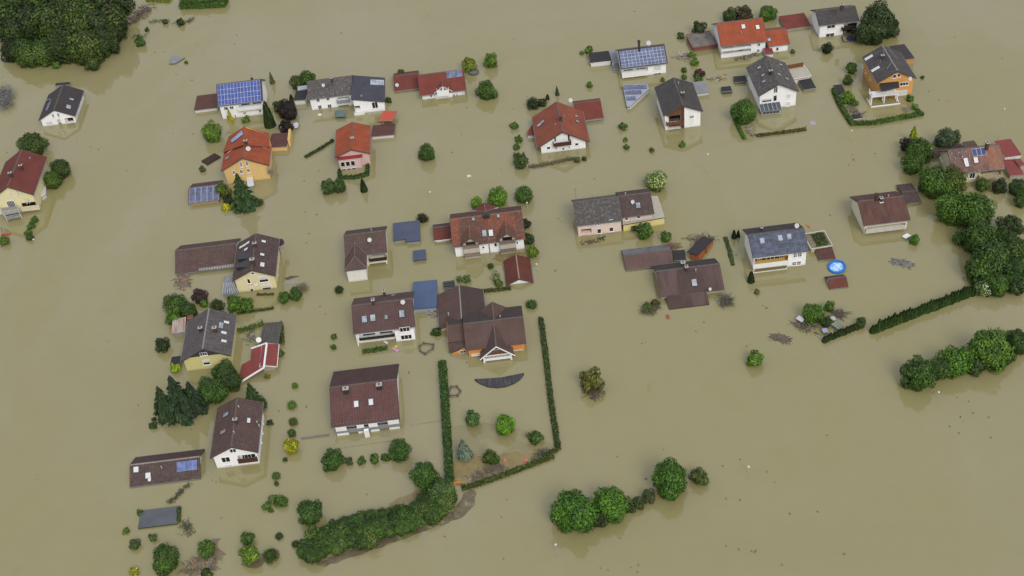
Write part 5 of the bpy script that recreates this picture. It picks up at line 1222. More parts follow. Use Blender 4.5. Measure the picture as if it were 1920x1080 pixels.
def plant(u, v, r, col, label, kind='tree', rz=1.0, up=None, name=None, cat=None, k=1.0):
    """crown seen at pixel (u, v) with pixel half width r; stands in the water"""
    sc = scale(u, v); rm = r / sc; zc = rm * rz * (up if up is not None else (.72 if kind in ('tree', 'mid') else .5))
    p = P(u, v, zc)
    src = {'tree': BIG, 'mid': MID, 'shrub': SML, 'thin': THIN, 'clip': CLIP}[kind]
    nm = name or ('broadleaf_tree' if kind in ('tree', 'mid', 'thin') else 'shrub'); ct = cat or ('tree' if nm.endswith('tree') else 'shrub')
    rot = R.uniform(0, 6.283)
    grp = GRP.get(nm, nm.replace('_', ' ') + 's standing in the flood')
    def crown(par):
        o = bpy.data.objects.new('crown' if par else nm, R.choice(src)); COL.objects.link(o)
        o.scale = (rm * R.uniform(.94, 1.06), rm * R.uniform(.9, 1.04), rm * rz * R.uniform(1.0, 1.18)); o.color = fcol(col, k); o.rotation_euler = (0, 0, rot); return o
    if kind in ('tree', 'mid', 'thin') and r > 11:
        t = thing(nm, label, ct, (p.x, p.y, 0), 0, grp)
        o = crown(True); o.parent = t; o.location = (0, 0, zc)
        tr = bpy.data.objects.new('trunk', R.choice(TRUNKS)); COL.objects.link(tr); tr.parent = t; tr.location = (0, 0, zc); tr.scale = (rm, rm, rm * rz); tr.rotation_euler = (0, 0, rot)
        return t
    o = crown(False); o.location = (p.x, p.y, zc); tag(o, label, ct, grp); return o
def conifer(base, apex, r, col, label, kind='spruce', name=None, cat='tree', group=None):
    p = P(*base); hgt = max(zz(apex, base), 1.0); rm = r / scale(*base)
    nm = name or ('conifer' if kind == 'spruce' else 'cypress')
    t = thing(nm, label, cat, p, 0, group or ('conifers standing in the flood' if kind == 'spruce' else 'clipped columnar evergreens'))
    o = bpy.data.objects.new('crown', R.choice(SPRUCE if kind == 'spruce' else CYP)); COL.objects.link(o); o.parent = t
    o.scale = (rm, rm, hgt); o.color = fcol(col); o.rotation_euler = (0, 0, R.uniform(0, 6.28)); o.location = (0, 0, -.02 * hgt)
    g = M(); g.tube((0, 0, -2), (0, 0, hgt * .93), max(.12, rm * .1), .03, 7); g.obj('trunk', BARK, t)
    return t
def hedge(pts, wpx, col, label, hgt=.7, fn=ident, dens=26, size=.2, loose=.15, name='hedge', kind=None):
    """clipped or loose hedge along a line of pixels (its top middle line)"""
    q = [P(*fn(*p), hgt * .8) for p in pts]; mid = q[len(q) // 2]; base = Vector((mid.x, mid.y, 0))
    wm = wpx / scale(*fn(*pts[len(pts) // 2])); g = M(); rr = random.Random(len(pts) * 7 + int(wpx * 10) + int(q[0].x))
    for i in range(len(q) - 1):
        a, b = q[i] - base, q[i + 1] - base; a.z = b.z = 0; d = (b - a); L = d.length; d.normalize(); s_ = Vector((-d.y, d.x, 0)); a = a - d * wm * .25; b = b + d * wm * .25; L = (b - a).length
        k = wm * .42; hh = hgt * .86
        g.hexa([a + s_ * k + Vector((0, 0, -1)), a - s_ * k + Vector((0, 0, -1)), b - s_ * k + Vector((0, 0, -1)), b + s_ * k + Vector((0, 0, -1))],
               [a + s_ * k + Vector((0, 0, hh)), a - s_ * k + Vector((0, 0, hh)), b - s_ * k + Vector((0, 0, hh)), b + s_ * k + Vector((0, 0, hh))])
        for _ in range(int(dens * L * (wm + 1.6 * hgt))):
            t = rr.random() * L; o = rr.random()
            if o < wm / (wm + 1.6 * hgt): p = a + d * t + s_ * rr.uniform(-.5, .5) * wm + Vector((0, 0, hgt + rr.gauss(0, loose))); n = Vector((rr.uniform(-.5, .5), rr.uniform(-.5, .5), 1))
            else: sg = rr.choice((-1, 1)); p = a + d * t + s_ * sg * (wm * .5 + rr.gauss(0, loose * .6)) + Vector((0, 0, rr.uniform(0, hgt))); n = s_ * sg + Vector((rr.uniform(-.4, .4), rr.uniform(-.4, .4), rr.uniform(0, .8)))
            leafquad(g, p, n, size, rr)
    o = g.obj(name, LEAF); o.location = base; o.color = fcol(col); tag(o, label, 'hedge', 'hedges standing in the flood'); return o
DG, MG, LG, YG, YL, OL = '#34482a', '#44602e', '#557336', '#6f8a34', '#969c30', '#4c5a30'
VD, PU, BG, BR_ = '#26351f', '#2a2229', '#5c6f62', '#5a5238'
# forest, upper left
for (u, v, r, c, l) in ((28, 18, 44, '#3a5228', 'lighter green treetop at the back corner of the forest, cut by the top edge'), (72, 8, 42, MG, 'broad treetop behind the forest front, cut by the top edge'),
        (120, 4, 44, '#3c5229', 'treetop in the middle of the forest cut by the top edge'), (168, 2, 42, DG, 'dark treetop cut by the top edge right of the forest middle'), (212, 2, 34, DG, 'narrow dark treetop at the upper right corner of the forest'),
        (24, 62, 30, DG, 'dark tree at the outer left corner of the forest'), (62, 48, 38, '#304427', 'dark rounded crown inside the left half of the forest'), (108, 46, 40, '#3d542c', 'mid-green crown at the centre of the forest'),
        (156, 42, 42, '#41582f', 'greyish green willow-like crown inside the forest'), (198, 44, 40, '#36492b', 'dull green crown by the forest edge facing the driftwood pile'), (24, 96, 22, VD, 'small dark tree at the waterline of the forest beside the picture edge'),
        (48, 102, 27, '#3f5a2b', 'bushy front tree at the left of the forest waterline'), (84, 98, 27, '#456130', 'light green bushy tree in the forest front row'), (122, 86, 34, DG, 'dark tall tree in the middle of the forest front row'),
        (160, 90, 36, '#45592f', 'grey-green willow leaning over the water at the forest front'), (196, 82, 28, '#33472a', 'dark tree at the right end of the forest front row')):
    plant(u, v, r, c, l, rz=1.15 if v < 70 else 1.0)
plant(106, 122, 9, '#4a6a30', 'small bright bush at the waterline in front of the forest', 'shrub'); plant(172, 118, 17, '#3c4f2c', 'pointed dark willow bush at the forest waterline', 'mid')
hedge([(345, 3), (380, 2), (418, 0)], 24, '#3e5c28', 'dense green thicket cut by the top edge right of the driftwood pile', 1.8, dens=30, size=.28, loose=.4)
hedge([(278, -2), (318, 0)], 12, '#65782f', 'yellow-green reedy patch behind the driftwood pile, cut by the top edge', .6, dens=20, loose=.3)
for (u, v, r, c, l, k) in (
    (60, 272, 24, '#3a5228', 'round dark tree directly behind the red roof at the picture edge', 'tree'), (113, 318, 19, '#364c28', 'darker tree of the two beside the big red-roofed cream house', 'tree'), (99, 337, 18, '#46622c', 'lighter green tree of the two beside the big red-roofed cream house', 'tree'),
    (397, 249, 19, '#587a34', 'light green round tree left of the yellow stepped-roof house', 'tree'), (460, 225, 8, '#5a7038', 'small green bush in front of the bright blue solar house', 'shrub'),
    (522, 200, 12, DG, 'dark green tree between the cypress and the purple tree', 'mid'), (540, 207, 20, PU, 'dark purple copper-leaved tree behind the yellow house', 'tree'), (537, 238, 13, '#241d24', 'lower dark purple bush under the copper-leaved tree', 'mid'),
    (556, 156, 15, '#414f2c', 'dull olive bush behind the near-black garage roof', 'mid'), (578, 148, 15, '#3f5c2a', 'green bush behind the lichen-grey roof', 'mid'), (728, 188, 7, DG, 'little dark shrub at the corner of the slate-blue roofed house', 'shrub'),
    (485, 380, 9, '#3b5228', 'low round shrub at the foot of the tall conifer', 'clip'), (424, 388, 10, YL, 'golden yellow shrub beside the solar shed', 'shrub'), (417, 358, 15, '#4a5f2c', 'ivy bush climbing the end of the solar shed', 'mid'), (427, 376, 11, '#2e3b22', 'dark shrub between the ivy and the golden shrub', 'shrub'),
    (379, 318, 7, '#46583a', 'tiny round tree above the solar shed', 'shrub'), (616, 352, 14, '#3f5a30', 'left half of the twin tree clump below the pink house', 'mid'), (636, 349, 14, '#3b5530', 'right half of the twin tree clump below the pink house', 'mid'),
    (800, 287, 16, '#3d5a2b', 'lone ball-shaped tree in open water between the pink house and the sprawling red roof', 'tree'), (912, 170, 19, '#405e2b', 'lone round tree beside the low red house with four solar panels', 'tree'),
    (881, 122, 14, '#6a7d35', 'yellowish flowering bush behind the four grey solar panels', 'mid'), (920, 115, 14, '#52702f', 'upright green bush farthest behind the low red house', 'mid'), (751, 135, 7, '#42592e', 'small bush behind the low red garage wing', 'shrub'), (888, 136, 0, '', '', ''),
    (999, 195, 14, '#2c3a24', 'dark clipped bush behind the sprawling red roof', 'clip'), (1016, 192, 10, '#2c3a24', 'smaller dark bush half hidden by the sprawling red roof', 'shrub'), (965, 236, 9, '#4a6a30', 'spiky little tree above the sapling row by the sprawling red house', 'shrub'),
    (972, 262, 8, '#4a6a30', 'upper small green bush in the column beside the sprawling red house', 'shrub'), (968, 276, 7, '#3f5c2b', 'second small green bush in the column beside the sprawling red house', 'shrub'), (975, 304, 14, '#3f5630', 'largest loose bush at the corner of the sprawling red house garden', 'mid'), (968, 292, 8, '#4b6038', 'sparse grey-green sapling just above the largest garden-corner bush', 'thin'),
    (1106, 160, 7, '#4d6c31', 'spiky sapling alone above the wedge-shaped solar garage', 'shrub'), (1167, 237, 9, '#46662e', 'small bush alone in the water below the wedge-shaped solar garage', 'shrub'), (1172, 262, 5, '#46642e', 'upper of two bits of a thin bush below the wedge-shaped garage', 'shrub'), (1174, 276, 6, '#46642e', 'lower of two bits of a thin bush below the wedge-shaped garage', 'shrub'),
    (1104, 94, 9, '#4a6a2e', 'bush behind the near-black flat garage', 'shrub'), (1091, 99, 5, '#4a6a2e', 'tiny bush left of the near-black flat garage', 'shrub'),
    (1395, 210, 25, '#436430', 'large bright tree at the corner of the winter garden house', 'tree'), (1310, 53, 14, '#34442a', 'dark bush behind the weathered carport', 'mid'), (1368, 30, 14, '#3c5230', 'reddish green bush behind the tall orange roof', 'mid'), (1394, 28, 17, '#413f2e', 'dull brownish bush behind the tall orange roof', 'mid'), (1440, 25, 16, '#42652c', 'bright round tree behind the orange roof near the red garage', 'tree'),
    (1296, 104, 8, '#55782e', 'bright upper bush beside the weathered carport', 'shrub'), (1303, 117, 9, '#4a6e2b', 'bright lower bush beside the weathered carport', 'shrub'), (1282, 132, 6, '#45622e', 'small bush above the purple shrub', 'shrub'), (1283, 145, 6, '#45622e', 'small bush left of the purple shrub', 'shrub'), (1311, 138, 11, '#4a2c33', 'purple-red shrub above the charcoal-roofed house', 'shrub'), (1310, 150, 10, '#46602e', 'green bush under the purple shrub', 'shrub'), (1277, 67, 8, '#3d5330', 'low bush left of the weathered carport', 'shrub'), (1243, 150, 5, '#4a6a2e', 'tiny bush below the grey solar grid house', 'shrub'), (1487, 97, 5, '#4a5f30', 'tiny bush right of the orange-roofed wing', 'shrub'),
    (1648, 40, 34, '#33482a', 'large dark round tree beside the far white house with charcoal roof', 'tree'), (1630, 62, 26, '#31452a', 'lower lobe tree leaning from the large dark round tree towards the water', 'tree'), (1666, 52, 20, '#30432a', 'darker smaller tree on the outer flank of the large dark round tree', 'tree'), (1551, 91, 11, '#222c1d', 'black-green bush alone in front of the far white house', 'mid'),
    (1597, 129, 12, '#3c5a2b', 'round bush left of the orange house wall', 'mid'), (1590, 151, 10, '#395628', 'rounder bush below the first one left of the orange house', 'mid'), (1588, 184, 13, '#557a2c', 'bright green bush inside the hedge of the orange house', 'mid'), (1602, 193, 9, '#46622c', 'dull shrub beside the bright bush inside the hedge of the orange house', 'shrub'), (1707, 185, 8, '#466a2c', 'small bush right of the white balcony frame', 'shrub'), (1716, 201, 7, '#507a2e', 'small bright bush near the end of the orange house hedge', 'shrub'), (1722, 208, 5, '#3f5a2c', 'tiny bush touching the end of the orange house hedge', 'shrub'), (1729, 145, 4, '#3f5a2c', 'tiny round bush alone right of the orange house', 'shrub'),
    (1700, 272, 14, '#2f2830', 'dark purple bush at the edge of the grove', 'mid'), (1722, 285, 25, '#3c5a2a', 'green tree in front of the golden conifer', 'tree'), (1712, 308, 20, '#405e2b', 'tree at the waterline below the golden conifer', 'tree'), (1772, 262, 20, '#46584a', 'blue-grey leaved spreading tree behind the patchy tiled roof', 'tree'), (1790, 258, 13, '#4a5c4e', 'small outer lobe tree of the blue-grey leaved pair', 'mid'),
    (1752, 342, 30, '#43642c', 'broad tree between the brown roofs of the grove', 'tree'), (1786, 338, 26, '#4a5c2c', 'olive tree overlapping the cream gable', 'tree'), (1842, 348, 13, '#46602e', 'small tree below the recessed balcony of the patchy tiled house', 'mid'), (1874, 350, 14, '#31402a', 'dark loose tree right of the recessed balcony', 'mid'), (1908, 352, 18, '#36502c', 'tree cut by the picture edge below the dark red canopies', 'tree'), (1914, 378, 14, '#3a542c', 'lower tree cut by the picture edge below the dark red canopies', 'mid'),
    (1790, 392, 34, '#466a2a', 'bright wide tree in the middle of the grove', 'tree'), (1826, 398, 34, '#41632a', 'bright wide tree right of the grove middle', 'tree'), (1892, 428, 24, '#34482a', 'dark tree right of the grove inlet', 'tree'), (1838, 446, 36, '#3f5e2b', 'green tree below the grove middle', 'tree'), (1802, 446, 16, '#42602c', 'low bush on the waterside of the grove', 'mid'), (1850, 492, 40, '#3b592a', 'largest crown in the lower grove', 'tree'), (1886, 470, 30, '#38522a', 'crown behind the largest one in the lower grove', 'tree'), (1900, 510, 28, '#34502a', 'tree at the lower right of the grove near the picture edge', 'tree'), (1868, 532, 24, '#3c5c2a', 'low tree beside the white flowering bush', 'tree'), (1908, 468, 22, '#3f5f2b', 'tree cut by the picture edge in the lower grove', 'tree'), (1908, 540, 16, '#33492a', 'last dark tree of the grove at the picture edge', 'mid'),
    (1722, 702, 33, '#3d5c2e', 'dark round tree at the lower end of the tree row by the lamp post', 'tree'), (1760, 690, 24, '#3a562c', 'middle crown behind the lamp post tree row', 'tree'), (1792, 678, 31, '#47702c', 'bright smooth tree in the middle of the row by the lamp post', 'tree'), (1828, 688, 18, '#385030', 'small dark tree in the gap of the lamp post row', 'mid'), (1856, 655, 40, '#4f7331', 'tallest yellow-tinged tree in the lamp post row', 'tree'), (1906, 640, 24, '#36502c', 'dark tree of the lamp post row cut by the picture edge', 'tree'), (1888, 668, 16, '#33472a', 'low dark bush at the upper end of the lamp post row', 'mid'),
    (1077, 960, 41, '#416a2b', 'biggest dome-shaped tree at the lower end of the three-tree strip', 'tree'), (1146, 944, 34, '#4b762e', 'middle tree of the three-tree strip', 'tree'), (1257, 898, 39, '#41692a', 'tall dome-shaped tree at the upper end of the three-tree strip', 'tree'), (1310, 893, 17, '#4a5a34', 'dull brownish shrub at the upper tip of the three-tree strip', 'mid'), (1197, 942, 13, '#3e4e30', 'dark shrub beside the middle tree of the strip', 'mid'), (1216, 930, 14, '#44543a', 'greyish shrub just below the tall dome-shaped tree', 'mid'), (1182, 954, 11, '#38482c', 'low dark shrub under the middle tree of the strip', 'shrub'), (1128, 976, 15, '#34442a', 'dark undergrowth bush between the first two trees of the strip', 'mid'),
    (1208, 435, 17, '#43632c', 'round bush in front of the pink and yellow house', 'mid'), (1248, 445, 12, '#43632c', 'smaller round bush above the long brown barn', 'mid'), (1420, 547, 6, '#5a6430', 'thin brownish sapling below the dark solar slate house', 'shrub'), (1415, 673, 17, '#557a2e', 'lone bright bush in open water below the ring of debris', 'mid'), (1403, 682, 6, '#77842e', 'yellowish tuft at the foot of the lone bright bush', 'shrub'),
    (1524, 588, 20, '#4a6f2e', 'largest tree of the flooded garden with sheds', 'tree'), (1555, 576, 11, '#44662c', 'smaller tree behind the largest one of the flooded shed garden', 'mid'), (1549, 604, 11, '#354829', 'dark bush between the garden sheds', 'mid'), (1615, 604, 11, '#3a5030', 'bush at the gap between the two hedge rows', 'mid'), (1714, 450, 10, '#4b742c', 'bright small bush beside the white slabs', 'mid'),
    (1107, 714, 23, '#5c6238', 'brownish dying bush in open water', 'mid'), (997, 571, 11, '#38562a', 'clipped ball bush beside the orange house', 'clip'), (933, 370, 20, '#547c2c', 'bright green tree behind the mottled roof', 'tree'), (983, 366, 17, '#40622f', 'darker green tree behind the corner of the mottled roof', 'tree'), (893, 381, 12, '#5d8430', 'small bright tree left behind the mottled roof', 'mid'),
    (792, 409, 11, '#232c1e', 'dark bush at the corner of the notched blue-grey roof', 'clip'), (862, 524, 9, '#55704a', 'pale sparse bush behind the barn', 'thin'), (875, 524, 10, '#4c6840', 'greener sparse tree behind the barn', 'thin'), (930, 520, 11, '#6c7f5c', 'pale grey sparse tree left of the red garden hut', 'thin'), (935, 530, 9, '#4a6038', 'dark green lower bush left of the red garden hut', 'shrub'), (920, 499, 7, '#36502a', 'flat oval bush in front of the mottled double house', 'clip'), (986, 420, 10, '#2b3a22', 'dark ivy bush on the end wall of the mottled house', 'mid'), (990, 448, 12, '#34462a', 'dark bush below the ivy on the mottled house', 'mid'), (998, 472, 12, '#5d7a2c', 'yellow-green bush behind the red garden hut', 'mid'),
    (635, 543, 9, '#263a22', 'dark round bush left of the white front wing', 'clip'), (626, 632, 6, '#46602e', 'upper of two little bushes left of the purplish brown house', 'shrub'), (626, 651, 6, '#41582c', 'lower of two little bushes left of the purplish brown house', 'shrub'), (818, 622, 10, '#33462a', 'dark bush at the foot of the barn', 'shrub'),
    (553, 723, 7, '#567a2a', 'topmost ball bush in the column beside the maroon-roofed house', 'clip'), (547, 759, 9, '#4a722a', 'second ball bush in the column beside the maroon-roofed house', 'clip'), (549, 791, 9, '#41572f', 'third duller bush in the column beside the maroon-roofed house', 'clip'), (547, 812, 9, '#3f5a2c', 'fourth bush in the column, touching the yellow shrub', 'clip'), (545, 838, 15, '#8f942a', 'bright yellow globe shrub in the column beside the maroon-roofed house', 'mid'), (534, 862, 5, '#3a4c28', 'tiny bush just below the bright yellow globe shrub', 'shrub'), (505, 793, 7, '#33452a', 'small dark bush on the wall side of the notched brown roof', 'shrub'),
    (517, 892, 8, '#41632c', 'small oval bush above the cluster of mixed shrubs', 'clip'), (518, 907, 5, '#3d5a2b', 'tiny bush between the oval bush and the mixed cluster', 'shrub'), (500, 949, 9, '#4a6a34', 'left bush of the mixed cluster', 'shrub'), (511, 936, 10, '#5b7448', 'pale middle bush of the mixed cluster', 'shrub'), (527, 940, 14, '#4a6a30', 'right flat bush of the mixed cluster', 'clip'), (508, 957, 5, '#44602e', 'lowest tuft of the mixed cluster', 'shrub'),
    (330, 572, 24, '#3c5a2c', 'upper large tree beside the rusty shed', 'tree'), (352, 582, 18, '#38522a', 'tree overlapping the upper large tree beside the rusty shed', 'tree'), (325, 596, 16, '#4a6c2c', 'lighter lower tree beside the rusty shed', 'mid'), (375, 555, 14, '#3a3038', 'dark purple-leaved bush behind the worn grey roof', 'mid'), (383, 570, 9, '#466a2c', 'green bush under the purple-leaved one', 'shrub'), (406, 574, 15, '#2f4024', 'dark dome bush touching the worn grey roof', 'clip'), (441, 570, 17, '#4a6e2c', 'left half of the bright clump in front of the cream house', 'mid'), (463, 573, 15, '#446829', 'right half of the bright clump in front of the cream house', 'mid'), (533, 557, 12, '#41632c', 'left half of the bush at the corner of the cream house', 'mid'), (554, 552, 13, '#3f5e2e', 'right half of the bush at the corner of the cream house', 'mid'),
    (305, 647, 14, '#2c3e26', 'dark umbrella-shaped tree alone left of the worn grey roof', 'mid'), (330, 690, 11, '#84a034', 'yellow-green shrub under the dark lean-to roof', 'shrub'), (420, 700, 24, '#38542c', 'large dark tree in front of the pale yellow house', 'tree'), (396, 732, 30, '#3c5c2c', 'broad green tree behind the notched brown roof', 'tree'), (432, 716, 20, '#304627', 'darker tree between the red shelter and the notched brown roof', 'tree'),
    (286, 798, 9, '#36502a', 'small leafy sapling left of the long blue-panelled garage', 'shrub'), (289, 786, 5, '#2c3a24', 'dark tuft on top of the small leafy sapling', 'shrub'), (624, 862, 22, '#3b5a2e', 'left one of the two trees joined by low bushes', 'tree'), (748, 845, 20, '#3a5a2d', 'right one of the two trees joined by low bushes', 'tree'),
    (655, 866, 9, '#46583c', 'grey-green first bush in the low row between the two trees', 'shrub'), (677, 865, 9, '#43602e', 'second bush in the low row between the two trees', 'shrub'), (702, 861, 11, '#46622f', 'third and widest bush in the low row between the two trees', 'shrub'), (722, 858, 9, '#405c2c', 'last bush in the low row, touching the right tree', 'shrub'),
    (795, 891, 28, '#3f6230', 'round dark tree beside the end of the tall clipped hedge', 'tree'), (828, 920, 26, '#4a6440', 'greyish tree at the upper end of the bushy hedge bank', 'tree'), (582, 960, 25, '#3c5a30', 'lone round tree above the bushy hedge bank', 'tree'),
    (885, 786, 17, '#46683a', 'left dull tree inside the hedged garden', 'mid'), (946, 797, 20, '#5a8a2c', 'bright green tree inside the hedged garden', 'tree'), (1003, 820, 14, '#43602f', 'right small tree inside the hedged garden', 'mid'), (919, 858, 16, '#3c5426', 'dark round bush on the sandy patch of the hedged garden', 'mid'),
    (309, 1047, 28, '#3d5a2b', 'largest lone tree in the lower left corner area', 'tree'), (388, 1028, 18, '#4a6a32', 'tree on the heap of floating wood', 'mid'), (463, 1010, 13, '#43602f', 'upper tree of the trio near the bottom', 'mid'), (467, 1042, 20, '#5a7a30', 'yellow-green tree of the trio near the bottom', 'mid'), (508, 1042, 16, '#3a5428', 'clipped ball tree of the trio near the bottom', 'clip'), (524, 1005, 8, '#34482a', 'little ball bush above the trio near the bottom', 'clip'),
    (253, 1020, 10, '#43583a', 'grey-green small tree in the lower left corner area', 'mid'), (287, 1008, 9, '#46603a', 'small shrub between the flat dark roof and the largest lone tree', 'shrub'), (236, 995, 7, '#4b6a34', 'small tilted bush left of the flat dark roof', 'shrub'), (250, 1072, 10, '#949a3c', 'yellow bush cut by the bottom edge', 'shrub'), (388, 1077, 13, '#3a5028', 'dark bush under the floating wood heap at the bottom edge', 'shrub'), (555, 1020, 8, '#33482a', 'dark clipped bush at the lower tip of the bushy hedge bank', 'clip'), (568, 1018, 8, '#41544a', 'blue-grey bush at the lower tip of the bushy hedge bank', 'shrub'),
    (526, 663, 8, '#3f5a2c', 'dark bush on the side of the red and white shelter', 'shrub'), (500, 706, 6, '#6a6c34', 'olive tuft below the red and white shelter', 'shrub'), (262, 962, 7, '#43602c', 'bush at the corner of the flat dark roof', 'shrub'),
    (1212, 575, 9, '#4d6030', 'small bush left of the sunken dark brown house', 'shrub'), (1228, 568, 9, '#4a4c34', 'brownish brush between the small bush and the sunken house', 'shrub'), (1078, 240, 0, '', '', ''), (1082, 300, 7, '#4a5c34', 'small bush at the tip of the brushwood line below the sprawling red house', 'shrub'), (1096, 298, 5, '#36452a', 'outermost tiny bush of the brushwood line', 'shrub'), (1258, 93, 0, '', '', ''), (1222, 281, 6, '#4a5c34', 'small bush below the half wooden gable house', 'shrub'), (1280, 271, 7, '#4a6632', 'low bush in front of the half wooden gable house', 'shrub'), (262, 80, 11, '#3f5c2b', 'small bush in the water right of the forest', 'shrub'), (275, 56, 5, '#36482a', 'tiny dark bush between the forest bush and the driftwood pile', 'shrub'), (338, 43, 8, '#33452a', 'low dark bush below the thicket at the top edge', 'shrub'), (310, 41, 6, '#3c4c32', 'low grey bush near the driftwood pile', 'shrub'), (349, 117, 4, '#46602e', 'tiny bush beside the sunken grey roof', 'shrub'),
    (64, 412, 8, '#42602c', 'upper bush of the slanted row by the swing frame', 'shrub'), (58, 424, 8, '#43622c', 'middle bush of the slanted row by the swing frame', 'shrub'), (53, 436, 8, '#43622c', 'lower bush of the slanted row by the swing frame', 'shrub'), (56, 445, 8, '#3f5630', 'flat bush closing the slanted row by the swing frame', 'clip'), (8, 451, 11, '#4f6a30', 'flat green bush cut by the picture edge below the swing frame', 'clip')):
    if r: plant(u, v, r, c, l, k)
# ragged outlines: the flowering ones and a dead one
def dots(o, n, h, size, rr, z0=-.1):
    g = M()
    for _ in range(n):
        d = Vector((rr.gauss(0, 1), rr.gauss(0, 1), abs(rr.gauss(0, 1)) * .9 + z0)).normalized(); leafquad(g, d * rr.uniform(.92, 1.06), d, size, rr)
    b = g.obj('blossom', plain(h, .7, .1), o); return b
t = plant(1230, 340, 20, '#5c7a40', 'round tree full of cream blossom behind the pink and yellow house', 'tree', name='flowering_tree', cat='tree')
for c in t.children:
    if c.name.startswith('crown'): dots(c, 520, '#bdbd8c', .055, R)
t = plant(1845, 543, 17, '#46682c', 'white-flowering bush at the end of the pointed thuja row', 'mid', name='flowering_shrub', cat='shrub', up=.5)
for c in t.children:
    if c.name.startswith('crown'): dots(c, 170, '#d8d8c0', .06, R)
# conifers and columns
conifer((461, 388), (445, 322), 28, '#2f4a2c', 'tall dark conifer in front of the yellow house with stepped roof')
conifer((871, 855), (872, 822), 18, '#5e7478', 'blue spruce inside the hedged garden')
conifer((345, 778), (331, 700), 37, '#28402a', 'tallest dark conifer of the group left of the notched brown roof'); conifer((316, 780), (311, 720), 27, '#2b442b', 'outer dark conifer of the group left of the notched brown roof'); conifer((370, 768), (360, 712), 27, '#263a28', 'small dark conifer between the tallest one and the broad green tree')
conifer((480, 764), (466, 716), 24, '#2f4826', 'spreading conifer behind the notched back corner of the brown roof')
conifer((1711, 268), (1707, 235), 13, '#8c9a24', 'golden yellow conifer at the edge of the grove')
conifer((511, 156), (506, 133), 6, '#4a5e34', 'slim pale conifer behind the bright blue solar house')
conifer((434, 228), (431, 200), 6, '#9aa02c', 'slim golden conifer against the bright blue solar house wall')
conifer((1045, 178), (1042, 160), 5, '#33462c', 'slim dark conifer behind the ridge of the sprawling red roof')
conifer((507, 236), (502, 188), 11, '#2c3d24', 'broad dark cypress beside the bright blue solar house', 'cyp'); conifer((549, 196), (543, 176), 6, '#2b3626', 'pointed dark evergreen above the copper-leaved tree', 'cyp')
conifer((683, 358), (681, 334), 7, '#22341f', 'single dark cypress below the pink house', 'cyp'); conifer((1408, 528), (1406, 508), 7, '#22341f', 'dark cypress at the corner of the dark solar slate house', 'cyp')
conifer((1376, 446), (1376, 430), 5, '#22331f', 'left one of two small cypresses behind the white gable wall', 'cyp'); conifer((1384, 444), (1384, 431), 4, '#22331f', 'right one of two small cypresses behind the white gable wall', 'cyp'); conifer((1027, 186), (1025, 176), 4, '#2c3a24', 'small cypress poking up behind the sprawling red roof', 'cyp'); conifer((1001, 238), (999, 226), 3, '#2c3a24', 'tiny cypress by the lean-to of the sprawling red house', 'cyp'); conifer((982, 292), (981, 284), 3, '#4a6a34', 'thin upright sapling right of the sapling column', 'cyp')
for i in range(34):
    t = i / 33; u = 1636 + (1822 - 1636) * t; v = 623 - (623 - 552) * t + R.uniform(-1, 1); hp = R.uniform(16, 23) - 4 * (i < 2)
    conifer((u, v), (u + 2, v - hp), R.uniform(5.6, 7.0), R.choice(['#2e4825', '#34502a', '#2a421f']), 'pointed dark thuja in the long straight row ending at the white-flowering bush', 'cyp', name='thuja', group='pointed thujas in the long row')
for i in range(17):
    t = i / 16; u = 1546 + (1606 - 1546) * t; v = 640 - (640 - 616) * t + R.uniform(-1, 1)
    conifer((u, v), (u + 2, v - R.uniform(8, 13)), R.uniform(4.4, 5.8), R.choice(['#2b3b24', '#334428']), 'low dark thuja in the short ragged row below the garden sheds', 'cyp', name='thuja', group='low thujas in the short row')
# hedges
hedge([(829, 679), (833, 740), (838, 820), (842, 895)], 14, '#36522a', 'tall straight clipped hedge on the maroon-roofed house side of the hedged garden', 1.3)
hedge([(1014, 596), (1022, 655), (1031, 735), (1046, 838)], 9, '#3c4c2a', 'long narrow hedge on the open-water side of the hedged garden', .7); hedge([(1044, 841), (1020, 854)], 8, '#434a2a', 'short corner piece of hedge beside the gap in the hedged garden', .6)
hedge([(1036, 854), (1000, 868), (950, 887), (905, 903), (868, 914)], 9, '#414f2a', 'slanting hedge along the lower side of the hedged garden', .6)
hedge([(1563, 166), (1576, 196), (1598, 230), (1640, 228), (1690, 219), (1729, 211)], 8, '#3e5a2b', 'L-shaped clipped hedge around the orange house garden', .8)
hedge([(1420, 253), (1470, 247), (1510, 241)], 6, '#4a4c30', 'straight brownish hedge in open water below the winter garden house', .5); hedge([(1380, 228), (1388, 244), (1396, 259)], 6, '#476830', 'short green hedge running from the large bright tree', .5)
hedge([(573, 293), (600, 278), (624, 262)], 5, '#36462a', 'thin slanting hedge running up to the pink house', .5); hedge([(636, 318), (637, 331), (665, 331), (688, 325), (689, 308)], 6, '#304827', 'U-shaped hedge around the pink house front', .8)
hedge([(890, 546), (925, 543), (956, 539)], 6, '#3f4a2a', 'low dark hedge between the barn and the red garden hut', .5); hedge([(682, 658), (705, 655), (724, 651)], 8, '#3f5a2b', 'short hedge in front of the recessed balcony of the purplish brown house', .5)
hedge([(1360, 445), (1368, 470), (1374, 495)], 8, '#3e5230', 'half-drowned hedge line left of the dark solar slate house', .25, dens=14); hedge([(447, 619), (470, 614), (492, 606)], 8, '#4d6030', 'grassy green hedge between the pale yellow house and the timber carport', .5, loose=.3); hedge([(335, 952), (334, 976)], 6, '#3c5028', 'hedge strip along the end of the flat dark roof', .5); hedge([(445, 588), (480, 582), (512, 577)], 4, '#3c4828', 'thin dark hedge below the bright clump of the cream house', .35); hedge([(527, 604), (529, 640)], 4, '#46522e', 'thin mossy hedge along the timber carport', 1.2)
hedge([(482, 552), (512, 551)], 4, '#4a4c30', 'short brown hedge in front of the cream house windows', .3, dens=14)
rr = random.Random(11)
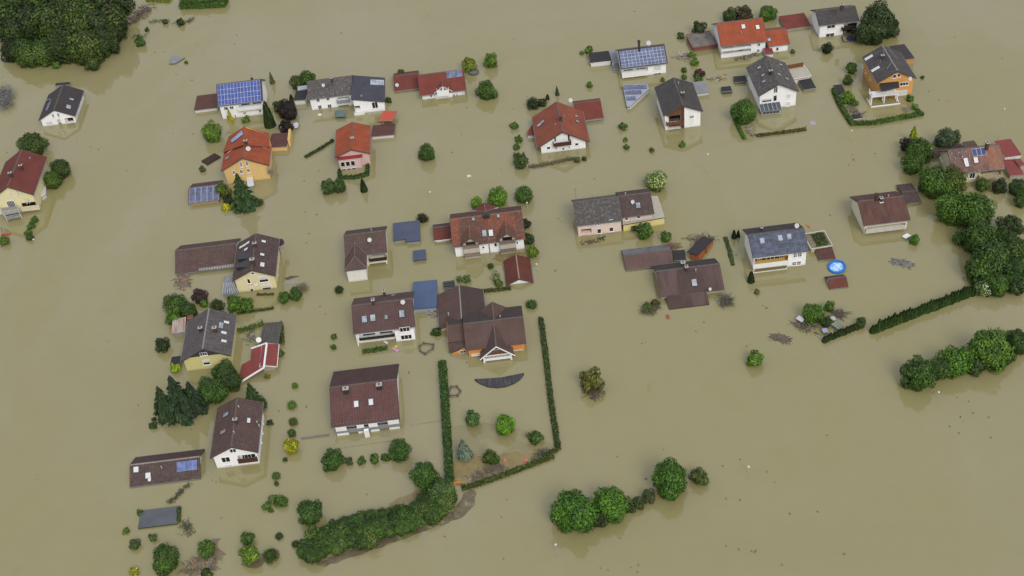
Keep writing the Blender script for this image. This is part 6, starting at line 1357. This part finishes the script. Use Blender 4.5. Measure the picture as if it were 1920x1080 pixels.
# the bushy hedge bank: one overgrown mass with many crowns
def bank(path, wpx, label, hs, cols):
    q = [P(*p, 1.0) for p in path]; base = q[len(q) // 2].copy(); base.z = 0
    t = thing('overgrown_hedge', label, 'hedge', base, 0, None)
    for k in range(len(path) - 1):
        pass
    n = 110
    for i in range(n):
        f = i / (n - 1) * (len(path) - 1); j = min(int(f), len(path) - 2); u = path[j][0] + (path[j + 1][0] - path[j][0]) * (f - j); v = path[j][1] + (path[j + 1][1] - path[j][1]) * (f - j)
        rm = (wpx * rr.uniform(.16, .36)) / scale(u, v); off = rr.uniform(-.34, .36) * wpx; zc = rm * rr.uniform(.5, .8)
        p = P(u, v + off, zc); o = bpy.data.objects.new('foliage', rr.choice(BIG if rr.random() < .5 else MID)); COL.objects.link(o); o.parent = t
        o.location = (p.x - base.x, p.y - base.y, zc); o.scale = (rm * 1.1, rm * 1.1, rm); o.rotation_euler = (0, 0, rr.uniform(0, 6)); o.color = fcol(rr.choice(cols))
bank([(570, 1030), (640, 1004), (710, 985), (770, 965), (840, 940)], 54, 'wide overgrown hedge bank curving along the lower edge of the village', 2.5, ['#3a552a', '#41602f', '#324a28', '#486434', '#3d5a30', '#526b38'])
mud('mud_bank', [(590, 1050), (640, 1036), (720, 1008), (800, 982), (850, 958), (868, 925), (882, 917), (893, 924), (890, 945), (865, 970), (790, 998), (700, 1030), (630, 1056), (600, 1064)], ident, '#5a5142', '#72664e', op=.95, seed=2)
mud('sand_patch', [(850, 865), (880, 850), (925, 855), (965, 848), (1000, 850), (985, 868), (940, 885), (900, 898), (868, 912), (851, 905)], ident, '#8d7a48', '#97855a', op=.75, seed=3, jag=1.0)
mud('sand_patch', [(728, 944), (752, 930), (792, 918), (800, 930), (770, 944), (735, 950)], ident, '#8a7450', '#928058', op=.7, seed=4)
mud('shallow_lawn', [(848, 800), (900, 792), (960, 800), (1010, 815), (1040, 838), (1015, 852), (960, 884), (900, 900), (852, 905)], ident, '#8a8156', '#93895f', z=0.003, op=.22, seed=12)
mud('rust_patch', [(930, 478), (965, 470), (985, 474), (978, 488), (940, 492), (922, 486)], ident, '#8a6a40', '#8c7850', op=.6, seed=6)
mud('mud_bank', [(340, 1072), (370, 1045), (398, 1012), (415, 1008), (408, 1024), (425, 1040), (400, 1052), (415, 1066), (360, 1084)], ident, '#6e6150', '#84745a', op=.9, seed=5)
mud('mud_bank', [(450, 1058), (480, 1040), (520, 1028), (525, 1036), (500, 1052), (480, 1068), (462, 1066)], ident, '#625a46', '#766a52', op=.85, seed=8)
mud('mud_bank', [(1085, 722), (1110, 716), (1130, 728), (1118, 746), (1100, 738)], ident, '#6b5f4c', '#75694f', op=.9, seed=9)

# ------------------------------------------------------------------ brushwood and driftwood
def twigs(name, label, pts, n, lw, cols, fn=ident, group=None, cat='driftwood', zmax=.4, th=.1, leaf=0, lc='#4a5a34', flatness=.3):
    q = [P(*fn(*p), 0) for p in pts]; c = sum(q, Vector()) / len(q); g = M()
    rr = random.Random(int(c.x * 10) + n)
    for i in range(n):
        k = rr.random() * (len(q) - 1); j = min(int(k), max(len(q) - 2, 0)); p = q[j].lerp(q[min(j + 1, len(q) - 1)], k - j) - c if len(q) > 1 else Vector((0, 0, 0))
        p = p + Vector((rr.gauss(0, lw * .35), rr.gauss(0, lw * .35), rr.uniform(0, zmax))); a = rr.uniform(0, 6.283); l = rr.uniform(.3, 1.0) * lw
        g.beam(p, p + Vector((math.cos(a) * l, math.sin(a) * l, rr.uniform(-.2, flatness) * l)), th * rr.uniform(.5, 1.3), rr.randrange(len(cols)), .02)
    for i in range(leaf):
        k = rr.random() * (len(q) - 1); j = min(int(k), max(len(q) - 2, 0)); p = q[j].lerp(q[min(j + 1, len(q) - 1)], k - j) - c if len(q) > 1 else Vector((0, 0, 0))
        leafquad(g, p + Vector((rr.gauss(0, lw * .3), rr.gauss(0, lw * .3), rr.uniform(.05, zmax + .3))), (rr.uniform(-.6, .6), rr.uniform(-.6, .6), 1), .2, rr)
        g.mi[-1] = len(cols)
    o = g.obj(name, [plain(h, .9, .25, 2.0) for h in cols] + [plain(lc, .8, .3, 2)]); o.location = c; tag(o, label, cat, group); return o
W1 = ['#5f574c', '#4c453c', '#7c7468']
twigs('driftwood_pile', 'raft of grey driftwood trunks washed up against the forest', [(238, 46), (262, 30), (278, 14)], 170, 3.0, ['#6a6055', '#574e45', '#877d70', '#5e554b'], zmax=.7, th=.24)
twigs('driftwood_pile', 'string of driftwood and leaves between the thicket and the driftwood raft', [(282, 42), (300, 40), (318, 40)], 60, 1.2, W1, leaf=60)
twigs('driftwood_pile', 'clump of branches and leaves below the thicket at the top edge', [(325, 44), (350, 43), (362, 36)], 70, 1.4, W1, leaf=90)
twigs('driftwood_pile', 'small pile of boards beside the bush right of the forest', [(245, 72), (262, 66), (273, 70)], 50, 1.6, ['#8a847c', '#5c544a', '#6f675c'], leaf=40)
twigs('dead_bush', 'leafless grey bush at the picture edge below the forest', [(8, 172), (14, 186), (10, 205)], 620, 2.6, ['#73706c', '#858380', '#62605c'], zmax=1.6, th=.07, cat='bush', flatness=.8)
twigs('brushwood_line', 'line of dead brushwood in the garden below the sprawling red house', [(994, 313), (1020, 310), (1050, 304), (1072, 298)], 330, 1.0, ['#6b5f4c', '#5a4f3f', '#7b6f5a'], leaf=140, lc='#5c5a38', zmax=.35, cat='brushwood')
twigs('brushwood_line', 'tangle of dead branches drifting at the corner of the pink long house', [(1092, 456), (1110, 455), (1125, 450), (1132, 446)], 90, 1.0, ['#5d5242', '#4c4234'], cat='brushwood', zmax=.5)
twigs('dead_bush', 'leafless brushy bush at the right corner of the sunken dark brown house', [(1358, 560), (1366, 566), (1356, 572)], 260, 1.6, ['#6b665c', '#57534b'], cat='bush', zmax=.8, th=.07, flatness=.7)
twigs('dead_bush', 'leafless grey bush at the left corner of the sunken dark brown house', [(1205, 584), (1222, 585), (1232, 574)], 190, 1.4, ['#6b6252', '#57503f'], cat='bush', zmax=.5, th=.07, leaf=50)
twigs('plank_raft', 'raft of loose planks drifting above the tilted wooden shed', [(1290, 452), (1315, 450), (1332, 447)], 60, 2.4, ['#77705f', '#5d574b', '#8b8473'], cat='planks', th=.2)
twigs('debris_heap', 'broken brown roof tiles and boards at the end of the long brown barn', [(1262, 460), (1268, 464)], 70, 1.5, ['#7a5a44', '#8d7660', '#5c5044'], cat='debris', th=.2, zmax=.3)
twigs('debris_heap', 'pale garden clutter drifting in front of the tall orange-roofed house', [(1270, 108), (1285, 104), (1288, 112)], 80, 1.6, ['#a49c8e', '#7c7468', '#b0a8a0', '#8a7468'], cat='debris', th=.2, leaf=30)
twigs('debris_heap', 'white and yellow clutter drifting beside the purple-red shrub', [(1328, 148), (1342, 150), (1356, 146)], 60, 1.2, ['#b9b4a6', '#5c5850', '#a89460', '#82807c'], cat='debris', th=.22)
twigs('debris_heap', 'grey debris along the wall of the tall orange-roofed house', [(1380, 112), (1400, 108), (1420, 102)], 80, 1.2, ['#6f685c', '#8a8478', '#5a5348'], cat='debris', th=.16, leaf=40)
twigs('debris_heap', 'pale debris below the large bright tree of the winter garden house', [(1402, 236), (1406, 250), (1412, 256)], 60, 1.2, ['#8f897c', '#a8a294', '#6d675c'], cat='debris', th=.18)
twigs('debris_heap', 'grey rubbish and brush inside the hedge corner of the orange house', [(1594, 198), (1600, 210), (1618, 216)], 110, 1.4, ['#6c655a', '#88827a', '#57514a'], cat='debris', th=.12)
twigs('debris_heap', 'grey brush drifting in the orange house garden near the hedge end', [(1694, 206), (1706, 206)], 60, 1.4, ['#8d8672', '#7a7260'], cat='debris', zmax=.1)
twigs('debris_heap', 'reddish tile rubble at the open end of the long brown garage', [(334, 518), (345, 516), (338, 530), (350, 540)], 120, 2.0, ['#7d6250', '#8c7462', '#77736a', '#5f5d58'], cat='debris', th=.26, zmax=.25)
twigs('debris_heap', 'heap of floating firewood at the bottom edge of the village', [(358, 1066), (372, 1056), (385, 1060), (398, 1052)], 200, 2.0, ['#94805f', '#7d7058', '#686050', '#77716a'], cat='debris', th=.2, zmax=.4)
twigs('debris_heap', 'grey brush stranded under the slanting hedge of the hedged garden', [(885, 896), (905, 888), (925, 882), (945, 876)], 200, 1.4, ['#6f6558', '#80766a', '#5f564b'], cat='brushwood', th=.08)
twigs('debris_heap', 'grey brush stranded at the gap corner of the hedged garden', [(1000, 862), (1012, 852), (1020, 846)], 90, 1.0, ['#6f6558', '#57504a'], cat='brushwood', th=.09, leaf=20)
twigs('brushwood_line', 'line of driftwood between the long garage and the flat dark roof', [(355, 908), (340, 922), (328, 935), (316, 944)], 110, .8, ['#55493a', '#463c30'], cat='brushwood', leaf=50)
twigs('debris_heap', 'brush tangle right of the flat dark roof', [(345, 985), (352, 990), (353, 1002)], 60, 1.6, ['#5c5648', '#4a4a3a'], cat='brushwood', leaf=30)
twigs('dead_bush', 'dry brown bush beside the bush at the corner of the cream house', [(562, 540), (574, 544)], 200, 1.2, ['#6e6656', '#7d7464'], cat='bush', zmax=.9, th=.07, flatness=.7)
twigs('debris_heap', 'wreckage of boards around the flooded garden sheds', [(1500, 608), (1510, 615), (1518, 612)], 110, 2.0, ['#5c544a', '#756c60', '#48423a'], cat='debris', th=.16)
twigs('debris_heap', 'grey brush pile behind the flooded garden sheds', [(1568, 594), (1578, 588)], 140, 1.6, ['#59514a', '#6b635a'], cat='debris', th=.1, zmax=.6)
twigs('debris_ring', 'brown debris mat with a curved rail drifting in open water', [(1450, 632), (1464, 634), (1476, 640)], 420, 1.3, ['#635a4e', '#71685b', '#565047'], cat='debris', th=.12, zmax=.1, flatness=.04)
twigs('debris_heap', 'collapsed grey fence wreck in open water below the plain brown-roofed cream house', [(1675, 490), (1692, 494), (1708, 497)], 240, 1.3, ['#6d6c68', '#5b5a57', '#84827c'], cat='debris', th=.2, zmax=.1, flatness=.04)
twigs('dead_bush', 'drowned brown twigs below the brownish dying bush', [(1104, 734), (1118, 736), (1112, 744)], 160, 1.8, ['#6a5f4e', '#5a5143'], cat='bush', zmax=.2, th=.07)
twigs('driftwood_pile', 'boards and driftwood behind the pale yellow house yard', [(458, 622), (470, 632), (480, 640)], 50, 1.6, ['#5a5a52', '#6f6e66'], cat='debris', th=.14)
twigs('driftwood_pile', 'clutter at the corner between the blue garage and the barn', [(808, 585), (815, 592)], 50, 1.4, ['#a49c94', '#8a847c', '#6a645c'], cat='debris', th=.2)
# loose bits scattered over the water
bits = [(963, 74), (290, 99), (370, 83), (330, 140), (440, 83), (444, 66), (392, 32), (308, 98), (380, 104), (360, 151), (5, 145), (75, 141), (145, 264), (170, 275), (185, 280), (14, 286), (36, 284), (323, 250), (362, 252), (238, 320), (572, 398), (594, 403), (573, 405), (598, 320), (570, 340), (595, 343), (578, 438), (424, 404), (436, 402), (865, 252), (848, 286), (940, 319), (962, 204), (987, 182), (875, 202), (1320, 605), (1305, 622), (1210, 641), (1203, 644), (1380, 478), (1438, 578), (1430, 573), (1406, 646), (1400, 650), (1388, 862), (1361, 936), (1386, 938), (1362, 1026), (1386, 1031), (1409, 1034), (1583, 1040), (1550, 816), (1437, 884), (1480, 963), (1533, 960), (1467, 1060), (1414, 1035), (1451, 905), (1795, 745), (1817, 753), (1824, 775), (1800, 783), (1806, 790), (1780, 799), (1854, 783), (1798, 812), (1857, 820), (1162, 1011), (1183, 1064), (1195, 1073), (1198, 1060), (1126, 1066), (1139, 1070), (1245, 843), (1355, 874), (1212, 898), (1157, 857), (1780, 190), (1742, 172), (1760, 188), (1600, 300), (1597, 290), (1590, 310), (1640, 288), (1557, 404), (1636, 432), (1040, 508), (1088, 470), (1048, 410), (1052, 416), (1115, 335), (834, 1007), (950, 938), (945, 1048), (940, 970), (875, 680), (768, 698), (862, 752), (688, 928), (415, 972), (405, 905), (398, 900), (421, 832), (360, 806), (310, 803), (523, 770), (575, 762), (610, 588), (575, 455), (600, 575), (640, 62), (800, 30), (1010, 30), (1190, 22), (1790, 70), (1880, 110), (250, 420), (200, 640), (260, 760), (70, 900)]
bm_ = []
for k in range(5):
    g = M(); rr = random.Random(k)
    for i in range(rr.randint(2, 5)): a = rr.uniform(0, 6.28); l = rr.uniform(.25, .7); p = Vector((rr.uniform(-.3, .3), rr.uniform(-.3, .3), .03 + .03 * i)); g.beam(p, p + Vector((math.cos(a) * l, math.sin(a) * l, .06)), rr.uniform(.08, .24), 0, .05)
    bm_.append(g.mesh('drift_debris', [plain('#7a705a', .9, .25, 2)]))
for i, (u, v) in enumerate(bits):
    o = bpy.data.objects.new('drift_debris', bm_[i % 5]); COL.objects.link(o); p = P(u, v); o.location = p; o.rotation_euler = (0, 0, R.uniform(0, 6.28)); s_ = R.uniform(.25, .65); o.scale = (s_, s_, 1)
    tag(o, 'small dark bit of driftwood floating loose on the flood water', 'driftwood', 'small bits of driftwood on the water')

# ------------------------------------------------------------------ pool, lamps, sheds, oddments
t = thing('inflatable_pool', 'round light-blue swimming pool with blue rim afloat beside the red-brown floating hut', 'pool', P(1569, 502, .1)); t.rotation_euler = (math.radians(6), math.radians(-8), 0)
rp = 17.2 / scale(1569, 502); g = M(); n = 40
for i in range(n):
    a, b = 6.28319 * i / n, 6.28319 * (i + 1) / n
    for k in range(8):
        q = lambda ang, kk: ((rp - .28 + .28 * math.cos(kk * .7854)) * math.cos(ang), (rp - .28 + .28 * math.cos(kk * .7854)) * math.sin(ang), .28 + .28 * math.sin(kk * .7854))
        g.poly([q(a, k), q(b, k), q(b, k + 1), q(a, k + 1)])
g.obj('rim', plain('#2f67b4', .35, .1), t)
g = M(); g.poly([((rp - .4) * math.cos(6.28319 * i / n), (rp - .4) * math.sin(6.28319 * i / n), .22) for i in range(n)])
m, tt, b = newmat('pool liner'); co = coords(tt); v_ = N(tt, 'ShaderNodeTexVoronoi', feature='DISTANCE_TO_EDGE'); v_.inputs['Scale'].default_value = .9; tt.links.new(co, v_.inputs['Vector'])
tt.links.new(ramp(tt, v_.outputs['Distance'], [(0, lin('#cfe2f2')), (.1, lin('#8fbde6')), (.4, lin('#6ea6dc'))]), b.inputs['Base Color']); b.inputs['Roughness'].default_value = .25
g.obj('liner', m, t)
def lamp(u, v, hgt, label, ub=None, vb=None):
    b_ = (ub, vb) if ub is not None else None
    z = zz((u, v), b_) if b_ else hgt; p = P(u, v, z)
    t = thing('street_lamp', label, 'street lamp', (p.x, p.y, 0), 0, 'street lamps standing in the flood')
    g = M(); g.tube((0, 0, -2), (0, 0, z - .1), .06, .04, 7); g.obj('pole', plain('#a4a6a2', .5, .08), t)
    g = M(); r_ = .22; ks = 5
    for k in range(ks):
        for i in range(10):
            f = lambda kk, ii: (r_ * math.sin(math.pi * kk / ks) * math.cos(.62832 * ii), r_ * math.sin(math.pi * kk / ks) * math.sin(.62832 * ii), z + .15 + r_ * .8 * math.cos(math.pi * kk / ks))
            g.poly([f(k, i), f(k, i + 1), f(k + 1, i + 1), f(k + 1, i)])
    g.obj('lamp_head', plain('#c9c9c2', .4, .03), t)
lamp(1042, 1022, 0, 'white-headed street lamp beside the biggest dome-shaped tree of the strip', 1043, 1032); lamp(1403.5, 876, 0, 'white-headed street lamp alone in open water right of the three-tree strip', 1403, 887); lamp(1760, 736, 0, 'white-headed street lamp in front of the tree row at the lower right', 1757, 747)
lamp(1327, 290, 0, 'thin street lamp in open water above the pink and yellow house', 1328, 325); lamp(1597, 246, 0, 'pale street lamp in open water below the orange house hedge', 1598, 262); lamp(988, 381, 0, 'pale street lamp at the back corner of the mottled double house', 988, 393); lamp(1006, 496, 0, 'pale street lamp beside the red garden hut', 1006, 510); lamp(806, 361, 0, 'faint street lamp in open water left of the bright green trees', 806, 372); lamp(63, 450, 0, 'thin street lamp below the slanted bush row at the picture edge', 76, 490); lamp(1883, 205, 0, 'tall thin street lamp behind the patchy tiled house', 1872, 262)
def ring(u, v, r, label, n=6, squash=1.0, pts=None):
    """rail of a drowned trampoline or pavilion"""
    q = [P(*p, .3) for p in pts] if pts else [P(u, v, .3) + Vector((math.cos(6.28319 * i / n) * r, math.sin(6.28319 * i / n) * r, 0)) for i in range(n)]
    c = sum(q, Vector()) / len(q); t = thing('drowned_rail', label, 'rail', (c.x, c.y, 0), 0, 'rails of drowned pavilions')
    g = M()
    for i in range(len(q)): g.beam(q[i] - Vector((c.x, c.y, 0)), q[(i + 1) % len(q)] - Vector((c.x, c.y, 0)), .2)
    g.obj('rail', plain('#5d5850', .8, .2), t)
    for p in q:
        g = M(); g.box(p.x - c.x - .14, p.y - c.y - .14, -1, p.x - c.x + .14, p.y - c.y + .14, .55); g.obj('post', plain('#57524a', .8, .2), t)
ring(0, 0, 0, 'brown shield-shaped wooden rail of a drowned pavilion above the tall clipped hedge', pts=[fm(760, 690), fm(792, 664), fm(868, 676), fm(862, 704), fm(802, 746), fm(764, 722)])
ring(0, 0, 0, 'brown six-sided wooden rail of a drowned pavilion beside the tall clipped hedge', pts=[fq(1004, 320), fq(1022, 288), fq(1064, 286), fq(1088, 318), fq(1066, 350), fq(1014, 352)])
# crescent of a drowned dark roof
g = M(); top = [fm(1182, 945), fm(1290, 940), fm(1400, 930), fm(1490, 912), fm(1558, 898)]; bot = [fm(1530, 938), fm(1480, 972), fm(1420, 995), fm(1350, 1004), fm(1280, 996), fm(1220, 972)]
q = [P(*p, .25) for p in top + bot]; c = sum(q, Vector()) / len(q); g.prism([(p.x - c.x, p.y - c.y, .25 + (0.2 if i < 5 else 0)) for i, p in enumerate(q)], .5, 0, 0, [(p.x, p.y) for p in q])
o = g.obj('crescent_roof', tiles('#45434a', '#8a8884', .3, contrast=.4)); o.location = (c.x, c.y, 0); tag(o, 'dark crescent-shaped roof barely above the water inside the hedged garden', 'roof')
flat('sunken_roof', 'corner of a sunken grey roof alone in open water right of the forest', 'roof', fa, [(1286, 416), (1388, 430), (1312, 476), (1268, 478)], .3, R_FELTG, '#55524c', rect=False, edge='#5a5650'); 
flat('floating_slab', 'dark brown rectangular roof slab floating left of the yellow stepped-roof house', 'slab', fg, [(278, 386), (400, 320), (444, 352), (326, 426)], .4, tiles('#46362f', amt=.2, contrast=.5), '#3a2f2a', edge='#2f2825', thick=.3)
for quad, lab, mat in (([(1362, 748), (1384, 730), (1412, 764), (1386, 792)], 'tilted garden shed with pale roof left of the largest garden tree', plain('#b9bcc0', .5, .1)), ([(1606, 800), (1640, 780), (1702, 808), (1660, 838)], 'garden greenhouse with striped pale green roof above the short thuja row', tiles('#8a9a8c', amt=.3, pitch=.6, contrast=.6)), ([(1600, 748), (1628, 740), (1646, 762), (1612, 772)], 'small pale box roof behind the striped garden greenhouse', plain('#a8a8a4', .6, .1)), ([(1540, 830), (1578, 826), (1584, 850), (1548, 862)], 'small bluish sheet roof behind the low thuja row', plain('#8d98a8', .5, .1))):
    flat('garden_shed', lab, 'shed', fn_, quad, .9 if 'tilted' in lab else .6, mat, '#4c4844', tilt=.12, group='sheds in the flooded garden')
def slabthing(name, label, cat, pts, z, mat, fn=ident, th=.12, ms=None):
    q = [P(*fn(*p), z) for p in pts]; c = sum(q, Vector()) / len(q); g = M(); g.prism([(p.x - c.x, p.y - c.y, z) for p in q], th + z + .05 if z < .2 else th, 0, 0, [(p.x, p.y) for p in q]); o = g.obj(name, mat); o.location = (c.x, c.y, 0); return tag(o, label, cat)
slabthing('float_mat', 'pink air mattress drifting at the end of the short hedge', 'air mattress', [(545, 704), (556, 696), (604, 718), (590, 734)], .12, plain('#b98aa8', .5, .1), fm)
slabthing('float_ring', 'yellow swimming toy drifting above the pink air mattress', 'swimming toy', [(566, 690), (578, 680), (592, 682), (590, 694), (574, 700)], .15, plain('#c9b430', .5, .1), fm); slabthing('float_board', 'white board drifting in front of the recessed dark balcony', 'board', [(484, 652), (500, 650), (520, 660), (510, 668)], .12, WHT, fm)
slabthing('float_board', 'pale rectangular board alone in open water in the middle of the village', 'board', fc and [(690, 1020), (722, 1014), (730, 1028), (696, 1036)], .12, plain('#c9c4ac', .6, .1), fc); slabthing('float_sheet', 'pale lilac sheet adrift near the brownish straight hedge', 'sheet', [(110, 912), (148, 908), (166, 932), (122, 938)], .06, plain('#9a96a0', .6, .08), fe)
slabthing('red_toy', 'red plastic toy drifting beside the sunken dark brown house', 'toy', [(418, 730), (438, 726), (444, 750), (424, 754)], .3, plain('#a2463c', .5, .1), fn_); slabthing('red_toy', 'pink-red plastic sheet stranded on the slanting hedge brush', 'sheet', [(1544, 812), (1570, 806), (1574, 820), (1548, 828)], .2, plain('#d0606a', .5, .1), fq); slabthing('red_toy', 'small red plastic toy on the sandy patch', 'toy', [(1396, 812), (1418, 812), (1420, 828), (1400, 830)], .15, plain('#c46a50', .5, .1), fq)
slabthing('white_boat_cover', 'white bulging sheet beside the copper-leaved tree', 'sheet', [(980, 545), (1008, 530), (1028, 545), (1018, 575), (990, 580)], .5, plain('#b9b9c4', .5, .08), fb); slabthing('corrugated_sheet', 'grey corrugated sheet adrift right of the cream house', 'sheet', [(1160, 548), (1190, 520), (1300, 500), (1285, 540), (1170, 556)], .08, plain('#8a897c', .6, .12), fk); slabthing('dark_awning', 'dark boards adrift above the grey corrugated sheet', 'boards', [(1170, 500), (1230, 478), (1300, 478), (1200, 510)], .1, plain('#57503f', .8, .2), fk)
slabthing('green_lattice', 'green lattice pergola roof in front of the lichen-grey roofed house', 'pergola', [(1332, 432), (1415, 430), (1418, 485), (1330, 488)], .8, tiles('#6f8a86', '#4c5c58', .4, pitch=.5, contrast=.6), fb); slabthing('white_disc', 'small white dish adrift in front of the lichen-grey roofed house', 'dish', [(1188, 462), (1212, 460), (1216, 472), (1192, 474)], .12, WHT, fb)
slabthing('purple_sheet', 'faint lilac sheet adrift in open water above the pair of joined houses', 'sheet', [(1412, 78), (1430, 74), (1436, 84), (1416, 90)], .05, plain('#8f8aa4', .6, .1), fb)
slabthing('playset', 'orange play frame lying at the lower corner of the hedged garden', 'frame', [(1040, 974), (1098, 970), (1098, 980), (1050, 984), (1050, 1006), (1040, 1006)], .3, plain('#c47a30', .6, .1), fq); slabthing('floating_frame', 'small orange wooden frame adrift behind the dark solar slate house', 'frame', [(1430, 78), (1452, 76), (1456, 100), (1446, 102), (1444, 86), (1432, 88)], .2, plain('#b47a4a', .7, .15), fn_)  # both pieces are open orange frames, the second one adrift
t = thing('trampoline', 'dark round trampoline rim by the flowering bush behind the low red house', 'trampoline', P(888, 135, .3)); g = M(); 
for i in range(18): a, b = 6.28319 * i / 18, 6.28319 * (i + 1) / 18; g.beam((1.35 * math.cos(a), 1.35 * math.sin(a), 0), (1.35 * math.cos(b), 1.35 * math.sin(b), 0), .22)
g.obj('rim', plain('#4c545c', .6, .1), t); g = M(); g.poly([(1.25 * math.cos(6.28319 * i / 18), 1.25 * math.sin(6.28319 * i / 18), -.06) for i in range(18)]); g.obj('mat', plain('#6c6d68', .7, .1), t)
g = M(); a, b = P(565, 823), P(618, 816); d = b - a; g.hexa([(0, -.12, -1), (d.length, -.12, -1), (d.length, .12, -1), (0, .12, -1)], [(0, -.12, .35), (d.length, -.12, .35), (d.length, .12, .35), (0, .12, .35)]); o = g.obj('garden_wall', plain('#77736e', .8, .15)); o.location = a; o.rotation_euler = (0, 0, math.atan2(d.y, d.x)); tag(o, 'low grey garden wall between the yellow globe shrub and the maroon-roofed house', 'wall')
g = M(); a, b = P(769, 797), P(826, 789); d = b - a; g.box(0, -.07, -1, d.length, .07, .1); o = g.obj('garden_wall', plain('#8a8778', .8, .15)); o.location = a; o.rotation_euler = (0, 0, math.atan2(d.y, d.x)); tag(o, 'faint top of a drowned wall between the maroon-roofed house and the tall clipped hedge', 'wall')
g = M(); a, b = P(632, 841), P(760, 823); d = b - a; g.box(0, -.06, -1, d.length, .06, .08); o = g.obj('garden_fence', plain('#8a8468', .8, .15)); o.location = a; o.rotation_euler = (0, 0, math.atan2(d.y, d.x)); tag(o, 'thin fence top just showing in front of the maroon-roofed house', 'fence')
t = thing('antenna_mast', 'thin antenna mast at the left end of the pink long house', 'antenna', P(*fi(180, 375), 4)); g = M(); g.tube((0, 0, -1), (0, 0, 3.2), .05, .03, 6); g.obj('mast', ZINC, t); g = M(); g.beam((-.5, 0, 3.0), (.5, 0, 3.0), .05); g.beam((-.35, 0, 2.7), (.35, 0, 2.7), .05); g.obj('crossbar', ZINC, t)

# ------------------------------------------------------------------ render settings
S.render.engine = 'CYCLES'; S.render.resolution_x = 1024; S.render.resolution_y = 576
S.cycles.max_bounces = 4
